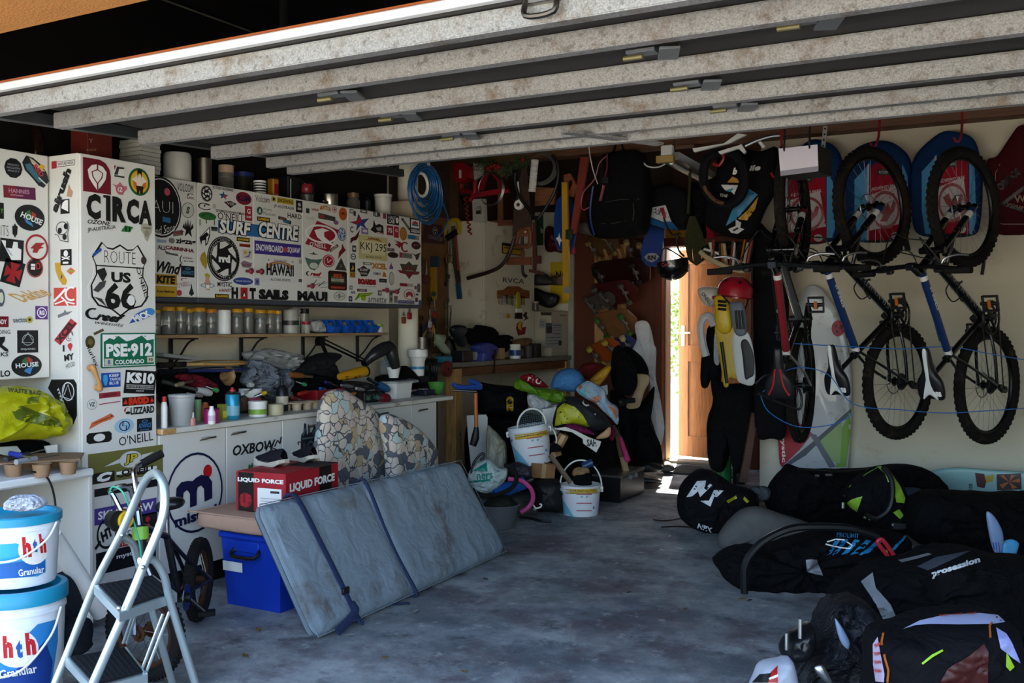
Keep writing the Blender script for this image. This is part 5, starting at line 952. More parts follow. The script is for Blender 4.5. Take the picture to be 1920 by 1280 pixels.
r_,b_=PF('cushion','tall faded floral cushion leaning on the base cupboards','cushion',Q('4',1075,1060,1092,880,1108,700,1140,620,1190,582,1250,590,1330,640,1430,710,1490,780,1520,900,1540,1040,1560,1650,1300,1690,1100,1650),onX,-3.50,.06,FLO,wr=.006,fr=7,sharp=4)
r_,b_=PF('cushion','shorter faded floral cushion beside the tall one behind the mattress','cushion',Q('4',1500,780,1530,740,1590,760,1680,810,1760,880,1805,940,1835,1030,1845,1560,1700,1590,1590,1560,1530,960),onX,-3.33,.055,FLO,wr=.006,fr=7,sharp=4)
# ================================================================ on the desk at the left
rt,bdy=PF('rubbish_bag','bulging translucent yellow-green plastic bag on the desk','bag',[(-60,742),(0,725),(45,724),(85,742),(112,765),(124,790),(112,812),(80,822),(30,824),(-60,826)],onX,-3.82,.11,mat('#9a9a10',.25,var=.45,sc=5,bump=.6,bsc=22),wr=.028,fr=7)
decal(rt,Surf(bdy),[('p','#4d5a14',[(22,770),(40,760),(70,772),(110,785),(118,800),(90,798),(50,792),(30,785)]),('p','#56601a',[(52,745),(75,742),(70,755),(50,757)]),('t','#26300e','WASTE BAG',45,734,62,8,-6)],label='dark green printed patches')
rt=T('egg_tray','brown cardboard cup tray holding small tools on the desk edge','tray',onZ(70,892,.692));cd=mat('#94765a',.9,var=.15,bump=.3)
pz=.692;q=[onZ(x,y,pz)for x,y in((25,893),(78,893),(128,888),(55,878),(108,874))]
m=MB()
for p in q:m.lathe([(0,0),(.028,0),(.036,.05),(.040,.052)],cd,c=p,seg=16)
m.slab([onZ(x,y,pz+.05)for x,y in((-10,872),(150,862),(158,850),(0,852))],V(0,0,.006),cd);O('tray',m,rt)
zt=pz+.062
for i,(a,b,c,nm,lb)in enumerate((((10,862),(100,838),'#2b3340','screwdriver','dark screwdriver lying in the cardboard tray'),((30,866),(110,852),'#8c8f92','spanner','steel spanner lying in the cardboard tray'),((20,850),(60,858),'#2336a0','screwdriver','short blue-handled screwdriver at the tray front'))):
    A,B=onZ(*a,zt+.012*i),onZ(*b,zt+.012*i);r=T(nm,lb,'tool',A);O('shaft',MB().cyl(A.lerp(B,.4),B,.004,metal()),r);O('handle',MB().cyl(A,A.lerp(B,.45),.011,plastic(c)),r)
SL('envelope','white folded paper lying by the desk tray','paper',[(85,836),(108,833),(108,850),(90,852)],onX,-3.84,V(-.01,0,0),WHP);SL('paper_roll','pale grey paper pad behind the tools at the desk left','paper',[(-5,838),(32,836),(40,846),(25,856),(-5,850)],onX,-3.85,V(-.02,0,.0),mat('#b7bfb9',.8))
PF('pouch','flat black pouch under the yellow bag on the desk','pouch',[(-20,826),(60,824),(115,830),(128,845),(124,858),(60,862),(-20,858)],onX,-4.0,.08,BKC,wr=.01)
rc_=T('power_cable','black cable hanging from the desk front beside the buckets','cable',onZ(95,1010,0));O('cable',MB().tube([onX(60,884,-3.59),onX(84,890,-3.585),onX(98,915,-3.58),onX(104,955,-3.58),onX(96,990,-3.58),V(-3.5,2.6,.1),V(-3.4,2.62,.01)],.0045,BK,n=6),rc_)
rc_=T('plastic_pipe','white plastic pipe leaning under the desk behind the ladder','pipe',onZ(185,1150,0));O('pipe',MB().cyl(at(98,1005,3.7),at(192,1150,3.85),.035,WHP),rc_)
for i,(x,y,w_,h_,lb)in enumerate(((118,1120,60,90,'dark crumpled bag on the floor under the desk'),(140,1190,50,60,'small black sack on the floor between buckets and ladder'))):
    d_=3.75-i*.1;PF('sack',lb,'bag',[(x-w_/2,y+h_/2),(x-w_/2-4,y),(x-w_*.2,y-h_/2),(x+w_*.3,y-h_*.45),(x+w_/2,y),(x+w_/2,y+h_/2)],at,d_,.09,mat('#22262e',.8,var=.4,sc=9),wr=.03,fr=10)
# ================================================================ on the worktop
WZ=.8115
cylp=[(0,0),(1,0),(1,1),(0,1)]
def bottle_pr(neck=.4,sh=.75):return[(0,0),(.94,0),(1,.04),(1,sh),(neck,.88),(neck,.92)]
def capp(r=.45,a=.88):return[(0,a-.02),(r,a-.02),(r,1),(0,1)]
vpx('glue_bottle','slim white bottle with red cap at the worktop end','bottle',308,802,WZ,12,59,[('body',WHP,bottle_pr(.6,.68)),('cap',plastic('#b02026'),capp(.7,.84))])
r=vpx('plastic_tub','clear plastic tub of small parts at the left of the worktop','tub',341,797,WZ,50,58,[('body',CLEAR,[(0,0),(.78,0),(.8,.02),(.95,.9),(1,.92),(1,1),(.94,1)]),('contents',mat('#7c8890',.7,var=.5,sc=60,bump=.6),[(0,.02),(.74,.03),(.8,.45),(.5,.55),(0,.5)])])
vpx('small_bottle','tiny pink bottle with white cap beside the clear tub','bottle',360,797,WZ,13,24,[('body',plastic('#c9807a'),[(0,0),(1,0),(1,.55),(.7,.6)]),('cap',WHP,[(0,.58),(.6,.58),(.6,1),(0,1)])])
vpx('tumbler','pale green plastic tumbler behind the tiny pink bottle','cup',371,789,WZ,14,40,[('body',plastic('#7fa87c'),[(0,0),(.8,0),(1,1),(.9,1),(.75,.1)])])
vpx('squat_bottle','squat orange bottle behind the magenta tub','bottle',385,788,WZ,24,34,[('body',plastic('#b0562a'),[(0,0),(.9,0),(1,.2),(1,.6),(.5,.85),(.4,1),(0,1)])])
r=vpx('paint_tub','small magenta paint tub on the worktop','tub',397,793,WZ,28,28,[('body',plastic('#a8226c'),cylp),('lid',plastic('#7a1c50'),[(0,1),(1.04,1),(1.04,.9),(1,.9)])])
vpx('white_bottle','little white bottle standing before the magenta tub','bottle',397,795,WZ,14,34,[('body',WHP,bottle_pr(.5,.62)),('cap',WHP,capp(.55,.72)),('label',plastic('#c9b3c4'),[(1.02,.2),(1.02,.5)])])
rt=T('small_carton','small yellow and green carton beside the magenta tub','box',onZ(417,787,WZ));p=onZ(417,787,WZ);k=kpx(p);O('carton',MB().box(p+V(0,0,15*k),(.04,.035,30*k),plastic('#8c8a2a'),.001),rt);O('label',MB().box(p+V(.0185,0,11*k),(.008,.03,12*k),plastic('#c9c23a'),.001),rt)
r=vpx('spray_can','turquoise spray can with red nozzle cap on the worktop','spray can',436,786,WZ,26,60,[('body',mat('#2b93b5',.3,.3,.05),[(0,0),(.92,0),(1,.02),(1,.78),(.7,.86)]),('shoulder',metal(),[(.98,.79),(.72,.86),(.5,.88)]),('nozzle',plastic('#b02026'),[(0,.86),(.45,.86),(.42,.94),(.25,.95),(.22,1),(0,1)])])
O('label',MB().lathe([(.505*26*kpx(onZ(436,786,WZ)),8*kpx(onZ(436,786,WZ))),(.505*26*kpx(onZ(436,786,WZ)),26*kpx(onZ(436,786,WZ)))],plastic('#7fb6c8'),seg=20),r,world=False)
p=onX(470,770,-4.0);p.z=WZ;rt=T('flat_tin','flat dark tin under the white tub on the worktop','tin',p);O('body',MB().cyl(p,p+V(0,0,.05),.068,mat('#3b3836',.5,.3)),rt)
r=vessel('white_tub','white screw-top tub stacked on a flat tin','tub',p+V(0,0,.051),44*kpx(p),.088,[('body',WHP,[(0,0),(.8,0),(.88,.7),(.88,.72)]),('lid',WHP,[(0,.95),(.96,.95),(1,.9),(1,.7),(.88,.7)]),('label',plastic('#a8465a'),[(.84,.1),(.88,.4)])])
tg=vessel('plaster_lump','crumpled white paper knot on the stacked white tub','paper',p+V(.0,0,.139),.05,.035,[('body',cloth('#b9b9b4'),[(0,0),(.8,.1),(1,.5),(.6,.9),(0,1)])])
vpx('putty_tub','short white tub with green label near the worktop front','tub',483,780,WZ,34,28,[('body',WHP,cylp),('label',plastic('#7aa23a'),[(1.02,.15),(1.02,.5)]),('lid',WHP,[(0,1.02),(1.06,1.02),(1.06,.86),(1,.86)])])
p=onZ(517,777,WZ);k=kpx(p);rt=T('tape_roll','roll of cream masking tape on the worktop','tape',p);O('roll',MB().lathe([(.011,0),(15*k,0),(15*k,20*k),(.011,20*k),(.011,0)],mat('#b5ac8c',.5,var=.1),Matrix.Translation(p)),rt)
r=vpx('glue_bottle','black glue bottle with pointed nozzle and white label','bottle',529,770,WZ,23,62,[('body',plastic('#17171c'),[(0,0),(.95,0),(1,.03),(1,.66),(.5,.78)]),('nozzle',plastic('#17171c'),[(.35,.78),(.25,.86),(.12,1),(0,1)]),('label',plastic('#c9b9a0'),[(1.02,.2),(1.02,.45)])])
O('label',MB().lathe([(.0365,.05),(.0365,.075)],plastic('#b8862a'),seg=20),r,world=False)if 0 else None
p0=onZ(566,768,WZ);rt=T('paint_palette','cream plastic muffin tray with cups near the worktop edge','tray',p0);m=MB();cm=plastic('#c9b494')
for dx,dy in((-.035,-.06),(-.035,.03),(.035,-.05),(.035,.04),(.03,.11)):m.lathe([(0,0),(.024,0),(.030,.045),(.040,.047),(.040,.044)],cm,c=p0+V(dx-.03,dy,0),seg=16)
m.box(p0+V(-.03,.02,.043),(.14,.24,.005),cm,.002);O('tray',m,rt)
rt=T('tool_box','open red plastic box behind the cream tray','box',onX(596,770,-4.0));p=onX(596,770,-4.0);p.z=WZ;rm=plastic('#8c1620');bx=MB()
for a,b,c_,s in((0,-.13,.05,(.2,.006,.1)),(0,.13,.05,(.2,.006,.1)),(.1,0,.05,(.006,.26,.1)),(-.1,0,.05,(.006,.26,.1)),(0,0,.004,(.2,.26,.008))):bx.box(p+V(a,b,c_),s,rm,.001)
O('tray',bx,rt)
def tool(nm,lb,a,b,r0,col,hcol=None,frac=.4,cat='tool',f=None,X=-4.0,m=None):
    f=f or onX;A=f(a[0],a[1],X);B=f(b[0],b[1],X);rt=T(nm,lb,cat,A);O('shaft',MB().cyl(A.lerp(B,frac),B,r0*.5,m or metal(col)),rt);O('handle',MB().tube([A,A.lerp(B,frac*.3),A.lerp(B,frac*.7),A.lerp(B,frac)],[r0*.8,r0*1.1,r0,r0*.7],plastic(hcol or col),10,n=3),rt);return rt
# rackets
def racket(lb,c,L,W_,rot,col,hcol,gold=None,tilt=.05,strings='#b8b3a0'):
    M=Matrix.Translation(Vector(c))@Matrix.Rotation(rot,4,'Z')@Matrix.Rotation(tilt,4,'X');r=T('tennis_racket',lb,'racket',M=M);ring=[V(L*cos(2*pi*i/32),W_*sin(2*pi*i/32),0)for i in range(32)]
    fr=O('head',MB().tube(ring,.011,plastic(col),8,True,flat=.8),r,world=False);m=MB();s=mat(strings,.6)
    for i in range(-7,8):x=L*i/8.2;y=W_*math.sqrt(max(0,1-(x/L)**2));m.cyl(V(x,-y,0),V(x,y,0),.0012,s,seg=4)
    for i in range(-6,7):y=W_*i/7.2;x=L*math.sqrt(max(0,1-(y/W_)**2));m.cyl(V(-x,y,0),V(x,y,0),.0012,s,seg=4)
    O('strings',m,r,world=False)['kind']='stuff'
    O('throat',MB().tube([V(-L*.9,W_*.4,0),V(-L*1.25,.02,0),V(-L*1.5,.012,0)],.009,plastic(gold or col),n=3).tube([V(-L*.9,-W_*.4,0),V(-L*1.25,-.02,0),V(-L*1.5,-.012,0)],.009,plastic(gold or col),n=3),r,world=False)
    O('grip',MB().tube([V(-L*1.48,0,0),V(-L*2.3,0,0),V(-L*2.6,0,0)],[.015,.014,.017],cloth(hcol),8),r,world=False);return r
c=onX(412,680,-4.1);racket('wooden-rimmed gold tennis racket lying on the clutter under the shelf',c,.16,.11,pi/2-.05,'#b8894a','#2b2220','#c9a060',.04)
c=onX(415,692,-4.08);racket('blue tennis racket lying under the gold one',c,.165,.11,pi/2-.02,'#252d5e','#17171c',None,.02)
p=onX(318,668,-4.15);rt=T('flat_box','flat white box lid lying at the left under the shelf','box',p);O('lid',MB().box(p,(.16,.22,.02),mat('#8e8f8a',.8),.003,R=Matrix.Rotation(-.12,3,'X')),rt)
PFX=lambda n,l,c,k,pts,X,th,m,**kw:PF(n,l,c,Q(k,*pts),onX,X,th,m,**kw)
PFX('dark_satchel','black satchel lying flat beneath the rackets','bag','4',(60,480,200,460,420,470,620,480,640,560,600,640,480,690,300,700,120,690,60,620),-4.14,.10,BKC,wr=.02)
PFX('red_cloth','dark red cloth bundle under the rackets','cloth','4',(170,490,250,480,340,500,420,550,440,600,350,610,260,560,180,520),-4.02,.035,cloth('#6e1d28'),wr=.015,fr=20)
r,b=PFX('sweatshirt','crumpled grey sweatshirt in the middle of the worktop','sweatshirt','4',(600,485,640,400,700,395,760,450,800,500,880,450,905,560,890,640,790,650,740,610,640,570,585,540),-4.05,.08,cloth('#70767f'),wr=.04,fr=14)
PFX('plastic_bag','see-through crumpled plastic bag on top of the grey sweatshirt','bag','4',(612,350,680,330,770,320,900,345,975,365,955,430,900,470,790,440,640,400),-4.13,.06,mat('#a8a8a4',.25,var=.2,sc=8,bump=.8,bsc=25,alpha=.75),wr=.03,fr=16)
PFX('black_bag','black fabric bag with a flap beside the clear plastic bag','bag','4',(900,480,960,420,1060,365,1120,345,1210,352,1160,395,1190,470,1210,560,1100,600,950,590,900,540),-4.12,.08,mat('#101012',.7,var=.3),wr=.02)
PFX('black_gloves','tangle of black gloves behind the glue bottle and red box','gloves','4',(890,500,1000,480,1140,500,1230,540,1180,590,1050,590,900,600),-4.0,.05,BKC,wr=.03,fr=18)
PFX('tool_pouch','black nylon pouch behind the spray can','pouch','4',(400,640,470,590,600,580,640,640,640,720,560,740,430,720),-4.12,.07,BKC,wr=.02)
PFX('camera_bag','black lumpy bag behind the white cup at the worktop right','bag','4',(1480,500,1560,480,1640,430,1700,480,1760,520,1790,570,1700,590,1560,560,1480,570),-4.05,.07,BKC,wr=.02)
PFX('wire_bundle','dark bundle of wires and tools at the right end of the worktop','cables','4',(1230,540,1350,530,1450,560,1500,610,1480,640,1340,640,1240,620),-3.98,.05,mat('#2a2624',.7,var=.6,sc=30),wr=.03,fr=24)
PFX('leather_case','brown and black open case beside the spray can','case','4',(585,650,610,620,640,660,620,710,590,720),-3.93,.03,cloth('#5c4836'),wr=.008)
tool('putty_knife','white-bladed knife lying over the black satchel',(395,737),(305,715),.02,'#b0b3b2','#c9c9c4',.3,'knife',X=-3.96)
tool('paint_brush','brush with brown handle lying on the black gloves',(545,702),(585,706),.018,'#c9b28c','#7a4a22',.6,'brush',X=-3.92)
tool('round_mallet','wooden mallet head among the dark clutter',(430,705),(418,705),.05,'#7a5a38','#8c6a44',.5,'mallet',X=-4.0,m=wood('#8c6a44'))
# clamp-on desk lamp
BKM=mat('#0f0f11',.4,.4)
rt=T('desk_lamp','black spring-arm desk lamp on the worktop under the shelf','lamp',onX(632,705,-4.15));a=onX(632,710,-4.15);b=onX(600,640,-4.15);c=onX(685,680,-4.05)
O('arm',MB().cyl(a,b,.007,BKM).cyl(a+V(0,.02,0),b+V(0,.02,0),.005,BKM),rt);O('arm',MB().cyl(b,c,.007,BKM).cyl(b+V(0,0,.028),c+V(0,0,.02),.005,BKM),rt)
O('joint',MB().cyl(b-V(.02,0,0),b+V(.02,0,0),.028,BKM).cyl(c-V(.02,0,0),c+V(.02,0,0),.02,BKM),rt);O('clamp',MB().box((a.x,a.y,(a.z+WZ)/2),(.05,.05,a.z-WZ),BKM),rt)
hd_=onX(705,662,-4.0);O('lamp_shade',MB().tube([c,hd_,onX(728,652,-3.98),onX(736,668,-3.96),onX(742,690,-3.95)],[.022,.042,.05,.042,.03],mat('#2a2a2b',.3,.3),12,n=3),rt)
rt=T('filler_bottle','yellow filler tube with black lettering lying on its side','bottle',onX(665,705,-3.93));a,b=onX(636,706,-3.95),onX(684,696,-3.93)
bo=O('body',MB().tube([a,a.lerp(b,.2),a.lerp(b,.8),b],[.020,.030,.035,.034],plastic('#c08a16'),14),rt);O('cap',MB().cyl(b,b+(b-a).normalized()*.012,.037,BK),rt);decal(rt,Surf(bo),[('t',K,'Filler',662,708,30,10,12)],label='black lettering')
vpx('plastic_cup','pale frosted cup behind the lamp head','cup',723,700,WZ,24,24,[('body',CLEAR,[(0,0),(.8,0),(1,1),(.92,1),(.75,.08)])],f=lambda x,y:onX(x,y,-4.15))
r=vpx('pencil_cup','tilted white cup full of pencils at the right end of the worktop','cup',738,708,WZ,26,20,[('body',WHP,[(0,0),(.7,0),(1,1),(.9,1),(.65,.1)])],f=lambda x,y:onX(x,y,-3.98))
for i,(c1_,dx)in enumerate((('#b09c1c',4),('#b02a26',0),('#2f6a9c',-4),('#c9bfa8',7))):
    A,B=onX(738+dx*.5,705,-3.98),onX(730+dx*2.2,660+i*5,-4.02);rt=T('pencil',('yellow','red','blue','pale')[i]+' pencil sticking up from the tilted white cup','pencil',A);O('shaft',MB().cyl(A,B,.004,plastic(c1_),seg=6),rt);O('tip',MB().cyl(B,B+(B-A).normalized()*.012,.004,PINE,.0005,seg=6),rt)
tool('hand_saw','blue saw lying on the wire bundle',(728,730),(690,710),.025,'#5b6a78','#1f5a88',.5,'saw',X=-3.9)
p=onX(745,748,-3.93);p.z=WZ;rt=T('food_box','white lidded plastic box on the right of the worktop','box',p);m=MB().add([tuple(p+V(*v))for v in frus(-.06,.06,-.09,.09,0,.1,.008)],BF,WHP);O('body',m,rt);O('lid',MB().box(p+V(0,0,.106),(.13,.2,.012),plastic('#b9bab5'),.003),rt)
SL('newspaper','grey folded newspaper on the white lidded box','newspaper',Q('4',1560,540,1730,520,1735,535,1600,558),onX,-3.92,V(-.1,0,.01),mat('#8e9094',.9))
r=vpx('big_tub','tall white tub with flared lid at the end of the worktop','tub',783,704,WZ,38,50,[('body',WHP,[(0,0),(.66,0),(.72,.55),(.9,.68)]),('lid',WHP,[(.9,.68),(1,.72),(1,.98),(.9,1),(0,1)]),('label',plastic('#2f8ab0'),[(.74,.25),(.75,.35)])],f=lambda x,y:V(-4.05,onX(x,y,-4.05).y,onX(x,y,-4.05).z))
p=r.matrix_world.translation;rt=T('carton','dark carton under the tall white tub','box',(p.x,p.y,WZ));O('carton',MB().box((p.x,p.y,(WZ+p.z)/2),(.12,.13,p.z-WZ-.001),mat('#24262a',.8)),rt)
p=onX(690,748,-3.86);p.z=WZ;rt=T('small_box','small black box with pale palm print near the worktop front','box',p);bo=O('body',MB().box(p+V(0,0,.035),(.06,.15,.07),BK,.006),rt);decal(rt,Surf(bo),[('t','#4f7a5c','¥',690,746,9,11),('t','#4f7a5c','¥',703,744,9,11)])
tool('screwdriver','screwdriver with dark red handle by the palm-print box',(728,747),(708,745),.03,'#999','#6e1420',.7,'screwdriver',X=-3.8)
vpx('bowl','green plastic bowl at the right end of the worktop','bowl',819,738,WZ,34,22,[('body',plastic('#4f8a3c'),[(0,0),(.5,0),(.85,.5),(1,1),(.94,1),(.8,.5),(.45,.1),(0,.1)])])
p=onZ(800,741,WZ);rt=T('parts_tray','dark blue tray of small parts in front of the green bowl','tray',p);O('tray',MB().box(p+V(-.02,0,.02),(.1,.12,.04),plastic('#1c2030'),.004),rt);O('parts',MB().box(p+V(-.03,.0,.043),(.05,.06,.01),mat('#9aa0a6',.4,.6,.5),.003),rt)
# ================================================================ on the wall shelf
SZ=1.2515
random.seed(4)
jr=None
CONT=[mat('#8c8268',.6,var=.5,sc=90,bump=.8),mat('#77797a',.5,.5,var=.5,sc=90,bump=.8),mat('#4a4a2c',.7,var=.5,sc=60),mat('#a59a80',.6,var=.4,sc=70)]
jars=((292,632,18,47,'yellow'),(316,632,26,52,'yellow'),(339,632,20,52,'yellow'),(354,631,15,48,'yellow'),(373,631,26,50,'yellow'),(396,630,22,47,'amber'),(444,630,24,47,'yellow'),(465,630,20,48,'yellow'),(488,629,22,45,'yellow'),(506,628,18,44,'yellow'),(521,628,15,43,'yellow'))
ordn=('leftmost','second','third','fourth','fifth','sixth','seventh','eighth','ninth','tenth','last')
for i,(px,py,w_,h_,cn)in enumerate(jars):
    p=onX(px,py,-4.17 if i in(0,3,9)else-4.14);p.z=SZ;k=kpx(p);wm=w_*k;hm=h_*k
    lb=('slim glass jar squeezed in at the far left of the shelf','wide glass jar of screws, biggest at the left of the shelf','glass jar of nails third from the left on the shelf','narrow glass jar behind the two wide ones on the shelf','wide glass jar with dark green contents on the shelf','glass jar with an amber lid just left of the white cylinder','glass jar just right of the white cylinder with upright nails','narrow tall glass jar second to the right of the white cylinder','glass jar of pale plugs in the middle of the shelf','slim glass jar second from the cartoon-grey jar on the shelf','last slim yellow-lidded jar before the duct-taped jar')[i].replace('cartoon-grey','duct-taped')
    r=T('glass_jar',lb,'jar',p,0,'yellow-lidded jars of screws and nails on the wall shelf');LM=plastic('#c8921c' if cn=='yellow' else '#b8701c')
    O('body',MB().lathe([(0,0),(wm*.46,0),(wm*.5,.006),(wm*.5,hm*.8),(wm*.44,hm*.87)],GLASS,seg=18),r,world=False);O('lid',MB().lathe([(wm*.47,hm*.85),(wm*.49,hm*.86),(wm*.49,hm*.98),(wm*.46,hm),(0,hm)],LM,seg=18),r,world=False)
    fl_=random.uniform(.25,.7);O('contents',MB().lathe([(0,.004),(wm*.44,.005),(wm*.44,hm*fl_),(wm*.2,hm*(fl_+.05)),(0,hm*fl_)],CONT[(i*3+1)%4 if i!=4 else 2],seg=14),r,world=False)
def shelf(px,py,X=-4.14):p=onX(px,py,X);return V(X,p.y,SZ)
p=shelf(420,630);k=kpx(p);vessel('white_cylinder','ribbed white cylindrical pot among the glass jars','pot',p,25*k,45*k,[('body',WHP,[(0,0),(1,0)]+[(1+(.03 if i%2 else 0),i/10)for i in range(1,10)]+[(1,1),(0,1)])])
p=shelf(545,627);k=kpx(p);r=vessel('taped_jar','glass jar bound with white and black tape holding grey cord','jar',p,30*k,44*k,[('body',mat('#9c9c92',.4,var=.5,sc=14),[(0,0),(1,0),(1,1),(.9,1),(0,.8)]),('tape',plastic('#2b2b2c'),[(1.02,.35),(1.03,.55)])])
PF('cord_hank','pale knotted cord stuffed in the taped jar','cord',Q('4',890,90,905,60,940,50,960,80,955,110,900,110),onX,-4.14,.03,cloth('#b5b4aa'),wr=.01,fr=40)
p=shelf(570,627,-4.17);k=kpx(p);vessel('dark_jar','clear jar with black lid right of the taped jar','jar',p,18*k,46*k,[('body',GLASS,[(0,0),(1,0),(1,.8)]),('lid',BK,[(1,.8),(1.05,.82),(1.05,1),(0,1)])])
p=shelf(574,625,-4.10);k=kpx(p);vessel('red_lid_jar','small jar with red lid in front of the black-lidded one','jar',p,15*k,22*k,[('body',GLASS,[(0,0),(1,0),(1,.75)]),('lid',plastic('#8c1a22'),[(1,.75),(1.05,.77),(1.05,1),(0,1)])])
PF('plastic_pouch','pale crinkled plastic pouch left of the blue bins','pouch',Q('4',1040,150,1100,140,1125,200,1110,215,1050,210),onX,-4.14,.03,mat('#a9a8a2',.3,bump=.5),wr=.01,fr=30)
BBN=plastic('#1b52ae',.3)
for i,(px,lb)in enumerate(((614,'blue stacking parts bin, leftmost of four on the shelf'),(640,'blue stacking parts bin, second from the left of four'),(663,'blue stacking parts bin, third from the left of four'),(687,'blue stacking parts bin, rightmost of four on the shelf'))):
    p=shelf(px,623,-4.15);r=T('parts_bin',lb,'bin',p,0,'blue parts bins on the wall shelf');m=MB();a,h_=.035,.085
    side=[V(-.09,0,0),V(.06,0,0),V(.09,0,.04),V(.04,0,.055),(.03,0,h_),V(-.09,0,h_)]
    for s in(-1,1):m.slab([Vector(q)+V(0,s*a,0)for q in side],V(0,.003,0),BBN)
    m.box((-.015,0,.0015),(.15,2*a,.003),BBN,0).box((-.09,0,h_/2),(.003,2*a,h_),BBN,0).slab([V(.06,-a,0),V(.06,a,0),V(.09,a,.04),V(.09,-a,.04)],V(.003,0,0),BBN);O('body',m,r,world=False)
    O('contents',MB().soft((-.02,0,.05),(.11,.06,.05),CONT[(i+1)%2],wr=.006,fr=50,seg=8),r,world=False)
p=shelf(710,621);k=kpx(p);vessel('small_pot','small pot with green lid at the right end of the shelf','pot',p,16*k,16*k,[('body',WHP,[(0,0),(1,0),(1,.7)]),('lid',plastic('#86a83a'),[(1.04,.65),(1.04,1),(0,1)])])
# ================================================================ on top of the wall cupboards
TZ=2.048
def top(px,X=-4.1):p=onX(px,340,X);return V(X,p.y,TZ)
p=top(70,-4.1);vessel('cola_bottle','dark cola bottle with red cap on the left cupboard','bottle',p,.065,.20,[('body',mat('#1b0f0c',.1,var=.05),[(0,0),(.9,0),(1,.1),(.85,.35),(1,.55),(.4,.85),(.35,.9)]),('cap',plastic('#b01c20'),[(0,.89),(.42,.89),(.42,1),(0,1)])])
p=top(172,-4.0);rt=T('carton','dark red printed carton on top of the tall cupboard','box',p);bo=O('carton',MB().box(p+V(0,0,.085),(.12,.135,.17),mat('#5e1c14',.6),.002),rt);decal(rt,Surf(bo),[('t','#b08a6c','HOT',172,281,18,4),('t','#b08a6c','Y',170,264,8,8)])
p=top(262,-4.0)
for i in range(8):rt=T('paper_pack',('bottom','second lowest','third lowest','fourth lowest','fourth highest','third highest','second highest','topmost')[i]+' white paper pad of the stack on the tall cupboard','paper',p+V(0,0,.0205*i),0,'stack of white pads on the tall cupboard');O('pack',MB().box(p+V(.003*(i%3),.002*(i%2),.0205*i+.0095),(.15,.125,.019),mat('#a5a59c',.8,var=.15),.002),rt)
p=top(333,-4.05);vessel('canister','large matt white canister above the round black sticker','canister',p,.14,.15,[('body',plastic('#c2c1b8'),[(0,0),(.95,0),(1,.05),(1,.9),(.9,1),(0,1)])])
p=top(382,-4.1);vessel('steel_canister','tall brushed steel canister on the wall cupboard','canister',p,.085,.16,[('body',metal('#a09a90'),cylp)])
p=top(424,-4.12);vessel('clear_jar','glass jar with beige lid next to the steel canister','jar',p,.085,.15,[('body',GLASS,[(0,0),(1,0),(1,.75)]),('lid',plastic('#b59a82'),[(1.02,.72),(1.02,1),(0,1)]),('contents',mat('#6e6a5c',.6,var=.6,sc=30),[(0,.02),(.9,.03),(.9,.55),(0,.6)])])
p=top(455,-4.2);vessel('dark_pot','dark glass pot behind the zebra-striped jar','pot',p,.12,.13,[('body',mat('#23221f',.2),cylp),('lid',plastic('#1b2a66'),[(1.05,.9),(1.05,1.1),(0,1.1)])])
p=top(487,-4.03);k=kpx(p);r=vessel('striped_jar','black jar with white zebra stripes and white lid','jar',p,23*k,26*k,[('body',BK,cylp),('lid',WHP,[(1.05,.85),(1.05,1),(0,1)])]);
for j in range(4):O('stripe',MB().lathe([(11.8*k,(3+j*5)*k),(11.8*k,(5+j*5)*k)],WHP,seg=18),r,world=False)
p=top(512,-4.05);rt=T('snack_tin','yellow and red tin between the striped jar and dark boxes','tin',p);O('tin',MB().box(p+V(0,0,.055),(.05,.05,.11),plastic('#a8701c'),.006),rt);O('label',MB().box(p+V(.026,0,.05),(.003,.035,.06),plastic('#7c1c16'),.001),rt)
for px,w_,h_,lb in((536,.12,.15,'black box with a white line left of the red mug'),(562,.12,.14,'dark grey box behind the red mug')):
    p=top(px,-4.15);rt=T('dark_box',lb,'box',p);O('carton',MB().box(p+V(0,0,h_/2),(.14,w_,h_),mat('#1a1a1c',.5)),rt);O('edge_line',MB().box(p+V(.071,-w_*.3,h_*.5),(.002,.004,h_*.8),WHP,0),rt)
p=top(575,-4.03);vessel('red_mug','stacked dark red and grey mugs on the wall cupboard','mug',p,.085,.11,[('body',plastic('#3b3a38'),[(0,0),(.8,0),(1,.4),(.8,.5)]),('upper_mug',plastic('#7c1c24'),[(.6,.5),(.8,.6),(.8,.9),(.7,1),(0,.9)])])
r=T('saucepan','small steel saucepan with handle above the third door','pan',top(617,-4.05));p=r.matrix_world.translation;O('body',MB().lathe([(0,0),(.052,0),(.055,.01),(.055,.075),(.058,.078),(.052,.076),(.05,.01),(0,.006)],metal('#a8a49c',.25),Matrix.Translation(p),28),r);O('handle',MB().tube([p+V(.0,-.05,.02),p+V(.05,-.08,.018),p+V(.07,-.14,.016)],.007,metal('#a8a49c'),n=3),r)
p=top(662,-4.1);vessel('glass_carafe','glass jar with brown lid and steel band on the cupboard','jar',p,.09,.13,[('body',mat('#8c8a82',.2,.6),[(0,0),(1,0),(1,.55),(.7,.75)]),('lid',plastic('#6a4a30'),[(.8,.72),(.85,.95),(0,1)])])
p=top(688,-4.1);vessel('dark_bottle','dark bottle with white lettering before the white pail','bottle',p,.05,.12,[('body',BK,bottle_pr())])
p=top(718,-4.08);vessel('paint_pail','white lidded pail beside the beige block','bucket',p,.125,.155,[('body',mat('#c4c4ba',.4),[(0,0),(.86,0),(.95,.85),(1,.86),(1,.95),(0,1)]),('handle',metal(),[(1.01,.78),(1.01,.81)])])
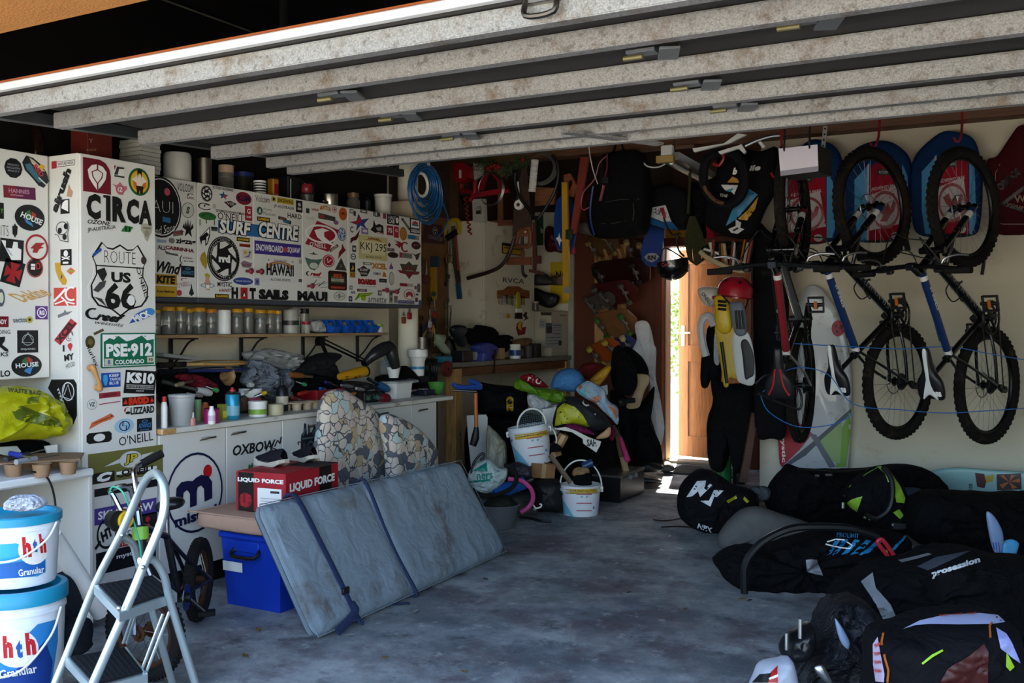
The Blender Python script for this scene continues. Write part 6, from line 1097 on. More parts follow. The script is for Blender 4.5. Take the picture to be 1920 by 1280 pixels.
p=top(768,-4.13);rt=T('cream_box','cream box with a small hole at the right end of the wall cupboards','box',p);O('box',MB().box(p+V(0,-.01,.07),(.2,.2,.14),mat('#bcb099',.7),.004),rt);O('hole',MB().cyl(p+V(.1,.02,.09),p+V(.1015,.02,.09),.008,DARKM),rt)
# odds and ends lying in the worktop clutter
for kd,x,y,dx,dy,c_,tl in(('screwdriver',560,738,34,-8,'#b02a20','by the cream tray'),('marker',600,728,22,5,'#1d4f9a','on the black gloves'),('chisel',625,735,36,-6,'#8a6a3a','behind the tall floral cushion'),('file',640,722,44,6,'#6c6c6e','below the yellow tube'),('screwdriver',652,742,30,-10,'#c07a1c','right of the floral cushion top'),('marker',575,722,-20,-7,'#2a7a4a','left of the red open box'),('spanner',668,728,30,6,'#9a9a9a','left of the blue saw'),('brush',688,735,28,-5,'#b9b0a0','beside the palm-print box'),('screwdriver',610,716,24,8,'#1c1c60','under the lamp arm'),('torch',500,735,-22,9,'#c2a01c','left of the black glue bottle'),('marker',455,738,18,-9,'#c9c6be','behind the spray can'),('file',380,742,-30,-6,'#77706a','over the clear tub'),('screwdriver',410,733,-24,-9,'#3a8a4a','behind the magenta tub'),('chisel',330,722,30,-8,'#9a8a70','at the left end under the rackets'),('brush',548,745,20,7,'#7a2a20','in front of the black gloves'),('marker',715,745,16,-6,'#b02a50','near the white lidded box'),('torch',760,735,20,-4,'#26282a','behind the dark parts tray'),('file',700,752,26,-2,'#8a8a8c','at the worktop front edge')):
    a=onX(x,y,-3.90);a.z=max(a.z,WZ+.015);b=onX(x+dx,y+dy,-3.94);b.z=max(b.z,WZ+.012);rt=T(kd,'%s %s lying %s'%(cname(c_),kd,tl),'tool',a);O('handle',MB().tube([a,a.lerp(b,.2),a.lerp(b,.45)],[.009,.013,.010],plastic(c_),8),rt);O('shaft',MB().cyl(a.lerp(b,.4),b,.0045 if kd not in('brush','torch')else .010,metal('#a8a8a8')),rt)
# ================================================================ bench and cabinets at the far end of the left wall
BZ=1.0
bt=T('workbench','speckled grey bench top on rough pine legs beyond the worktop','bench',(-4.58,7.9,0))
O('top',MB().box((-4.585,7.88,BZ-.02),(.62,2.2,.04),mat('#77736a',.5,var=.5,sc=70),.004),bt)
O('rail',MB().box((-4.31,7.88,BZ-.08),(.04,2.1,.07),wood('#6e4526',7,(12,1,12)),.003),bt)
for y in(6.86,8.9):O('leg',MB().box((-4.33,y,(BZ-.05)/2),(.10,.10,BZ-.05),PINEV,.004),bt)
O('leg',MB().box((-4.84,6.86,(BZ-.05)/2),(.08,.08,BZ-.05),PINEV,.004),bt);O('bolt',MB().cyl((-4.27,6.86,.42),(-4.262,6.86,.42),.012,metal()),bt)
WC=mat('#d5cfbb',.5,var=.05,dirt='#a89c7c',damt=.2)
rv=T('tall_cabinet','plain white cabinet with black lettering and a key rack on its door','cabinet',(-4.7,8.12,BZ))
O('body',MB().box((-4.70,8.12,1.62),(.36,.96,1.235),WC,.003),rv);dv=O('door',MB().box((-4.508,8.12,1.62),(.018,.96,1.23),WC,.003),rv);PV=Plane('X',-4.499)
tx(dv,PV,963,526,40,9,'RVCA',K,0,.01);stk(dv,PV,960,467,37,20,'r','#1c1a16',[('r',YE,0,-.2,1.8,1.3),('r',K,0,.1,1.6,.2)])
tx(dv,PV,945,592,16,11,'DRIS','#555',0,-.03);stk(dv,PV,953,592,9,10,'e','#c79a28',[('o',K,0,0,.5,.5,.15,180,360)]);stk(dv,PV,986,593,15,19,[(-.8,.2),(-.2,.8),(.3,.9),(.2,.2),(.5,-.3),(.9,-.3),(-.9,-1),(-.1,-.4)],K)
stk(dv,PV,977,615,19,28,[(-1,0),(-.8,.6),(-.2,1),(.3,.7),(.1,.1),(1,.2),(.8,-.8),(-.6,-1)],'#8c1c2c',[('p','#d0b22c',[(-.7,.3),(-.4,.9),(.1,.8),(-.1,.2),(.1,-.3),(-.5,-.1)])])
# key rack
kr=T('key_rack','scalloped wooden key rack hung with keys on the white cabinet','rack',onX(961,560,-4.49));c=[onX(x,y,-4.495)for x,y in Q('c',877,20,930,15,970,-15,1050,-15,1095,15,1142,22,1142,88,877,88)]
O('board',MB().slab(c,V(.018,0,0),wood('#8a4f26',8,(12,1,12))),kr)
random.seed(8)
for i,x in enumerate((893,915,938,960,982,1005,1028,1080,1105)):
    p=onX(*q1('c',x,66+(i%3)*6),-4.465);r=T('key',('brass','steel','silver','dark','pale','green-tagged','white-tagged','red-tagged','coppery')[i]+' key hanging on the scalloped wooden rack','key',p);cm_=metal(('#b8903a','#a8a8a8','#d0d0d0','#55504a','#c0b89a','#5f8a4a','#d8d8d4','#9c3a40','#a8643a')[i]);m=MB()
    for j in range(2):a=p+V(.004*j,(j-.5)*.016,0);m.tube([a+V(0,.011*cos(t),.011*sin(t))for t in(0,.9,1.8,2.7,3.6,4.5,5.4)],.0025,cm_,5,True);m.box(a+V(0,0,-.04-.01*j),(.003,.008,.06),cm_,.0005).box(a+V(0,.006,-.06),(.003,.008,.008),cm_,.0005)
    m.cyl(p+V(-.01,0,.014),p+V(-.03,0,.02),.003,metal('#c0a050'));O('key_blade',m,r)
r=T('paint_brush','flat paint brush with yellow-green handle hanging on the key rack','brush',onX(*q1('c',1055,150),-4.45));O('handle',MB().slab([onX(x,y,-4.46)for x,y in Q('c',1040,50,1050,32,1062,40,1072,140,1072,175,1040,175)],V(.015,0,0),plastic('#a8a22a')),r);O('ferrule',MB().slab([onX(x,y,-4.46)for x,y in Q('c',1035,175,1078,175,1080,210,1033,210)],V(.018,0,0),WHP),r);O('bristles',MB().slab([onX(x,y,-4.46)for x,y in Q('c',1032,210,1082,210,1084,265,1028,262)],V(.016,0,0),BK),r)
fb_=T('metal_box','beige metal cabinet box with typed notices on the bench','box',(-4.6,8.63,BZ));O('body',MB().box((-4.52,8.815,BZ+.22),(.40,.365,.44),mat('#b3aa97',.5,var=.04),.006),fb_)
PB2=Plane('X',-4.32);dB=O('door',MB().box((-4.324,8.80,BZ+.22),(.008,.37,.435),mat('#b7ae9b',.5,var=.04),.002),fb_)
for it in((1024,588,20,6,'r','#5b574d',[('t','#1b1a18','DURABLE',0,0,1.8,1.3,0,.05)]),(1056,591,12,2,'r','#6a675e',[]),(1016,606,11,17,'r','#b9b9b4',[('r','#8a94a0',0,.3,1.5,.3),('r','#8a94a0',0,-.3,1.5,.3)]),(1038,628,31,46,'r','#a7abb0',[('r','#2e3a44',-.55,.55,.7,.8),('r','#5c6a72',-.55,.8,.7,.2),('r','#4b4e52',.4,.8,1,.08),('r','#6b6e72',.4,.6,1,.05),('r','#6b6e72',.4,.4,1,.05),('r','#4b4e52',.35,.1,1,.05),('r','#5b5e62',0,-.2,1.7,.05),('r','#5b5e62',-.2,-.45,1.3,.05),('r','#5b5e62',-.2,-.7,1.3,.05),('r','#222',.72,-.65,.35,.4)])):
    stk(dB,PB2,*it[:6],it[6],name='notice')
wb_=SL('notice_board','white board with signs on the back wall above the metal box','board',[(1004,398),(1066,398),(1068,582),(1004,582)],onY,8.985,V(0,-.012,0),WC)[0];PN=Plane('Y',8.972)
stk(wb_,PN,1049,530,34,78,'r','#c7ae22',[('t',K,'NG',.2,.4,1.2,.32,0,.03)],name='sign');stk(wb_,PN,1012,432,20,62,'r','#d3d2c8',[('r','#1c4a2e',-.1,0,1.6,1.8),('t',W,'h',.4,.0,.4,.35,0,.03)],name='sign')
struct('trim_20',MB().slab([onY(x,y,8.99)for x,y in((1067,396),(1077,396),(1077,690),(1067,690))],V(0,-.02,0),mat('#a9a79c',.9,var=.3,sc=12,bump=.6)))
# pegboard with hand tools
SL('pegboard','brown pegboard crowded with hanging hand tools','board',[(757,400),(905,418),(905,655),(757,668)],onX,-4.895,V(.012,0,0),wood('#8c6238',5,(1,1,1)))
PGX=-4.86
def pliers(m,p,s,c):m.tube([p+V(0,-.02*s,-.1*s),p+V(0,-.006*s,-.02*s),p+V(0,.006*s,.04*s)],.006*s,plastic(c),n=3);m.tube([p+V(0,.02*s,-.1*s),p+V(0,.006*s,-.02*s),p+V(0,-.006*s,.04*s)],.006*s,plastic(c),n=3);m.cyl(p+V(-.005,0,0),p+V(.008,0,0),.009*s,metal('#777'))
def spanner(m,p,s,c):m.box(p,(.005,.014*s,.14*s),metal(c),.002);m.tube([p+V(0,.018*s*cos(t),.08*s+.018*s*sin(t))for t in(2.2,3,3.9,4.7,5.5,6.3,7.1)],.006*s,metal(c),6);m.cyl(p+V(-.004,0,-.08*s),p+V(.004,0,-.08*s),.016*s,metal(c))
def sdrv(m,p,s,c):m.cyl(p+V(0,0,-.12*s),p,.003*s,metal());m.tube([p,p+V(0,0,.03*s),p+V(0,0,.07*s),p+V(0,0,.09*s)],[.009*s,.014*s,.012*s,.008*s],plastic(c),8)
def hamm(m,p,s,c):m.cyl(p+V(0,0,-.2*s),p,.010*s,PINEV);m.cyl(p+V(0,-.045*s,.01),p+V(0,.045*s,.01),.015*s,metal(c));m.box(p+V(0,0,.01),(.02,.03,.03),metal(c),.003)
def snips(m,p,s,c):m.tube([p+V(0,.02*s*cos(t),-.07*s+.03*s*sin(t))for t in range(6)],.005*s,plastic(c),6,True);m.tube([p+V(0,.045*s+.02*s*cos(t),-.07*s+.03*s*sin(t))for t in range(6)],.005*s,plastic(c),6,True);m.slab([p+V(0,.01,-.04*s),p+V(0,.03*s,-.04*s),p+V(0,.022*s,.07*s)],V(.004,0,0),metal())
KT={'pliers':pliers,'spanner':spanner,'screwdriver':sdrv,'hammer':hamm,'snips':snips}
rows=[(462,'top row',((772,'spanner','#4a4a4c'),(788,'pliers','#22262c'),(840,'snips','#8a6a1c'),(862,'hammer','#4c4a48'),(900,'spanner','#6a6a6c'))),(500,'second row',((768,'pliers','#3a1c1c'),(782,'hammer','#55504c'),(796,'snips','#6c1c20'),(836,'spanner','#55585c'),(852,'pliers','#1c1c20'),(872,'screwdriver','#22262a'),(898,'pliers','#333'))),(540,'third row',((840,'spanner','#77787a'),(850,'screwdriver','#3a2a1c'),(868,'pliers','#1f2a33'),(880,'screwdriver','#1c1c1c'),(893,'snips','#44484c'))),(580,'fourth row',((766,'snips','#8c1c24'),(780,'screwdriver','#a01c26'),(806,'spanner','#5a5a58'),(836,'spanner','#8a8a86'),(846,'pliers','#6f6f70'),(860,'spanner','#77777a'),(876,'hammer','#444'),(888,'pliers','#2a2a2c'),(900,'screwdriver','#555'))),(612,'bottom row',((775,'pliers','#8a1c20'),(790,'spanner','#7c6a50'),(815,'screwdriver','#2a3444')))]
N_=('first','second','third','fourth','fifth','sixth','seventh','eighth','ninth')
for y,rn,its in rows:
    for i,(x,kd,cl)in enumerate(its):
        p=onX(x,y+(i*7)%11,PGX+.012*(i%3));m=MB();KT[kd](m,p,1.35,cl);m.cyl(p+V(-.035,0,.06),p+V(.012,0,.065),.003,metal('#777'));S1(kd,'%s %s on the pegboard, %s from the left in its %s'%(cname(cl if len(cl)==7 else '#'+cl[1]*2+cl[2]*2+cl[3]*2),kd,N_[i],rn),'tool',m)
SL('metal_sign','dark red plate with round tristar badge beside the wall cupboards','sign',Q('a',345,655,475,672,500,830,325,815),onX,-4.86,V(.004,0,0),plastic('#4a1a20'))[0].name
tn=[o for o in bpy.data.objects if o.name.startswith('metal_sign')][-1];stk(tn,Plane('X',-4.855),816,433,10,16,'e','#9aa0a6',[('e','#28304a',0,0,.8,.8),('e',W,-.3,.2,.2,.2),('e',W,.3,.2,.2,.2),('e',W,0,-.4,.2,.2)],name='badge');tx(tn,Plane('X',-4.855),816,446,28,7,'TENNESSEE','#b0a8a0',-4,0)
SL('number_plate','small blue and dark red plate beside the tennessee plate'.replace('tennessee','tristar'),'sign',Q('a',630,700,690,715,680,850,650,850),onX,-4.85,V(.004,0,0),plastic('#4a2030'))
def hang(nm,lb,cat,pts,off=.03,col=None,m=None,Y=7.70,k='a',part='body'):return SL(nm,lb,cat,Q(k,*pts),onY,Y,V(0,-off,0),m or plastic(col),part)
r,_=hang('spirit_level','short yellow spirit level hanging at the pegboard left','level',(400,1020,440,1020,440,1285,400,1285),.03,'#b58e1e',Y=7.35);O('vial',MB().cyl(onY(*q1('a',416,1240),7.31),onY(*q1('a',416,1240),7.30)+V(0,-.01,0),.022,plastic('#3a4a3a')),r);O('tip',MB().slab([onY(x,y,7.35)for x,y in Q('a',400,930,462,930,462,1020,400,1020)],V(0,-.03,0),mat('#3b4a5c',.5)),r)
PLK=wood('#5e4431',5,(12,1,1))
hang('batten','dark brown vertical plank hanging behind the yellow bow saw','plank',(535,150,618,150,618,660,522,660),.02,m=PLK)
hang('pole','long thin red pole hanging near the blue hose','pole',(458,130,470,130,508,560,500,585,482,585),.02,'#8c1c2a')
hang('batten','horizontal wooden rail end above the pegboard','plank',(300,565,505,560,505,600,300,610),.03,m=PINEY,Y=7.9);hang('batten','orange wood block hanging behind the black cable loop','plank',(1262,360,1430,365,1420,500,1262,515),.03,m=wood('#8a5a34',6,(1,12,12)),Y=7.9);hang('batten','thin upright wooden batten behind the wire ring','plank',(948,110,990,110,990,640,948,640),.02,m=wood('#7a4c2c',6,(12,12,1)),Y=7.95);hang('batten','brown horizontal rail above the lettered cabinet','plank',(850,635,1070,628,1070,675,850,685),.02,m=wood('#7a4026',6,(1,12,12)),Y=7.9)
# blue hose coil
hc=onX(792,346,-3.86);rt=T('hose_coil','blue hose wound in a thick coil over a white ring beside the wall cupboards','hose',hc)
random.seed(3);m=MB();HB_=plastic('#17558a')
for i in range(12):
    rr=.10+.0075*i+random.uniform(-.004,.004);dz=-.006*i;m.tube([hc+V((i%4)*.012,rr*1.08*cos(2*pi*t/24),dz+rr*sin(2*pi*t/24)*(1+.012*i))for t in range(24)],.0062,HB_,6,True)
O('coil',m,rt)['kind']='stuff';O('core_ring',MB().tube([hc+V(-.01,.08*cos(t/4),.08*sin(t/4))for t in range(26)],.011,WHP,8),rt);O('clip',MB().box(hc+V(.02,0,.14),(.07,.035,.03),metal(),.003).cyl(hc+V(0,0,.15),V(hc.x,hc.y,2.9),.004,metal()),rt)
O('loose_end',MB().tube([hc+V(0,.14,.08),onX(832,385,-3.9),onX(840,410,-3.95),onX(833,430,-4.0),onX(820,445,-4.0)],.006,HB_,6,n=5),rt)
# bow saw with yellow handle, blades
r=T('hacksaw','hanging saw with bright yellow handle and long steel and orange blade','saw',onY(848,500,7.6));YL=plastic('#c4a51a');O('handle',MB().tube([onY(x,y,7.6)for x,y in Q('a',500,790,505,720,545,645,610,632,622,680,622,745)],.022,YL,8,n=3).tube([onY(x,y,7.58)for x,y in Q('a',520,780,605,725)],.028,BK,8),r);O('blade',MB().slab([onY(x,y,7.6)for x,y in Q('a',560,680,590,675,640,1150,600,1155,570,960)],V(0,-.01,0),metal('#9a9c98')),r);O('spine',MB().slab([onY(x,y,7.585)for x,y in Q('a',592,760,605,755,625,1040,612,1045)],V(0,-.01,0),plastic('#a8402c')),r);O('tip',MB().slab([onY(x,y,7.6)for x,y in Q('a',600,1155,635,1150,650,1280,615,1285)],V(0,-.02,0),plastic('#1c4868')),r)
r,_=hang('hedge_trimmer','red electric hedge trimmer hanging under the garland','power tool',(622,175,700,165,752,200,750,290,700,320,640,330,622,280),.1,'#9c1620');O('handle',MB().tube([onY(x,y,7.66)for x,y in Q('a',640,330,640,380,700,395,745,390,745,300)],.02,plastic('#8c141e'),n=4),r);O('guard',MB().tube([onY(x,y,7.6)for x,y in Q('a',752,300,750,400,710,470)],.022,plastic('#a01824'),n=4),r);O('label',MB().slab([onY(x,y,7.6)for x,y in Q('a',622,215,640,213,640,280,622,283)],V(0,-.002,0),WHP),r);O('blade',MB().slab([onY(x,y,7.68)for x,y in Q('a',625,430,650,420,700,520,690,560)],V(0,-.01,0),metal('#444')),r)
r=T('spiral_cable','red coiled spiral cable hanging below the hedge trimmer','cable',onY(878,430,7.6));O('cable',MB().tube([onY(*q1('a',672+t*.24+13*cos(t*.3),440+t*1.8),7.62+.012*sin(t*.3))for t in range(0,175,4)],.007,plastic('#9c2c24'),6,n=2),r)
hang('trowel','brown oval trowel blade hanging behind the white lock box','tool',(740,600,790,555,850,600,850,720,825,770,770,765,735,700),.012,m=mat('#4c4034',.6,.4))
r,_=hang('key_safe','white rectangular box with steel padlock hanging centrally','box',(758,462,850,458,856,655,764,650),.06,'#b9b8aa',Y=7.66);O('padlock',MB().tube([onY(x,y,7.58)for x,y in Q('a',775,575,770,530,790,515,802,530,800,570)],.006,metal(),n=3).box(onY(*q1('a',785,565),7.58),(.05,.02,.03),metal('#8a8a88')),r)
hang('batten','short white batten hanging above the white padlocked box','plank',(752,160,835,160,825,260,760,300),.03,'#b9b8aa')
r=T('bow_saw','red triangular bow saw frame hanging inside a wire ring','saw',onY(920,350,7.6));fr=lambda*a:[onY(x,y,7.6)for x,y in Q('a',*a)];O('frame',MB().slab(fr(770,390,845,250,870,245,830,380),V(0,-.025,0),plastic('#8c1826')).slab(fr(900,250,930,260,1040,380,1000,380),V(0,-.025,0),plastic('#8c1826')).slab(fr(735,410,1030,360,1045,400,735,450),V(0,-.025,0),plastic('#9a1c2a')),r);O('bolts',MB().cyl(fr(820,400)[0],fr(820,400)[0]+V(0,-.03,0),.006,metal()).cyl(fr(990,375)[0],fr(990,375)[0]+V(0,-.03,0),.006,metal()),r)
r=T('wire_coil','coil of steel wire hanging over the red bow saw','wire',onY(919,353,7.55));m=MB();c=onY(*q1('a',880,370),7.55)
for i in range(4):m.tube([c+V((.12+.003*i)*cos(t/5),.006*i,(.138+.003*i)*sin(t/5))for t in range(32)],.0028,metal('#8f938e'),5,True)
O('coil',m,r)['kind']='stuff'
# garland of fir twigs
random.seed(12);m=MB();gm=mat('#4c5a3c',.8,var=.4,sc=20);rm=mat('#8c1c22',.35)
for i in range(900):
    t=random.random();x=725+t*470;y=120+55*sin(t*3)+random.gauss(0,38)*(1 if t<.8 else .6)+(60 if .4<t<.75 else 0)*random.random();p=onY(*q1('a',x,y),7.62+random.gauss(0,.03));d=V(random.gauss(0,1),random.gauss(0,.6),random.gauss(-.2,1)).normalized()*.045;n_=d.cross(V(.3,1,.2)).normalized()*.003;m.add([p,p+d*.5+n_,p+d,p+d*.5-n_],[[0,1,2,3]],gm)
r=T('garland','dusty green fir garland with shiny red berries hanging from the beam','garland',onY(*q1('a',950,170),7.62));O('twigs',m,r)['kind']='stuff';O('stem',MB().tube([onY(x,y,7.62)for x,y in Q('a',720,120,850,130,960,180,1080,170,1190,110)],.008,plastic('#3a2f22'),n=4),r)
for i,(x,y)in enumerate(((860,200),(885,185),(912,178),(940,182),(955,195),(875,215),(925,200),(1150,130))):O('berry',MB().ball(onY(*q1('a',x,y),7.54),.018,rm,10,8),r)
hang('steel_ruler','upright steel straightedge hanging left of the hand saw','ruler',(1108,190,1138,190,1140,430,1105,450),.008,m=metal('#8c8c88'))
r,_=hang('hand_saw','old rusty hand saw with carved wooden handle hanging point up','saw',(1145,200,1185,200,1228,700,1225,760,1065,770,1075,560),.006,m=mat('#4d3a30',.6,.4,.3,dirt='#2f241e'),Y=7.60)
SW=wood('#7a4426',8,(1,12,12));O('handle',MB().tube([onY(x,y,7.59)for x,y in Q('a',1115,730,1100,800,1095,840,1150,845,1205,840,1212,760,1200,700,1150,720,1115,730)],.02,SW,8,n=3).slab([onY(x,y,7.60)for x,y in Q('a',1120,710,1225,690,1215,760,1120,770)],V(0,-.025,0),SW),r);O('screw',MB().cyl(onY(*q1('a',1168,727),7.575),onY(*q1('a',1168,727),7.565),.008,plastic('#8a7a50')),r)
r=T('tape_spool','small white spool hanging beside the rusty hand saw','spool',onY(*q1('a',1125,510),7.52));c=onY(*q1('a',1125,505),7.54);O('spool',MB().cyl(c,c+V(0,-.03,0),.042,WHP).cyl(c+V(0,-.031,0),c+V(0,-.034,0),.016,plastic('#5a3a2a')),r);O('strap',MB().tube([c,c+V(-.02,0,.2)],.008,WHP),r)
def loop(nm,lb,cat,pts,rad_,m,Y=7.6,n=6,k='a',closed=False,f=onY,part='tube'):
    q=[f(x,y,Y)for x,y in Q(k,*pts)];r=T(nm,lb,cat,q[len(q)//2]);O(part,MB().tube(q,rad_,m,8,closed,n=n),r);return r
loop('cable_loop','thick black cable hanging in a long loop from the beam','cable',(1088,240,1085,330,1130,450,1200,540,1262,620,1310,570,1400,420,1440,280,1430,150,1395,95),.014,BK,7.52)
loop('crowbar','dark curved pipe sweeping from the hand saw toward the pegboard','pipe',(1080,775,1040,900,975,1000,880,1055,690,1112),.017,mat('#33231f',.5,.3),7.50)
loop('rubber_strap','black rubber strap end stuck down over the rvca door'.replace('rvca','lettered'),'strap',(1145,600,1145,900,1150,1060,1180,1095),.014,BK,7.62)
m=MB();a,b=onY(*q1('a',1250,130),7.5),onY(*q1('a',1225,395),7.5);n=40
r=T('ribbed_hose','short white corrugated drain hose hanging from the beam','hose',b);O('hose',m.tube([a.lerp(b,i/n)for i in range(n+1)],[.034 if i%2 else .029 for i in range(n+1)],WHP,14),r)
c=onY(*q1('a',1290,200),7.62);m=MB()
for i in range(5):m.tube([c+V((.13+.005*i)*cos(t/5),.01*i,(.12+.005*i)*sin(t/5))for t in range(32)],.004,mat('#77746a',.3,alpha=.7),5,True)
O('coil',m,T('tubing_coil','coil of grey translucent tubing behind the corrugated hose','tubing',c))['kind']='stuff'
hang('saw_frame','reddish wooden clamp piece across the yellow sticker','clamp',(1025,940,1145,935,1145,880,1165,880,1165,935,1225,935,1225,1000,1025,1000),.03,m=SW,Y=7.62)
hang('clamp','rusty bar clamp with square wooden jaws beside the hand saw','clamp',(1243,650,1262,650,1268,925,1305,925,1305,990,1265,990,1262,1045,1330,1065,1330,1085,1210,1060,1210,1035,1240,1040,1240,700),.025,m=mat('#4f2a20',.7,.2),Y=7.58)
r,_=hang('spirit_level','long yellow spirit level hanging from the beam beside the blue ski','level',(1483,320,1528,320,1545,1290,1493,1290),.03,'#b58a24',Y=7.55);O('vial',MB().cyl(onY(*q1('a',1518,1208),7.52),onY(*q1('a',1518,1208),7.51),.03,GRY).box(onY(*q1('a',1530,748),7.53),(.06,.02,.09),mat('#1d3a24',.4),.004),r)
r,_=hang('hand_saw','hand saw with orange-brown handle hanging at the top beside the red plank','saw',(1500,260,1550,245,1610,350,1570,440,1530,425,1500,360),.03,m=wood('#8a4a1c',8,(1,12,12)),Y=7.66);O('grip_hole',MB().slab([onY(x,y,7.628)for x,y in Q('a',1530,310,1555,295,1560,330,1535,385,1525,370)],V(0,-.003,0),DARKM),r)
r,_=hang('water_ski','blue board with white motif hanging behind the yellow level','board',(1440,470,1480,430,1540,440,1590,560,1592,760,1575,850,1555,885,1475,885,1450,860,1418,790,1422,600),.03,'#123a80',Y=7.72);stk(r,Plane('Y',7.69),*q1('a',1450,790),12,26,[(-1,.2),(-.2,.4),(0,1),(.3,.3),(1,-.2),(.3,-.4),(.2,-1),(-.3,-.3)],W)
hang('red_rule','long red plank with a row of holes hanging aslant','plank',(1640,110,1705,110,1600,745,1553,742),.03,m=mat('#7c2c20',.6),Y=7.60)
PF('red_bag','dark red folded bag wedged beside the blue board','bag',Q('a',1340,700,1400,690,1440,800,1480,840,1475,900,1420,890,1345,880),onY,8.85,.06,plastic('#4f0f14'),wr=.01)
vpx('spray_can','red and white can end poking out by the brown wall panel','spray can',1075,476,0,12,12,[('body',plastic('#9c1a2a'),cylp)],f=lambda x,y:onY(x,y,8.6))
# power tools in front of the yellow sign
PF('drill','black power drill lying on top of the metal box','power tool',Q('c',1200,0,1290,30,1400,60,1400,130,1340,170,1260,150,1195,100),onY,8.75,.06,BK,wr=.008)
PF('grinder','black and grey grinder above the drill by the notice board','power tool',Q('a',1245,1090,1330,1070,1410,1140,1380,1165,1290,1170,1245,1160),onY,8.7,.06,mat('#3a3838',.4,.3),wr=.006)
p=onY(*q1('a',1430,1125),8.7);S1('cardboard_tube','grey-brown cardboard tube end in front of the yellow sign','tube',MB().cyl(p+V(-.09,.1,0),p+V(.06,-.02,-.01),.045,mat('#6c5f52',.8),seg=20))
vpx('glass_jar','small jar with wooden lid on the metal box','jar',1004,580,0,12,17,[('body',mat('#4a3f36',.3),cylp),('lid',plastic('#8a8378'),[(1.03,.8),(1.03,1),(0,1)])],f=lambda x,y:V(-4.4,onX(x,y,-4.4).y,BZ+.442))
# ---------------- on the bench
def bn(px,X=-4.45):p=onX(px,660,X);return V(X,p.y,BZ+.001)
def vb(nm,lb,cat,px,w_,h_,parts,X=-4.45):p=bn(px,X);k=kpx(p);return vessel(nm,lb,cat,p,w_*k,h_*k,parts)
vb('kettle','ribbed steel cone kettle standing on the bench left end','kettle',843,36,46,[('body',metal('#b0aaa0',.25),[(0,0),(1,0)]+[(1-.06*i+(.03 if i%2 else 0),.09*i)for i in range(1,10)]+[(.3,.9),(0,.95)]),('knob',BK,[(0,.93),(.12,.95),(.12,1),(0,1)])],-4.6)
PF('power_drill','big dark cordless drill standing on its battery at the bench left','power tool',Q('c',485,345,520,315,585,320,600,350,560,400,600,470,590,500,560,500,530,440,500,400),onX,-4.36,.05,mat('#1c2226',.4),wr=.004)
r,_=PF('garden_figure','pale green and cream plastic spray head on the bench end','sprayer',Q('c',340,470,355,435,350,395,420,400,425,415,395,440,400,470,440,510,470,560,420,555,370,500),onX,-4.3,.03,plastic('#8f9d84'),wr=.003)
p=bn(868,-4.36);O('body',MB().box(p+V(0,0,.045),(.1,.16,.09),mat('#1b1e24',.3),.006),T('battery_case','glossy dark case on the bench front between kettle and vice','case',p))
p=bn(880,-4.40)+V(0,.06,0);O('body',MB().box(p+V(0,.05,.045),(.1,.14,.09),CLEAR,.004),T('organiser','clear plastic box beside the blue vice','box',p))
r,_=PF('bench_vice','blue cast bench vice bolted to the bench','vice',Q('c',690,490,740,465,800,470,850,510,835,590,780,630,715,635,720,560,685,520),onX,-4.34,.06,mat('#34408a',.45,var=.2),wr=.004,sharp=5)
a=onX(*q1('c',860,590),-4.26);O('screw_bar',MB().cyl(a+V(0,0,.06),a+V(.02,-.05,-.12),.008,metal('#4a3028')).ball(a+V(.02,-.05,-.12),.014,metal('#4a3028')).cyl(a,a+V(-.12,0,.02),.02,metal('#55443a')),r)
vb('white_bottle','white tub with blue and red label on the bench','tub',966,21,27,[('body',WHP,[(0,0),(1,0),(1,.75),(.9,.8)]),('label',plastic('#2a3f7a'),[(1.02,.2),(1.02,.6)]),('lid',WHP,[(1,.78),(1,1),(0,1)])],-4.33)
for px,w_,h_,c_,lb,X in((942,.10,.13,'#1c3a8a','blue upright box behind the vice',-4.55),(935,.07,.1,'#a88a5c','small plywood block beside the vice',-4.38),(1002,.11,.13,'#2b2a2c','dark grey plastic case right of the white tub',-4.37),(832,.12,.05,'#2f86a0','turquoise box lid at the bench end',-4.36)):
    p=bn(px,X);O('body',MB().box(p+V(0,0,h_/2),(.09,w_,h_),plastic(c_),.004),T('small_box',lb,'box',p))
PF('paper_bag','crumpled brown paper bag lying behind the white tub','bag',Q('c',1020,460,1080,435,1155,432,1155,490,1110,520,1040,490),onX,-4.45,.05,mat('#8a6446',.9,bump=.4),wr=.012,fr=22)
PF('tool_bag','black and red soft tool bag heaped at the back of the bench','bag',Q('c',600,350,680,345,700,315,790,330,880,390,900,440,960,400,1010,450,960,520,900,560,700,500,620,460),onX,-4.42,.06,BKC,wr=.03)
PF('red_strap','red webbing across the black tool bag','strap',Q('c',640,370,780,360,850,400,780,400,700,440),onX,-4.47,.02,cloth('#5e1c1c'),wr=.008)
tool('caulking_gun','silver caulking gun lying over the blue box',q1('c',1010,440),q1('c',870,480),.02,'#b0b3b4','#9c9fa0',.5,'tool',X=-4.40)
vb('paint_can','small can with ring lid between tub and dark case','can',990,16,22,[('body',mat('#4a3a3a',.5),cylp),('lid',metal(),[(.8,1),(.9,1.03),(0,1.03)])],-4.37)
vb('glass_jar','glass jar of screws between drill and vice','jar',905,15,24,[('body',GLASS,cylp),('lid',plastic('#a9a89c'),[(1.05,.85),(1.05,1),(0,1)])],-4.5)
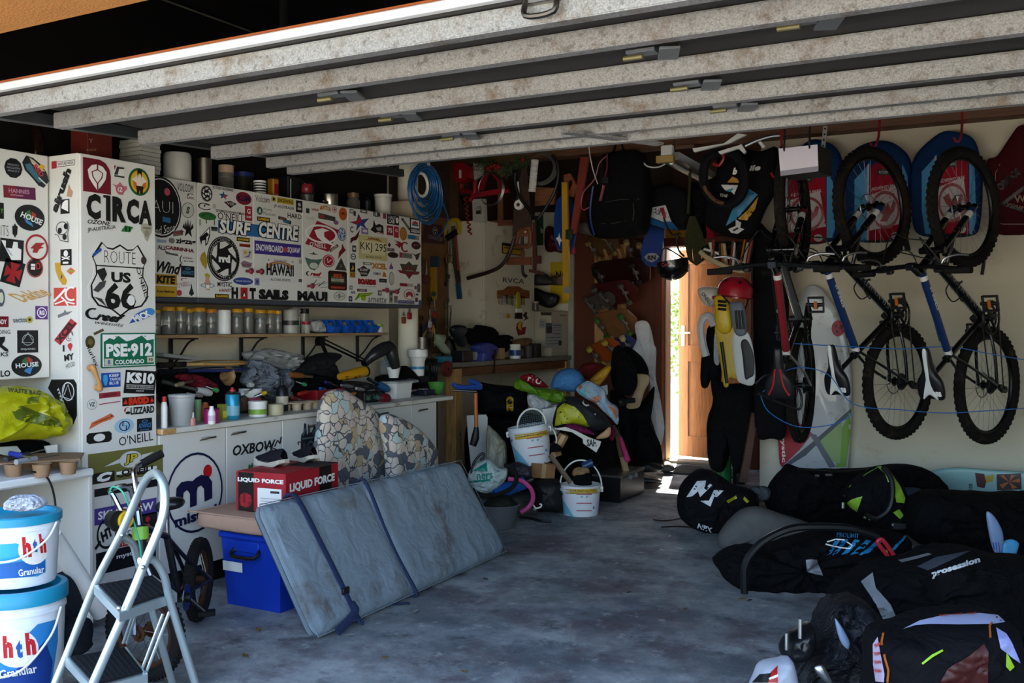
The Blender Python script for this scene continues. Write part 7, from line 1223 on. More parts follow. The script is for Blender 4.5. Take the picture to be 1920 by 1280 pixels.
# pots of tools on the worktop's far end and discs on the bench leg
r=vpx('tool_pot','steel pot crammed with upright screwdrivers beside the tall white tub','pot',790,672,0,40,40,[('body',metal('#77706a'),cylp)],f=lambda x,y:onX(x,y,-4.45))
pt=r.matrix_world.translation;pt=pt.copy();r.matrix_world=Matrix.Translation(pt);S1('stand','dark stand carrying the pot of screwdrivers','stand',MB().box((pt.x,pt.y,pt.z/2),(.18,.2,pt.z-.002),mat('#2a2622',.8),.004))
random.seed(5)
for i in range(11):
    c_=('#a01c24','#b0862a','#1c2a5a','#c9c4b8','#17171a')[i%5];a=pt+V(random.uniform(-.05,.05),random.uniform(-.06,.06),.1);b=a+V(random.uniform(-.03,.05),random.uniform(-.07,.07),random.uniform(.12,.2));rr=T('screwdriver',('red','amber','navy','white','black')[i%5]+' handled tool standing in the steel pot'+(', back row',', front row',', leaning right')[i//5%3],'tool',a);O('shaft',MB().cyl(a,a.lerp(b,.5),.004,metal()),rr);O('handle',MB().tube([a.lerp(b,.45),a.lerp(b,.7),b],[.009,.014,.010],plastic(c_),8),rr)
c=onX(835,691,-4.22);O('disc',MB().cyl(c,c+V(.03,0,0),.062,mat('#6c2e2a',.8,bump=.3),seg=28).cyl(c+V(.03,0,0),c+V(.033,0,0),.012,DARKM),T('sanding_disc','stack of reddish sanding discs hanging at the bench corner','disc',c))
c=onX(803,690,-4.2);m=MB()
for i in range(4):m.tube([c+V(.012*i,(.045+.005*i)*cos(t/4),(.062+.004*i)*sin(t/4))for t in range(25)],.007,BK,6,True)
O('coil',m,T('cable_coil','black cable coil hanging left of the sanding discs','cable',c))
for i,(x,y,cl)in enumerate(((757,600,'#7a3b20'),(768,592,'#a01c28'),(806,608,'#b8bab8'),(815,590,'#8c1c20'),(806,628,'#3a3a3c'))):p=onX(x,y,-4.12 if i<2 else-4.3);m=MB().box(p,(.02,.04,.05),mat(cl,.4,.2),.006).tube([p+V(0,-.012,.03),p+V(0,0,.055),p+V(0,.012,.03)],.005,metal(),n=3).cyl(p+V(0,0,.05),p+V(0,0,.12),.002,metal());S1('padlock',('brown','red','silver','dark red','dark grey')[i]+' tag or padlock dangling under the wall cupboard end','padlock',m)
# ================================================================ the heap under and beside the bench
PD=lambda n,l,c,k,pts,d,th,m,**kw:PF(n,l,c,Q(k,*pts),at,d,th,m,**kw)
def sack_bg():pass
PD('dark_bag','large black bag with a yellow tag under the bench','bag','d',(215,150,350,165,520,180,590,200,600,350,560,390,400,390,220,370,200,260),7.9,.22,mat('#0c0c0f',.8,var=.4),wr=.03,fr=5)
o=[x for x in bpy.data.objects if x.name.startswith('dark_bag')][0];decal(o,Surf(o.children[0]),[('e','#b08a14',956,750,7,7),('r','#b08a14',956,760,13,20),('e',K,956,753,5,5),('t',K,'GT',956,765,7,8)],label='yellow tag')
for n_,lb,pts,d,th,c_ in(
    ('dark_jumble','dark heap of old bags on the floor under the bench',(250,400,450,390,650,380,720,450,760,560,800,900,640,1060,300,1060,150,900,130,500),8.0,.3,'#0c0b0d'),
    ('dark_heap','heap of dark gear on the floor behind the metal case',(780,500,1000,470,1250,480,1330,640,1350,860,1180,960,860,960,760,700),7.9,.25,'#0d0a09')):
    PD(n_,lb,'bag','d',pts,d,th,mat(c_,.85,var=.6,sc=7),wr=.06,fr=4)
PD('plastic_sack','pale translucent sack bulging beside the bench leg','bag','d',(290,500,340,500,400,560,440,640,420,940,300,940),7.3,.09,mat('#9d9a86',.3,bump=.6),wr=.02,fr=14)
SL('white_board','white laminated board standing on edge behind the bench leg','board',Q('d',140,395,285,388,297,410,288,960,190,960,150,560),at,7.6,Fh*.02,mat('#c9c9c4',.5,var=.05))
PD('green_jacket','lime green waterproof jacket bunched under the bench','jacket','d',(495,150,540,115,640,180,760,195,880,225,870,290,790,300,700,270,600,225,500,190),7.75,.08,mat('#5f8c1a',.45,var=.3,bump=.4,bsc=15),wr=.025,fr=12)
r,b=PD('red_cushion','dark red padded cushion with white lettering behind the green jacket','cushion','d',(540,110,580,88,640,85,740,165,745,185,640,180,590,150),7.9,.05,cloth('#8c1a22'),wr=.006);decal(r,Surf(b),[('t',W,'rVO',1003,712,26,12,-18)],label='white lettering')
PD('white_sack','white plastic carrier crumpled under the green jacket','bag','d',(595,245,650,240,720,270,770,300,760,345,690,360,610,330),7.65,.07,mat('#c4c6c6',.35,bump=.5,bsc=15),wr=.02,fr=16)
c=at(*q1('d',760,385),7.5);r=T('laundry_basket','white slotted plastic basket under the heap of clothes','basket',(c.x,c.y,c.z-.09));m=MB()
A_,B_=at(*q1('d',712,345),7.5),at(*q1('d',812,335),7.5)
for t in(0,.33,.66,1):m.tube([A_+V(0,0,-.2*t),B_+V(0,0,-.2*t),B_+V(-.1,.25,-.2*t),A_+V(-.1,.25,-.2*t)],.008,WHP,6,True)
for i in range(14):t=i/13;q=A_.lerp(B_,t);m.cyl(q,q+V(0,0,-.2),.005,WHP,seg=5);q2=q+V(-.1,.25,0);m.cyl(q2,q2+V(0,0,-.2),.005,WHP,seg=5)
O('basket',m,r)
r,b=PD('yellow_buoyancy_vest','yellow and black buoyancy vest with white lettering on the heap','vest','d',(790,480,810,340,850,300,905,280,870,260,960,255,1080,320,1180,400,1220,470,1100,515,1060,490,930,460),7.2,.13,mat('#15151a',.7),wr=.012,fr=8)
decal(r,Surf(b),[('p','#a8a81e',Q('d',800,475,820,345,870,300,950,330,1010,390,1060,480,1020,478,930,455,860,458)),('t',W,'UNIT',*q1('d',1105,355),62,15,-42),('l','#2a2a2e',Q('d',880,305,960,360,1060,470),3),('l',K,Q('d',930,340,990,320),4)],label='yellow panel and white lettering')
PD('sun_hat','light blue speckled sun hat on top of the heap','hat','d',(770,180,800,90,870,45,950,45,1010,90,1020,150,990,190,950,215,860,210,800,195),7.3,.12,mat('#3f6fa0',.9,var=.5,sc=60,bump=.4),wr=.006)
r,b=PD('beach_towel','pale blue towel with orange pattern spilling down the heap','towel','d',(960,200,1030,140,1090,150,1170,200,1200,280,1270,330,1280,400,1270,465,1215,410,1150,350,1100,300,1020,260),7.1,.06,mat('#8ea3b3',.95,var=.35,sc=12,bump=.5),wr=.02,fr=12)
decal(r,Surf(b),[('p','#b5673e',Q('d',1070,270,1130,240,1150,270,1100,310)),('p','#b5673e',Q('d',1200,320,1230,310,1270,370,1260,430,1240,370)),('p','#4fa3a3',Q('d',960,215,1020,200,1040,250,1000,245)),('p','#b5673e',Q('d',975,170,1000,165,1005,190,985,200))],label='orange and teal pattern')
PD('yellow_bag','yellow bag with a black corner beside the red checked cloth','bag','d',(1060,130,1110,80,1190,25,1225,30,1200,90,1130,175,1090,160),7.6,.06,mat('#b8861a',.6,var=.2),wr=.012)
PD('checked_cloth','dark red patterned cloth above the yellow bag','cloth','d',(970,80,1010,10,1100,-5,1170,10,1180,40,1100,90,1060,130,1000,100),7.75,.06,mat('#4f1714',.9,var=.9,sc=40),wr=.012)
SL('grey_panel','small grey plastic panel stuck in the heap of clothes','panel',Q('d',1140,180,1195,165,1200,230,1175,260),at,7.5,Fh*.03,plastic('#8a8d8c'))
# the skate deck / visor with lettering
r=SL('skim_board','pale pointed board with black felt lettering sticking out of the heap','board',Q('d',790,495,880,480,960,510,1060,560,1148,590,1140,620,1112,672,1015,605,1010,570,930,520,850,505),at,6.95,Fh*.02,plastic('#c4c1b8'))[0];decal(r,Surf(r.children[0]),[('t',K,'SAH',*q1('d',1078,600),19,14,0,.05)])
PD('maroon_cap','maroon cap with pale lettering under the yellow vest','cap','d',(880,470,930,455,1000,470,1070,500,1100,540,1020,530,930,505),7.02,.05,cloth('#6a1c44'),wr=.006)
PD('wooden_paddle','tan paddle blade lying under the black vest edge','paddle','d',(1110,560,1160,520,1215,480,1220,530,1195,560,1130,572),7.1,.015,mat('#b58f68',.6),wr=.001)
# buckets of the pile
def pail(lb,p,R_,H,M=None,hr=0):
    r=T('bucket',lb,'bucket',M=(Matrix.Translation(Vector(p))@(M or Matrix())))
    b=O('body',MB().lathe([(0,0),(R_*.84,0),(R_*.86,.006),(R_*.96,H*.8),(R_*1.04,H*.8),(R_*1.05,H*.86),(R_*.98,H*.88),(R_,H),(R_*.97,H),(R_*.92,H*.86),(R_*.8,.01),(0,.01)],mat('#dcdfe2',.35,var=.03),seg=36),r,world=False)
    O('lug',MB().box((R_*1.03,0,H*.84),(.02,.04,.04),WHP,.004).box((-R_*1.03,0,H*.84),(.02,.04,.04),WHP,.004),r,world=False)
    return r,b
p=onZ(1089,963,0);k=kpx(p);R_=38*k;H=.208;r,b=pail('white plastic bucket with yellow printed band standing on the floor, handle up',p,R_,H,Matrix.Rotation(YAW-.07,4,'Z'))
O('handle',MB().tube([V(R_*1.04*cos(t/10*pi),0,H*.85+.195*sin(t/10*pi))for t in range(11)],.0055,WHP,8,n=3),r,world=False)
def lbl(r,b,cx,cy,w_,s,rot=0):
    c_,s_=cos(rad(rot)),sin(rad(rot));X_=lambda a,d:(cx+(a*c_+d*s_)*s,cy+(d*c_-a*s_)*s)
    decal(r,Surf(b),[('p','#c2a62a',[X_(a,-21+1.2*(a/30)**2*-1)for a in(-24,-12,0,12,24,35)]+[X_(a,-12+1.2*(a/30)**2*-1)for a in(35,24,12,0,-12,-24)]),('t','#a85a2a','VALUE PACK 1kg FREE',*X_(6,-17.5),52*s,6.5*s,rot),('p','#6fb4cc',[X_(-34,-5),X_(-31,-5),X_(-4,38),X_(-32,35)]),('p','#2a78a8',[X_(-35,-14),X_(-28,-14),X_(-33,-2)]),('r','#a83048',*X_(10,-12),28*s,1.6*s,rot),('r','#a83048',*X_(10,5),28*s,1.6*s,rot),('r','#a83048',*X_(10,19),28*s,1.6*s,rot),('t','#2f8a9c','W',*X_(6,-7),5*s,4*s,rot),('t','#2f8a9c','F',*X_(16,-7),4*s,4*s,rot),('t','#2f6a9c','K',*X_(28,13),4*s,5*s,rot)],label='yellow band and red and blue print')
lbl(r,b,1085,938,72,1.0)
pc=onZ(1089,963,.1)
S1('wood_offcut','grey wooden lath sticking out of the standing bucket','wood',MB().cyl(at(*q1('d',920,900),6.7),at(*q1('d',765,690),6.75),.018,wood('#77664f',6,(1,1,1)),seg=4))
PD('work_glove','tan and black work glove stuffed in the standing bucket','glove','d',(930,830,950,790,1010,780,1055,790,1060,830,1060,880,1070,910,950,910,945,860),6.72,.05,mat('#8c6d4c',.8,var=.3),wr=.014,fr=20)
PD('black_roll','black fabric roll inside the standing bucket','roll','d',(945,850,1000,840,1060,830,1075,880,1070,915,950,912),6.66,.04,BKC,wr=.01)
S1('blue_torch','blue tube lying across the top of the standing bucket','tube',MB().cyl(at(*q1('d',1010,780),6.8),at(*q1('d',1085,745),6.8),.026,plastic('#1c3a66')))
M2=Matrix.Rotation(YAW-.07,4,'Z')@Matrix.Rotation(rad(-9),4,'Y');p2=at(1001,868,7.0);k=kpx(p2);R2=39*k;r,b=pail('white plastic bucket with yellow band tilted on top of the heap, racket inside',p2,R2,.27,M2);lbl(r,b,993,834,72,1.05,8)
O('handle',MB().tube([V(R2*1.04*cos(t/10*pi),-.0+.11*sin(t/10*pi),.235-.10*sin(t/10*pi))for t in range(11)],.0055,WHP,8,n=3),r,world=False)if 0 else O('handle',MB().tube([V(R2*1.05,0,.23),V(R2*1.2,.02,.2),V(R2*1.25,.03,.14),V(R2*1.15,.05,.1)],.0055,WHP,8,n=3),r,world=False)
c=at(*q1('d',628,470),7.02);Mr=Matrix.Translation(c)@Matrix.Rotation(YAW,4,'Z')@Matrix.Rotation(pi/2,4,'X')@Matrix.Rotation(pi/2-.15,4,'Z')
r=T('tennis_racket','black strung racket with white rim standing head up in the tilted bucket','racket',M=Mr);m=MB();L,W2=.12,.10;O('head',MB().tube([V(L*cos(t/16*pi),W2*sin(t/16*pi),0)for t in range(32)],.007,WHP,8,True),r,world=False)
for i in range(-8,9):x=L*i/9;y=W2*math.sqrt(1-(x/L)**2);m.cyl(V(x,-y,0),V(x,y,0),.0018,mat('#4a5558',.6),seg=4)
for i in range(-7,8):y=W2*i/8;x=L*math.sqrt(1-(y/W2)**2);m.cyl(V(-x,y,0),V(x,y,0),.0018,mat('#4a5558',.6),seg=4)
O('strings',m,r,world=False)['kind']='stuff'
def carton(lb,k_,x,y,d,s,rz,tilt=0,col='#8a6644',base=None):
    p=at(*q1(k_,x,y),d);R3=Matrix.Rotation(rz,3,'Z')@Matrix.Rotation(tilt,3,'Y');r=T('cardboard_box',lb,'box',p);O('carton',MB().box(p,s,mat(col,.9,var=.08),.002,R=R3),r);O('flap',MB().box(p+R3@V(s[0]*.25,0,s[2]/2+.004),(s[0]*.5,s[1]*.98,.003),mat('#9c7850',.9),.001,R=R3@Matrix.Rotation(.15,3,'Y')),r);O('tape',MB().box(p+R3@V(0,-s[1]/2-.0015,0),(.03,.002,s[2]),mat('#a88d62',.3),0,R=R3),r);return r
carton('open cardboard box in the heap left of the standing bucket','d',690,800,6.95,(.17,.16,.10),YAW+.3,.1);carton('narrow cardboard box tilted up right of the tilted bucket','d',835,595,7.1,(.07,.1,.13),YAW,.5);carton('small cardboard box taped with black strap in the heap','d',770,665,7.05,(.12,.1,.08),YAW+.2,-.3)
PD('black_strap','black strap bundle over the small cardboard boxes','strap','d',(690,690,740,670,790,600,860,640,850,660,790,650,750,700,740,715),6.98,.03,BKC,wr=.01)
# basin, pump, hoses
p=onZ(932,988,0);k=kpx(p);r=vessel('basin','grey plastic washing-up basin on the floor behind the mattress','basin',p,88*k,.155,[('body',plastic('#55575a',.45),[(0,0),(.72,0),(.76,.03),(.92,.93),(1,.95),(1,1),(.95,1),(.9,.93),(.72,.06),(0,.05)])])
PD('rags','dark coloured rags in the grey basin','cloth','d',(270,1080,300,1030,380,1010,450,1000,500,1040,520,1080,400,1090),6.4,.1,mat('#23251f',.9,var=.7,sc=20),wr=.02,fr=14)
r,b=PD('carrier_bag','white carrier bag with teal triangle and lettering beside the bench leg','bag','d',(148,850,180,780,230,735,310,718,380,780,445,795,440,860,400,920,330,975,210,960,170,920),6.55,.10,mat('#aebcb8',.4,var=.1,bump=.4,bsc=18),wr=.02,fr=10)
decal(r,Surf(b),[('p','#128070',Q('d',185,810,290,745,295,815)),('t','#128070','ners',*q1('d',275,850),30,11,4),('r','#128070',*q1('d',240,885),40,4,6)],label='teal triangle and lettering')
S1('hand_pump','blue cylinder hand pump lying under the carrier bag','pump',MB().cyl(at(*q1('d',340,985),6.5),at(*q1('d',570,900),6.6),.045,plastic('#1c4a8c')).cyl(at(*q1('d',570,900),6.6),at(*q1('d',640,870),6.6),.02,BK))
loop('vacuum_hose','black ribbed hose curling round the carrier bag','hose',(420,770,480,780,512,850,495,920,420,970,320,998,230,985,185,950),.014,RUB,6.45,k='d',f=at)
loop('pink_tube','bright pink hose end curving down to the floor','hose',(450,870,540,880,590,910,630,960,635,1030,600,1085,545,1120),.015,plastic('#b8447a'),6.5,k='d',f=at)
loop('tow_rope','black cord looped over the top of the carrier bag','cord',(175,850,190,760,230,700,262,680,270,700,240,730),.009,BK,6.5,k='d',f=at)
PD('orbital_sander','dark orange and black power tool on the heap','power tool','d',(440,790,500,745,560,750,620,790,625,850,560,860,500,840,450,840),6.7,.06,mat('#2a2630',.5,var=.6,sc=8),wr=.01)
PD('mesh_bin','black mesh sack with pale holes beside the standing bucket','bag','d',(640,880,720,865,820,870,850,920,850,1100,760,1110,660,1100,650,960),6.9,.12,mat('#0e0e10',.6,var=.9,sc=45),wr=.012)
loop('wire_hook','white curly wire hook on the floor by the mesh sack','hook',(640,1065,660,1090,695,1080,700,1062,685,1058),.005,WHP,6.55,k='d',f=at)
S1('jar_lid','white jar lid lying on the floor by the mesh sack','lid',MB().lathe([(0,0),(.04,0),(.04,.012),(0,.014)],WHP,c=tuple(onZ(1010,955,0))))
loop('rubber_rod','black rubber rod lying on the floor in front of the heap','rod',(540,1155,620,1165,700,1185,775,1187),.010,BK,0.012,k='d',f=onZ)
loop('bent_rod','thin dark metal rod standing at the right of the tilted bucket','rod',(1240,470,1260,500,1290,560),.008,metal('#555'),6.9,k='d',f=at)
# metal case
a,b=onZ(1131,945,0),onZ(1178,925,0);r=T('metal_case','dark metal case with chrome-edged lid on the floor right of the bucket','case',(a.x,a.y+.1,0));ca=(a+b)/2+V(-.02,.1,0);Rz=math.atan2((b-a).y,(b-a).x)
O('body',MB().box(ca+V(0,0,.09),((b-a).length,.22,.18),mat('#151214',.4,.3),.004,rz=Rz),r);O('lid',MB().box(ca+V(0,0,.19),((b-a).length+.012,.23,.02),mat('#6a6866',.3,.7),.004,rz=Rz),r)
for t in(-.3,.3):O('clasp',MB().box(ca+Matrix.Rotation(Rz,3,'Z')@V(t*.2,-.115,.165),(.03,.01,.035),metal()),r)
# axe / mallet with orange handle leaning on the bench leg
r=T('claw_hammer','tool with blue head and orange handle leaning on the bench leg','tool',at(893,820,7.0));O('handle',MB().cyl(at(*q1('d',212,480),7.0),at(*q1('d',207,225),7.0),.014,plastic('#b05f2a')),r);O('grip',MB().tube([at(x,y,7.0)for x,y in Q('d',185,620,205,560,212,480)],[.026,.03,.016],BK,10,n=2),r)
O('head',MB().tube([at(x,y,6.98)for x,y in Q('d',40,150,60,175,120,185,190,180,245,185,215,150,160,135)],.018,plastic('#1c3f86'),8,n=3).cyl(at(*q1('d',30,205),7.0),at(*q1('d',215,215),7.0),.008,metal('#555')),r)
# things right of the heap: sticks, wetsuit, cap, hats
S1('pink_crutch','bright pink pole leaning at the right of the heap','pole',MB().cyl(at(*q1('d',1285,560),7.6),at(*q1('d',1350,735),7.5),.022,plastic('#c03a6e')).cyl(at(*q1('d',1268,490),7.65),at(*q1('d',1285,560),7.6),.014,plastic('#222')))
S1('pink_cloth','crimson cloth scrap hanging above the pink pole','cloth',MB().puff([at(x,y,7.4)for x,y in Q('d',1215,480,1250,470,1255,540,1240,580,1215,570)],.02,cloth('#7c1c3c')))
S1('bamboo_stick','pale bamboo stick leaning below the pink pole','stick',MB().cyl(at(*q1('d',1285,600),7.7),at(*q1('d',1345,850),7.5),.026,mat('#a08560',.7)))
S1('metal_pole','thin brown stick leaning left of the pink pole','stick',MB().cyl(at(*q1('d',1245,470),7.6),at(*q1('d',1300,700),7.45),.012,mat('#5c4630',.7)))
WS=mat('#08090b',.8,var=.3,bump=.4,bsc=12)
PF('wetsuit','black wetsuit hanging in folds down to its feet left of the doorway','wetsuit',Q('f',400,760,480,720,560,620,545,690,525,800,560,900,605,1000,610,1100,590,1150,470,1150,430,1050,400,900),at,8.35,.10,WS,wr=.02)
PF('wetsuit','second black wetsuit bunched behind the beige board by the doorway','wetsuit',Q('f',290,640,400,700,420,860,440,1100,420,1180,330,1180,320,900,290,760),at,8.3,.10,WS,wr=.02)
PF('knee_board','beige curved board standing against the black wetsuits','board',Q('f',440,545,520,548,532,590,500,650,480,720,460,755,400,762,385,735,430,670,440,600),at,8.0,.018,mat('#a8916f',.6,var=.1),wr=.001)
PF('black_hood','black hood or bag hanging from the skateboard rack','bag',Q('f',300,400,330,360,370,380,440,500,455,600,430,660,390,680,310,640,285,540,290,470),at,7.9,.10,BKC,wr=.02)
PF('visor','black and white helmet part on the rack beside the white towel','helmet',Q('f',360,385,400,370,480,430,520,500,520,545,440,545,400,450),at,8.1,.06,BKC,wr=.008)
S1('bar_grip','black bar with rubber grip poking out under the hood','handlebar',MB().cyl(at(*q1('f',340,715),7.8),at(*q1('f',438,708),7.75),.02,RUB).cyl(at(*q1('f',340,720),7.8),at(*q1('f',375,715),7.8),.03,BK))
r,b=PF('white_towel','long white towel with grey motif hanging beside the doorway','towel',Q('f',440,225,500,205,535,240,560,350,575,400,570,560,600,700,625,880,600,1000,565,900,530,760,530,560,480,480,425,400,450,330),at,8.75,.04,mat('#cdcdd0',.9,bump=.4,bsc=15),wr=.018,fr=12)
decal(r,Surf(b),[('l','#5a6076',Q('f',545,500,560,560,580,600),3),('l','#5a6076',Q('f',555,500,575,560,590,620),3),('o','#5a6076',*q1('f',565,610),9,16,3,0,200),('l','#5a6076',Q('f',560,640,590,650),3)],label='grey swirl motif')
for i,(pts,lb)in enumerate((((420,1195,480,1180,600,1205,595,1225,520,1230,430,1220),'black rubber flipper lying on the floor before the doorway'),((600,1110,650,1095,685,1125,680,1150,620,1158,590,1150),'grey shoe toe at the foot of the door frame'),((450,1100,520,1080,610,1110,600,1150,500,1160,440,1150),'shiny black neoprene boot on the floor by the wetsuits'))):PF(('flipper','shoe','boot')[i],lb,('flipper','shoe','boot')[i],Q('f',*pts),at,(8.0,8.7,8.3)[i],(.06,.08,.12)[i],BK if i!=1 else mat('#4a4846',.7),wr=.006)
# pine rack with skateboards
rk=T('skateboard_rack','notched pine rack holding skateboards on the brown wall','rack',(-3.9,8.85,.6));
for x0_,x1_ in((1117,1149),(1160,1175)):
    q=[onY(x0_,458,8.93),onY(x1_,458,8.93),onY(x1_,690,8.93),onY(x0_,690,8.93)];O('post',MB().slab(q,V(0,-.03,0),PINEV),rk)
    for y in(478,520,562,604,640):a=onY(x1_-3,y,8.9);O('peg',MB().slab([a,a+V(.0,-.10,.06),a+V(0,-.14,.05),a+V(0,-.02,-.07)],V(-.03,0,0),PINEV),rk)
def board(lb,k_,a,b,wd,col,wc,Y=8.78,nose=.03,deck=.11):
    A,B=onY(*q1(k_,*a),Y),onY(*q1(k_,*b),Y-.1);d=(B-A);L=d.length;d.normalize();up=V(0,.80,.6);up=(up-d*up.dot(d)).normalized();sd=d.cross(up).normalized();r=T('skateboard',lb,'skateboard',A)
    n=14;top_=[A+d*(L*i/n)+up*(nose*(2*i/n-1)**4)for i in range(n+1)];wv=[deck*(1-abs(2*i/n-1)**6)**.5+.01 for i in range(n+1)];vs=[]
    for i,p in enumerate(top_):vs+=[p-sd*wv[i],p+sd*wv[i],p+sd*wv[i]+up*.012,p-sd*wv[i]+up*.012]
    fs=[[i*4+j,i*4+(j+1)%4,i*4+4+(j+1)%4,i*4+4+j]for i in range(n)for j in range(4)]+[[0,1,2,3],[n*4+j for j in(3,2,1,0)]]
    O('deck',MB().add(vs,fs,mat(col,.4,var=.4,sc=12,coat=.3)),r)
    for t in(.2,.8):
        c=A+d*L*t-up*.04;O('truck',MB().cyl(c-sd*.07,c+sd*.07,.01,metal('#a0a09c')).box(c+up*.02,(.05,.05,.03),metal('#a0a09c')),r)
        for s in(-1,1):O('wheel',MB().cyl(c+sd*s*.075,c+sd*s*.115,.028,plastic(wc)),r)
    return r
board('brown skateboard topmost on the pine rack, left side','e',(205,880),(420,800),0,'#5c4028','#8a6a3c',8.8);board('dark skateboard up on the right arm of the pine rack','e',(520,860),(690,900),0,'#3a2a22','#a08a5a',8.85)
board('black and dark red skateboard second from the top of the rack','e',(215,1100),(690,1040),0,'#2a0f10','#22201c',8.7,deck=.14);board('old dark red skateboard third down with big grey trucks','e',(220,1260),(580,1210),0,'#4c1c1c','#55504a',8.7,deck=.12)
board('bare brown skateboard in the middle of the rack with green wheels','f',(195,250),(440,205),0,'#7a5334','#3c6a34',8.65,deck=.14);board('skateboard with red and yellow underside low on the rack','f',(170,430),(330,360),0,'#a04a20','#c0a83a',8.6,deck=.1);board('pale grey and blue skateboard lowest behind the hood','f',(310,350),(430,350),0,'#3a4a80','#b8b08c',8.8,deck=.09)
board('grey dusty longboard across the rack beneath the dark red one','f',(140,115),(300,60),0,'#4c4744','#4a4a48',8.72,deck=.07)
for i,(x,y)in enumerate(((520,1160),(545,1150),(562,1140))):S1('cane',('white','blue','grey')[i]+' striped rod end poking up behind the rack','rod',MB().cyl(onY(*q1('e',x-30,y+60),8.75),onY(*q1('e',x,y),8.7),.01,plastic(('#b9bcc4','#1c3f86','#8a8c94')[i])))
# ================================================================ hanging over and beside the back door
E=lambda n,l,c,pts,Y,th,m,k='e',**kw:PF(n,l,c,Q(k,*pts),onY,Y,th,m,**kw)
ZR['q']=(1280,230,4.2667);ZR['r']=(1440,460,3.2);ZR['s']=(1440,220,4.0)
r,b=E('backpack','big black backpack with pink strap hanging from the beam','backpack',(330,90,480,60,640,70,690,250,705,430,690,600,665,730,600,770,480,785,320,785,245,765,212,700,192,600,205,480,290,400,370,250,380,130),7.55,.13,mat('#0f0f10',.85,var=.25,bump=.5,bsc=14),wr=.012,fr=6,sharp=3.5)
decal(r,Surf(b),[('l','#2c2c2e',Q('e',215,640,330,660,400,655,560,625),1.5),('l','#2c2c2e',Q('e',560,625,570,560,560,490),1.2),('l','#2c2c2e',Q('e',330,480,450,460,600,455,680,480),1.5)],label='zip lines')
O('strap',MB().tube([onY(x,y,7.40)for x,y in Q('e',345,80,345,200,325,290)],.01,plastic('#8c3848'),8,n=3,flat=.4).tube([onY(x,y,7.40)for x,y in Q('e',320,340,290,470)],.026,plastic('#b06068'),8,flat=.3).tube([onY(x,y,7.42)for x,y in Q('e',340,100,280,160,240,290,150,400,130,500,150,545,200,520)],.005,plastic('#a85060'),6,n=5),r,label='pink webbing');O('buckle',MB().box(onY(*q1('e',330,300),7.38),(.06,.02,.05),BK),r)
O('cord',MB().tube([onY(x,y,7.42)for x,y in Q('e',230,350,215,450,205,560,215,660,240,750)],.009,plastic('#1c3f7a'),6,n=4),r,label='blue edge cord');O('haul_loop',MB().tube([onY(1150,286,7.55),onY(1160,262,7.7),onY(1172,286,7.55)],.01,BK,n=4),r)
PF('helmet','grey helmet half hidden under the big backpack','helmet',Q('e',110,690,130,650,190,640,230,680,240,760,190,750,130,735),onY,7.9,.1,mat('#5b5957',.4),wr=.001)
loop('white_cord','white cord hanging from the beam left of the backpack','string',(195,20,205,100,230,220,268,330),.004,WHP,7.35,k='e')
r,b=E('kite_vest','black vest with blue and white panel hanging beside the backpack','vest',(700,400,780,345,830,350,900,340,1010,390,1040,560,1010,690,960,715,820,700,690,660,690,520),7.75,.08,mat('#101013',.8),wr=.01)
decal(r,Surf(b),[('p','#b9bcc0',Q('e',692,530,830,505,870,620,900,680,800,640,700,600)),('p','#1e5c94',Q('e',692,600,780,640,880,640,940,710,830,698,695,660)),('p','#8c1c22',Q('e',780,530,815,522,840,610,810,610)),('t',K,'AIR',1233,398,14,9,-15)],label='blue and white panel')
r,_=SL('skim_board','glossy blue board with black and white emblem hanging by the door','board',Q('e',690,680,818,690,815,860,800,960,760,1020,680,1005,640,950,640,850,670,760),onY,8.3,V(0,-.03,0),mat('#1c3f8c',.35,var=.25,sc=3))
stk(r,Plane('Y',8.27),*q1('e',715,940),28,18,[(-1,.2),(-.5,.9),(0,1),(.5,.9),(1,.2),(.6,-.6),(0,-1),(-.6,-.6)],'#a8acb4',[('t',K,'RN',0,0,1.1,1.0,0,.05)])
r,_=SL('road_sign','yellow sign with black letters above the doorway','sign',Q('e',840,700,1010,712,1005,835,835,828),onY,8.93,V(0,-.01,0),plastic('#a87c14'));tx(r,Plane('Y',8.92),*q1('e',960,785),18,9,'So',K,0,.04)
random.seed(21);m=MB();rm_=mat('#3b3a26',.95,var=.4,sc=60)
for i in range(26):x=1010+i*5.4;m.tube([onY(*q1('e',1035+i*1.4,600),7.62),onY(*q1('e',x-10+random.uniform(-6,6),780),7.56),onY(*q1('e',x+random.uniform(-8,16),960-abs(i-10)*3),7.55),onY(*q1('e',x+12,1000-abs(i-12)*4),7.58)],.0085,rm_,6,n=4)
c=onY(1296,400,7.6);r=T('rope_hank','thick hank of dark olive rope hanging over the doorway','rope',c);O('rope',m,r)['kind']='stuff';O('tie',MB().tube([onY(1290,400,7.6),onY(1293,350,7.65),onY(1294,290,7.72)],.012,rm_,n=4),r)
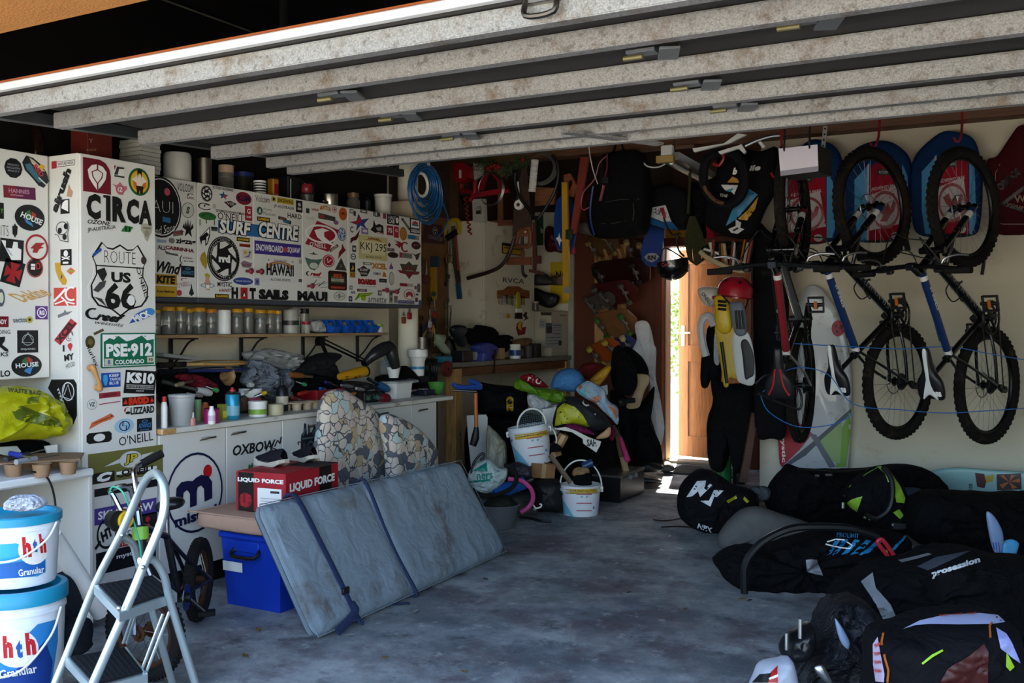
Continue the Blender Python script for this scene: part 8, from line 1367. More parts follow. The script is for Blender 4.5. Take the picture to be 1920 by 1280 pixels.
def helm(lb,c,R_,col,rot=0,sq=.85,extra=None):
    M=Matrix.Translation(c)@Matrix.Rotation(YAW,4,'Z')@Matrix.Rotation(rot,4,'Y');r=T('helmet',lb,'helmet',M=M);O('shell',MB().lathe([(0,R_*sq)]+[(R_*sin(a/10*pi/2),R_*sq*cos(a/10*pi/2))for a in range(1,11)]+[(R_*1.0,-R_*.35),(R_*.95,-R_*.38),(R_*.9,0),(R_*.6,R_*.6),(0,R_*.75)],mat(col,.25,var=.1,coat=.5),seg=32),r,world=False)
    m=MB()
    for a in(.6,1.6,2.6,3.7,4.7,5.7):p=V(R_*.86*cos(a),R_*.86*sin(a),R_*sq*.52);m.ball(p,.012,DARKM,8,6)
    O('vents',m,r,world=False)['kind']='stuff';O('strap',MB().tube([V(R_*.8,0,-R_*.3),V(.05,-R_*.5,-R_*1.2),V(-R_*.8,0,-R_*.3)],.006,BK,6,n=5),r,world=False);return r
c=onY(*q1('e',890,1010),7.5);r=helm('shiny black helmet hanging upside down before the doorway',c,.125,'#0d0d0f',2.95,.9);decal(r,Surf(r.children[0]),[('t','#a8404a','Cool',*q1('e',830,995),15,7,12)])
loop('lanyard','black knotted cord carrying the shiny black helmet','cord',(815,610,850,700,890,750,950,740,920,790,940,880,985,930),.008,BK,7.5,k='e')
r,b=PF('lettered_helmet','white helmet with black lettering hanging by the door leaf','helmet',Q('f',848,0,935,-8,985,15,985,70,945,112,890,110,855,60),onY,7.6,.10,mat('#c9c5bc',.3),wr=.001);decal(r,Surf(b),[('t',K,'ONEILL',*q1('f',893,65),26,7,-52),('p','#a81c24',Q('f',925,50,960,45,960,70,930,72))])
helm('red climbing helmet hanging in front of the black suits',onY(1379,545,7.3),.13,'#a3182a',.15,.85);O_=None
# fluorescent tube holder and white brackets under the beam
r=T('lamp_fitting','grey fluorescent tube fitting with yellowed end hanging askew above the door','lamp',onY(1300,300,7.6));a,b=onY(1252,294,7.25),onY(1348,345,8.6)
O('channel',MB().slab([a+V(-.06,0,-.03),a+V(.09,0,-.03),a+V(.09,0,.03),a+V(-.06,0,.03)],b-a,metal('#8a8782',.5)),r);O('tube',MB().cyl(a+V(.02,.02,-.045),b+V(.02,0,-.045),.014,WHP),r);O('end_cap',MB().box(a+V(0,-.01,.04),(.09,.05,.09),WHP,.006).box(a+V(-.01,-.02,-.02),(.14,.05,.055),plastic('#b79a5c'),.004),r);O('lead',MB().tube([onY(1205,303,7.5),onY(1215,312,7.5),onY(1235,313,7.5),onY(1254,303,7.4)],.006,WHP,n=5),r);O('hanger',MB().cyl(a.lerp(b,.1),V(a.x,a.y+.2,3.0),.004,metal()),r)
for i,(pts,lb)in enumerate((((78,205,330,165,440,85,510,95,370,165,90,235),'pale stepped plastic strip hanging under the garage door'),((282,230,450,180,470,170,505,230,490,248,445,205,300,252),'white angled bracket below the pale stepped strip'),((600,155,625,148,660,190,640,205),'short white plastic bracket end right of the angled bracket'))):S1('bracket',lb,'bracket',MB().slab([onY(x,y,6.9)for x,y in Q('q',*pts)],V(0,.03,0),WHP))
loop('handlebar_tube','chrome curved bar under the beam above the printed jersey','bar',(500,185,600,140,700,110,780,100),.012,metal(),6.9,k='q')
# jersey, rim and racks
r,b=E('padded_jersey','black printed jersey with blue and yellow stripes hanging from the beam','jersey',(300,250,450,200,620,230,760,200,745,420,735,560,660,700,600,850,540,925,400,920,200,830,190,650,190,480,270,420),7.35,.09,mat('#0f0f11',.85,var=.3),k='q',wr=.012)
decal(r,Surf(b),[('p','#2a80a8',Q('q',345,825,420,640,460,560,520,520,600,575,430,770)),('p','#b88a1c',Q('q',440,770,520,700,605,590,580,690,515,782)),('p','#cfcfcf',Q('q',365,850,425,825,425,772,470,800,460,840,495,850,440,888,390,880)),('p',K,Q('q',400,858,440,835,450,848,410,868)),('p','#b5801c',Q('q',358,478,400,430,440,450,455,480)),('p','#cfcfcf',Q('q',308,498,445,500,412,575,380,540,340,540)),('p','#2a80a8',Q('q',340,545,410,520,385,555)),('t',W,'TEAM',*q1('q',328,582),14,6,-8),('t',W,'b',*q1('q',418,388),9,13,0,.06,.3),('t',W,'ile',*q1('q',575,362),22,11,6,.04,.3)],label='printed blue, yellow and white pattern')
loop('inner_tube','thick black braided ring hanging in front of the printed jersey','ring',(200,290,330,240,450,290,500,420,480,560,390,650,290,640,200,560,165,430),.036,mat('#17161a',.8,var=.4,sc=40,bump=.5),7.1,k='q',closed=True)
loop('red_hook','red rubber hook under the white bracket','hook',(320,250,325,290,290,340,245,325),.012,plastic('#8c1c22'),7.05,k='q');loop('strap_end','two-tone brown strap on the lower left of the black ring','strap',(170,510,200,560,260,620,330,645),.014,cloth('#6b4a3a'),7.04,k='q')
PF('red_cloth','crimson cloth hanging below the jersey','cloth',Q('q',195,815,230,850,265,880,255,925,200,920),onY,7.5,.03,cloth('#7c1424'),wr=.008)
PF('sports_gloves','black sports gloves with grey emblem left of the jersey','gloves',Q('q',90,560,130,520,190,560,205,650,190,780,120,780,95,680),onY,7.6,.05,BKC,wr=.015)
PF('black_wetsuit_top','black wetsuit top hanging behind the black helmet','wetsuit',Q('e',1020,340,1110,320,1150,420,1170,560,1140,640,1160,780,1060,760,1030,600),onY,7.95,.07,WS,wr=.015)
loop('hanging_rack','cream curved rim of a rack full of sticks below the jersey','rack',(140,1030,200,1080,320,1140,440,1180,540,1180),.020,mat('#b0a07c',.6),7.3,k='q');O('rim',MB().tube([onY(x,y,7.4)for x,y in Q('q',170,1010,300,1050,450,1110,550,1150)],.01,WHP,n=4),bpy.data.objects['hanging_rack'])
random.seed(6)
for i in range(12):x=215+i*27;c_=('#b0a58a','#7c2c22','#c9c4b4','#3a3a3c','#a8622c')[i%5];S1('stick',('cream','brown red','white','dark','orange')[i%5]+' stick in the hanging rack, '+('left group','middle group','right group')[i//4 if i<10 else 2]+('' if i<10 else ' end'),'stick',MB().cyl(onY(*q1('q',x,1120+i*4),7.35+.02*(i%3)),onY(*q1('q',x+random.uniform(-50,60),920+random.uniform(0,60)),7.4),.008+.003*(i%3),plastic(c_)))
PF('rack_net','tangle of dark paddles and bats lying in the hanging rack','sports gear',Q('q',150,1020,230,960,400,950,520,970,560,1080,540,1160,420,1150,280,1100),onY,7.55,.07,mat('#1f1c1c',.7,var=.9,sc=35),wr=.03,fr=20)
# diving fins, suits, tanks
def fin(lb,pts,foot,col,fcol,Y):
    r=T('swim_fin',lb,'fin',onY(*q1('f',*pts[:2]),Y));O('blade',MB().puff([onY(x,y,Y)for x,y in Q('f',*pts)],.012,mat(col,.4,var=.05),wr=.001),r);O('foot_pocket',MB().puff([onY(x,y,Y-.02)for x,y in Q('f',*foot)],.035,mat(fcol,.4,var=.05),wr=.001),r);return r
r=fin('bright yellow swim fin hanging blade down beside the door',(950,230,1060,220,1075,350,1100,560,1040,565,1030,620,1000,615,985,500,960,350),(945,55,1000,50,1035,110,1052,250,1000,290,955,240,945,130),'#b8981c','#c9a81c',7.3)
for y in(82,106,130):O('slot',MB().tube([onY(x,z,7.225)for x,z in Q('f',965,y,1015,y+6)],.010,BK,n=2),r)
O('rib',MB().tube([onY(x,y,7.27)for x,y in Q('f',985,340,1000,450,1020,600)],.012,BK,n=3),r)
r=fin('white and grey swim fin hanging beside the yellow one',(1060,280,1145,270,1190,400,1195,600,1110,600,1080,560,1060,420),(1040,100,1080,88,1122,92,1148,200,1140,290,1080,295,1052,200),'#c4c8c8','#66707c',7.25)
for x in(1075,1095,1115):O('slot',MB().tube([onY(a,z,7.185)for a,z in Q('f',x,140,x+12,260)],.008,BK,n=2),r)
O('insert',MB().puff([onY(x,y,7.235)for x,y in Q('f',1110,340,1150,330,1190,430,1190,540,1165,565,1135,570,1120,440)],.006,mat('#16171a',.5),wr=0),r)
PF('wetsuit','full black wetsuit hanging with long legs behind the swim fins','wetsuit',Q('f',940,560,1000,600,1100,600,1185,610,1190,800,1175,1000,1140,1110,1080,1170,1060,1010,1045,940,1030,1040,990,1160,915,1120,900,950,905,820,940,700),onY,7.75,.09,WS,wr=.014,sharp=3)
PF('wetsuit_sleeve','black arm of a wetsuit with white collar hanging at the door leaf','wetsuit',Q('f',865,420,900,440,910,540,940,600,940,700,980,600,985,400,960,250,900,250,895,420,905,610,858,612),onY,7.85,.05,WS,wr=.008)
loop('white_collar','white lining of the wetsuit collar looping left of the fins','collar',(940,240,915,180,875,190,856,250,868,350,890,430),.032,mat('#c4c4c8',.8),7.72,k='f');PF('white_shirt','white panel of cloth behind the yellow fin','cloth',Q('f',945,280,970,280,975,470,940,460),onY,7.8,.02,cloth('#b9bcc4'),wr=.004)
r,b=PF('board_bag','tall black board bag with a white six hanging by the surfboard','board bag',Q('f',1195,-330,1300,-350,1400,-330,1412,0,1400,400,1395,700,1385,940,1300,950,1228,955,1215,880,1198,760),onY,7.55,.05,mat('#0c0d10',.8,var=.3,bump=.3,bsc=9),wr=.006,sharp=5);decal(r,Surf(b),[('t',W,'6',1460,582,10,10,0,.04)])
S1('cricket_bat','long brown plank leaning at the foot of the black suits','plank',MB().slab([at(x,y,7.7)for x,y in Q('f',1180,785,1217,800,1150,1228,1103,1225)],Fh*.04,wood('#5e3f30',6,(1,1,9))))
def tank(lb,px,w_,y0,y1,col,Y,gcol):
    a=onY(px,y1,Y);a.z=0;k=kpx(a);H=(onY(px,y0,Y).z);r=vessel('dive_tank',lb,'tank',a,w_*k,H,[('body',mat(col,.35,var=.1),[(0,0),(.9,0),(1,.05),(1,.82),(.7,.95),(.3,1)]),('band',metal('#b8b8b0'),[(1.03,.86),(1.03,.89)])]);O('valve',MB().cyl((0,0,H),(0,0,H+.05),.014,metal('#55524c')).cyl((-.03,0,H+.04),(.03,0,H+.04),.01,BK),r,world=False);O('gauge',MB().cyl((-.01,-.03,H+.085),(-.01,-.05,H+.085),.03,metal('#888')).cyl((-.01,-.05,H+.085),(-.01,-.053,H+.085),.025,plastic(gcol)).cyl((0,0,H+.04),(-.01,-.03,H+.07),.008,BK),r,world=False);return r
tank('green dive tank with gauge standing by the wetsuit feet',1358,26,848,893,'#0f6a34',8.0,'#c9cac4');tank('black dive tank with gauge standing right of the green one',1386,24,852,900,'#14151a',8.05,'#9ca0a0')
loop('white_loop','white looped tube on the floor left of the green tank','loop',(915,1090,940,1080,965,1085,960,1110),.008,WHP,7.95,k='f');S1('small_can','small brown can left of the green tank','can',MB().cyl(at(1340,884,8.6),at(1340,868,8.6),.03,mat('#5a4630',.5)))
# ================================================================ on the cream wall
r=T('projector_box','white box with dark sides hung under the beam by a perforated strap','box',onY(1507,330,6.05));q=[onY(x,y,6.05)for x,y in((1460,279),(1533,271),(1535,321),(1464,330))]
O('front_panel',MB().slab(q,V(0,-.006,0),mat('#d9d2de',.35,var=.03)),r);O('body',MB().slab([p+V(0,0,0)for p in q],V(.03,.24,0),mat('#1a1b1c',.5)),r);O('base_strip',MB().slab([q[2]+V(0,-.007,0),q[3]+V(0,-.007,0),q[3]+V(0,-.007,.03),q[2]+V(0,-.007,.03)],V(0,-.002,0),plastic('#8c8a98')),r)
for p in(q[0].lerp(q[1],.15),q[0].lerp(q[1],.8)):O('hook',MB().tube([p+V(0,0,-.02),p+V(0,-.02,.02),p+V(0,.0,.05),V(p.x,p.y+.02,3.0)],.006,BK,n=3),r)
m=MB();a,b=onY(1548,236,6.7),onY(1543,278,6.7);m.box((a+b)/2,(.028,.004,(a-b).length),galv(),.001,R=Matrix.Rotation(.1,3,'Y'))
for i in range(4):p=b.lerp(a,.12+.25*i);m.cyl(p+V(0,-.003,0),p+V(0,-.006,0),.006,DARKM)
S1('perforated_strap','galvanised perforated strap hanging from the garage door mechanism','strap',m)
def kbag(lb,pts,cx,cy,w_,h_,Y,seed):
    r,b=PF('kite_bag',lb,'bag',Q('s',*pts),onY,Y,.075,mat('#12305a',.8,var=.3,sc=20),wr=.004,sharp=4,group=None);S=Surf(b);x0,x1,y0,y1=cx-w_,cx+w_,cy-h_,cy+h_
    P2=lambda a,b:(cx+a*w_,cy+b*h_);RDm=mat('#8c1426',.8,var=.15);WHm=mat('#b0a8aa',.85,var=.35,sc=300)
    its=[('p',mat('#4a8cb8',.8,var=.3,sc=200),[P2(-1.75,-.5),P2(-1.2,-.75),P2(-.9,-.9),P2(-1.0,.95),P2(-1.55,.95),P2(-1.75,.4)]),('p',mat('#4a8cb8',.8,var=.3,sc=200),[P2(.95,-.9),P2(1.25,-.6),P2(1.35,.6),P2(1.15,.95),P2(.95,.95)]),('p',WHm,[P2(-1.02,-.85),P2(-.92,-.9),P2(-.95,.95),P2(-1.05,.95)]),('p',RDm,[P2(-.85,-.78),P2(-.6,-.9),P2(.7,-.9),P2(.9,-.75),P2(.95,.95),P2(-.95,.95)]),('p',WHm,[P2(-.9,-.12),P2(.62,-.38),P2(.92,.55),P2(-.9,.72)]),
        ('e','#7c1020',*P2(0,.22),w_*.82,h_*.46),('e',WHm,*P2(0,.22),w_*.70,h_*.38),('p','#7c1020',[P2(-.55,.1),P2(-.2,.0),P2(-.05,.2),P2(.15,.05),P2(.3,.2),P2(.45,.0),P2(.6,.05),P2(.5,.25),P2(.3,.35),P2(.1,.5),P2(-.3,.5),P2(-.1,.35),P2(-.35,.25)]),('t','#b0a8aa','ADVENTURES',*P2(-.05,-.32),w_*1.5,h_*.08,9),('r',K,*P2(-.1,-.68),w_*.7,h_*.14),('t','#b9b9bc','MOTION',*P2(-.1,-.68),w_*.5,h_*.07),('e',WHm,*P2(.55,.84),w_*.22,h_*.09),('t','#7c1020','rr',*P2(.55,.84),w_*.25,h_*.09),('r',K,*P2(0,.97),w_*1.9,h_*.05)]
    decal(r,S,its,label='red and white printed panel with round motif');return r
kbag('blue kite bag with red printed panel partly hidden behind the white box',(120,400,290,190,430,180,540,270,560,500,545,800,480,930,120,930,90,700),1513,385,39,72,7.78,1)
kbag('blue kite bag with red printed panel behind the left mountain bike wheel',(590,420,640,260,760,190,900,180,1010,240,1075,350,1070,600,1010,900,650,925,590,760),1660,376,33,78,7.78,2)
kbag('blue kite bag with red printed panel behind the right mountain bike wheel',(1075,420,1120,270,1290,120,1420,110,1540,160,1590,300,1610,500,1590,800,1520,890,1250,900,1110,860,1080,700),1786,362,33,80,7.78,3)
r,b=E('sail_bag','dark red bag with black sponsor lettering at the right edge','bag',(1640,330,1720,290,1830,130,1900,60,2080,60,2150,200,2150,800,2100,860,1690,865,1690,600,1650,500),7.8,.07,mat('#3f0c12',.8),k='s',wr=.008,sharp=4)
decal(r,Surf(b),[('l','#8a7a7a',Q('s',1740,350,1705,420,1715,780,1760,800,1960,800),1),('t','#0c0a0a','OBIDOS',*q1('s',1805,465),52,15,42,.05),('p','#0f0c0c',Q('s',1735,650,1920,510,1920,545,1775,655,1920,690,1920,715)),('t','#8a7a6a','W',*q1('s',1890,610),22,14,5),('t','#6a5a4a','your',*q1('s',1855,670),36,8,-14)],label='black triangular sponsor print')
loop('tether','black strap hanging below the right kite bag','strap',(1600,990,1620,1050,1605,1180),.012,BK,7.75,k='s');loop('tether','two black straps hanging between the kite bags','strap',(1045,800,1030,900,1050,1000),.02,BK,7.6,k='s');loop('tether','short black strap end below the dark red bag','strap',(1695,868,1690,930),.018,BK,7.78,k='s')
loop('red_string','dark red cord hanging down the left mountain bike tyre','cord',(95,215,100,400,100,650,120,720,130,840),.007,cloth('#7c1424'),6.35,k='s')
# surfboard
r,b=PF('surfboard','white surfboard with red and green tail leaning on the cream wall','surfboard',Q('h',300,760,330,400,380,200,430,120,480,110,540,160,610,270,660,420,690,600,697,800,690,1000,660,1300,600,1350,320,1350,265,1200,250,1000),onY,7.86,.03,mat('#b4b7ba',.3,var=.04,coat=.4,dirt='#8a8270',damt=.25,dsc=9),wr=.001,sharp=6)
decal(r,Surf(b),[('p','#a81c2e',Q('h',250,1000,262,870,330,870,400,960,460,1000,380,1100,275,1200,262,1180)),('p','#6f9c2a',Q('h',680,870,690,960,660,1200,600,1205,620,1000)),('p','#8fa86a',Q('h',500,1040,640,900,625,1180,560,1160)),('p','#4a4f58',Q('h',690,850,690,880,520,1030,420,1130,290,1210,275,1200,460,1050)),('p','#5f646c',Q('h',440,1000,480,1005,600,1200,560,1205)),('t',W,'mystic',*q1('h',282,1080),58,9,-88,.03),('o','#a81c2e',*q1('h',610,372),17,20,2.5),('e','#a81c2e',*q1('h',612,370),12,15),('e','#3a1018',*q1('h',600,355),2.6,3),('e','#3a1018',*q1('h',626,365),2.6,3),('e','#3a1018',*q1('h',608,388),2.6,3),('e',BK,*q1('h',478,235),6,6),('e','#9c9c98',*q1('h',478,235),3,3)],label='red, grey and green tail print')
r,b=PF('longboard','pale turquoise board lying on its edge along the wall behind the bags','surfboard',[(1735,905),(1745,884),(1790,876),(1860,880),(1960,888),(2060,905),(2060,935),(1900,938),(1760,936)],onY,7.5,.03,mat('#8fb8b4',.35,var=.04),wr=.001,sharp=6)
decal(r,Surf(b),[('p','#4a0f12',[(1828,886),(1845,888),(1850,900),(1846,915),(1832,912)]),('p','#b0981c',[(1846,893),(1864,889),(1862,902),(1850,905)]),('r','#2e130c',1892,903,46,30,2),('p','#a85a20',[(1892,903),(1875,892),(1882,890),(1892,903),(1896,889),(1904,891),(1892,903),(1912,896),(1913,904),(1892,903),(1908,914),(1898,916),(1892,903),(1880,916),(1874,908)]),('t',K,'SSB',1820,913,14,7,90)])
# ================================================================ three hanging mountain bikes
def mtb(label,R0,ang,phi,s,c1,c2,c3,txt=True,stripe='#d9d9d6'):
    ux,uy=cos(rad(ang)),sin(rad(ang));p=rad(phi);f=V(ux*sin(p),uy*sin(p),cos(p));u=V(ux*cos(p),uy*cos(p),-sin(p));l=f.cross(u)
    M=Matrix((f*s,u*s,l*s)).transposed().to_4x4();M.translation=R0;r=T('mountain_bike',label,'bicycle',M=M);A=lambda*v:V(*v);Ow=lambda n,m,par=r,lb=None:O(n,m,par,world=False,label=lb)
    WM_=WM[r.name];WM[r.name]=Matrix();rim=metal('#2b2b2d',.4);spk=metal('#8c8c8c',.4);tyre=mat('#1d1a18',.9,var=.3,dirt='#3b3024',damt=.25,dsc=9)
    wheel(r,(0,0,0),(0,0,1),.37,.033,tyre,rim,spk,28);wheel(r,(1.14,0,0),(.05,.03,1),.37,.033,tyre,rim,spk,28)
    BB,SC_,HB_,HT,ST=A(.43,-.04,0),A(.305,.39,0),A(.93,.44,0),A(.88,.56,0),A(.24,.60,0);F_=mat('#101013',.25,coat=.5,var=.1)
    Ow('down_tube',MB().cyl(HB_,BB,.027,mat(c3,.25,coat=.5,var=.1)));t1,t2=HT.lerp(SC_,.02),SC_;m=MB().cyl(t1,t2,.023,mat(c1,.3,coat=.5,var=.05));
    for a in(.05,.93):m.cyl(t1.lerp(t2,a),t1.lerp(t2,a+.05),.0238,plastic(stripe))
    Ow('top_tube',m,lb=cname(c1)+' top tube');Ow('seat_tube',MB().cyl(BB,SC_+(SC_-BB)*.06,.019,F_).cyl(SC_+(SC_-BB)*.03,SC_+(SC_-BB)*.09,.024,F_));Ow('head_tube',MB().cyl(HB_-(HT-HB_)*.1,HT+(HT-HB_)*.15,.028,F_))
    for z in(-.06,.06):Ow('chain_stay',MB().tube([BB+A(-.02,0,z*.5),A(.2,-.02,z),A(0,0,z)],.010,F_,n=3));Ow('seat_stay',MB().tube([SC_+A(0,-.01,z*.3),A(.15,.2,z),A(0,0,z)],.009,mat(c2,.3,coat=.5),n=3))
    m=MB();cr_=HB_+A(.03,-.03,0)
    for z in(-.065,.065):m.cyl(cr_+A(0,0,z),cr_.lerp(A(1.14,0,0),.5)+A(0,0,z),.017,F_).cyl(cr_.lerp(A(1.14,0,0),.45)+A(0,0,z),A(1.14,0,z),.022,F_).cyl(cr_.lerp(A(1.14,0,0),.72)+A(0,0,z),cr_.lerp(A(1.14,0,0),.84)+A(0,0,z),.0228,plastic('#c9c9c4')).cyl(cr_.lerp(A(1.14,0,0),.84)+A(0,0,z),cr_.lerp(A(1.14,0,0),.93)+A(0,0,z),.0228,plastic(c1))
    m.cyl(cr_+A(0,0,-.08),cr_+A(0,0,.08),.02,F_).tube([cr_.lerp(A(1.14,0,0),.45)+A(.0,.03,-.065),A(.80+.0,.34,0),cr_.lerp(A(1.14,0,0),.45)+A(0,.03,.065)],.012,F_,n=4);Ow('fork',m)
    bar=HT+A(.04,.10,0);Ow('stem',MB().cyl(HT+A(-.02,.03,0),bar,.018,F_).box(bar,(.04,.04,.05),F_))
    hb=Ow('handlebar',MB().tube([bar+A(-.03,.02,-.36),bar+A(-.01,.02,-.2),bar+A(0,0,-.06),bar+A(0,0,.06),bar+A(-.01,.02,.2),bar+A(-.03,.02,.36)],.014,F_,n=4))
    for z in(-1,1):Ow('grip',MB().cyl(bar+A(-.028,.02,z*.23),bar+A(-.032,.02,z*.37),.019,RUB),hb);Ow('brake_lever',MB().tube([bar+A(-.02,.01,z*.19),bar+A(.03,-.01,z*.2),bar+A(.05,-.02,z*.27),bar+A(.045,-.02,z*.34)],.007,metal('#a8a8a8'),n=3).box(bar+A(-.01,-.005,z*.19),(.04,.04,.05),BK),hb);Ow('shifter',MB().box(bar+A(-.02,-.02,z*.15),(.05,.04,.04),BK,.008),hb)
    Ow('cables',MB().tube([bar+A(.03,0,.18),bar+A(.16,.02,.1),bar+A(.12,-.1,.03),HB_+A(-.05,0,.03),BB.lerp(HB_,.3)+A(0,.02,.03)],.0035,BK,6,n=6).tube([bar+A(.03,0,-.18),bar+A(.2,.05,-.06),bar+A(.14,-.12,-.05),A(1.0,.2,-.07),A(1.13,.03,-.07)],.0035,BK,6,n=6).tube([bar+A(.03,0,.14),bar+A(.1,.08,0),HT+A(.06,-.02,-.04),t2+A(.1,.03,-.03)],.0035,BK,6,n=6),r)['kind']='stuff'
    Ow('seat_post',MB().cyl(SC_,ST,.0145,mat('#1b1b1d',.3,.5)));q=ST;sw=mat('#131316',.45);sad=[(-.15,.075),(-.15,0),(-.15,-.075),(-.05,-.08),(.03,-.035),(.15,-.02),(.16,0),(.15,.02),(.03,.035),(-.05,.08)]
    sd=Ow('saddle',MB().puff([q+A(a+.02,.03,b)for a,b in sad],.028,sw,back=.03,wr=0,nrm=(0,1,0)));acc=plastic(stripe if txt else '#a8202c')
    m=MB()
    if txt:m.puff([q+A(a+.02,.05,b)for a,b in((-.15,-.045),(-.06,-.012),(.1,-.012),(.158,-.008),(.158,.012),(.1,.014),(-.06,.02),(-.15,.05),(-.12,0))],.012,acc,wr=0,nrm=(0,1,0));m.text('BBB',q+A(-.09,.061,.055),A(0,0,.05),A(.03,0,0),P(W),.05)
    else:m.tube([q+A(-.1,.055,.06),q+A(-.04,.06,.03),q+A(.06,.058,.015)],.006,acc,n=3).tube([q+A(-.1,.055,-.06),q+A(-.04,.06,-.03),q+A(.06,.058,-.015)],.006,acc,n=3)
    Ow('saddle_stripe',m,sd,lb='white saddle stripe' if txt else 'red saddle lines');Ow('saddle_rail',MB().tube([q+A(-.1,.01,.03),q+A(0,-.01,.022),q+A(.08,.01,.03)],.004,metal()).tube([q+A(-.1,.01,-.03),q+A(0,-.01,-.022),q+A(.08,.01,-.03)],.004,metal()),sd)
    m=MB()
    for R_,z in((.10,.055),(.075,.048)):
        m.tube([BB+A(R_*cos(t/16*pi),R_*sin(t/16*pi),z)for t in range(32)],.006,mat('#1b1b1c',.4,.6),6,True)
        for t in range(32):m.box(BB+A((R_+.008)*cos(t/16*pi),(R_+.008)*sin(t/16*pi),z),(.008,.008,.003),mat('#1b1b1c',.4,.6),0,rz=t/16*pi)
    for t in range(4):m.cyl(BB+A(0,0,.05),BB+A(.1*cos(t*pi/2+.4),.1*sin(t*pi/2+.4),.055),.008,mat('#1b1b1c',.4,.6))
    Ow('chainring',m);Ow('bottom_bracket',MB().cyl(BB+A(0,0,-.06),BB+A(0,0,.07),.022,BK))
    for z,d in((.075,A(.12,.12,0)),(-.075,A(-.12,-.12,0))):c=Ow('crank',MB().tube([BB+A(0,0,z),BB+d+A(0,0,z)],[.014,.011],BK,flat=.6));e=BB+d+A(0,0,z*1.7);Ow('pedal',MB().box(e+A(.045,0,0),(.012,.022,.09),BK,.002).box(e-A(.045,0,0),(.012,.022,.09),BK,.002).box(e+A(0,0,.045),(.1,.022,.008),BK,.001).box(e-A(0,0,.045),(.1,.022,.008),BK,.001).cyl(e-A(0,0,.06),e+A(0,0,.05),.012,BK).box(e+A(.0,.015,0),(.05,.006,.02),plastic('#b5601c'),.001),c)
    m=MB()
    for i in range(8):R_=.055-.0045*i;m.lathe([(.015,0),(R_,0),(R_,.0025),(.015,.0025)],mat('#3a3a3c',.4,.8),c=(0,0,.018+.0045*i),seg=24)
    Ow('cassette',m);Ow('chain',MB().tube([A(0,.05,.04),BB+A(0,.1,.05)],.0045,mat('#2b2a28',.5,.7),5).tube([A(-.06,-.10,.045),BB+A(0,-.1,.05)],.0045,mat('#2b2a28',.5,.7),5));Ow('derailleur',MB().tube([A(-.01,-.02,.06),A(-.05,-.05,.06),A(-.06,-.11,.05)],.012,BK,n=3).cyl(A(-.06,-.11,.04),A(-.06,-.11,.055),.022,BK).cyl(A(-.03,-.06,.04),A(-.03,-.06,.055),.02,BK))
    if txt:
        dv=(BB-HB_);n_=V(dv.y,-dv.x,0).normalized();cpt=HB_.lerp(BB,.5)
        for zz in(-1,1):Ow('lettering',MB().text('SILVERBACK',cpt+A(0,0,zz*.0285),dv*(.72 if zz<0 else-.72),n_*.036*(1 if zz<0 else 1),P('#9aa0a8'),-.02))
        dv=(SC_-HT);n_=V(dv.y,-dv.x,0).normalized()
        for zz in(-1,1):Ow('lettering',MB().text('STRIDE 10',HT.lerp(SC_,.33)+A(0,0,zz*.0245),dv*(.26 if zz<0 else-.26),n_*.02,P(W),.03))
        Ow('bottle_cage',MB().tube([A(.62,.16,0),A(.6,.22,.03),A(.68,.27,.035),A(.72,.2,.03),A(.7,.14,0)],.004,BK,n=4).tube([A(.62,.16,0),A(.6,.22,-.03),A(.68,.27,-.035),A(.72,.2,-.03),A(.7,.14,0)],.004,BK,n=4))
    WM[r.name]=WM_
    def fix(o):
        for c in o.children:WM[c.name]=WM_;fix(c)
    fix(r);return r
R1=at(1685,715,6.7);b1=mtb('black and blue mountain bike hung nose up, left of the matching pair',R1,-114.3,15,1.05,'#142c5c','#16161a','#0f0f12');R2=at(1852,722,6.6)
M2=b1.matrix_world.copy();M2.translation=R2;dup(b1,M2,'black and blue mountain bike hung nose up, right of the matching pair')
mtb('silver and red mountain bike hung nose up before the black board bag',at(1502,722,6.75),-88,14,1.05,'#7c2028','#8a8480','#55565a',False)
for x,y in((1452,318),(1638,262),(1795,252)):p=at(x,y,6.55);S1('bike_hook',('red hook holding the silver bike wheel','red hook holding the left black bike wheel','red hook holding the right black bike wheel')[(1452,1638,1795).index(x)],'hook',MB().tube([p+V(-.02,0,-.02),p+V(0,-.01,-.05),p+V(.02,0,-.02),p+V(.02,.1,.1),V(p.x+.02,p.y+.1,2.98)],.008,plastic('#8c1c22'),8,n=3))
loop('blue_rope','thin blue cord stretched across all three bikes, upper run','cord',(1490,644,1600,650,1690,654,1780,650,1850,662,1920,674,1990,680),.003,plastic('#2a6ab0'),6.35,k='p',f=at);loop('blue_rope','thin blue cord stretched across all three bikes, lower run','cord',(1430,735,1480,692,1550,700,1600,757,1690,768,1770,774,1850,770,1990,760),.003,plastic('#2a6ab0'),6.2,k='p',f=at)
loop('blue_rope','blue cord knotted by the black bag and sagging under the silver bike','cord',(1425,738,1440,770,1480,795,1520,801,1570,793,1600,775),.003,plastic('#2a6ab0'),6.3,k='p',f=at)
loop('cable_lock','black cable lock looped round the silver bike','cable',(120,700,180,650,265,665,380,740,385,850,300,830,180,780,130,760),.008,BK,6.25,k='h',f=at)
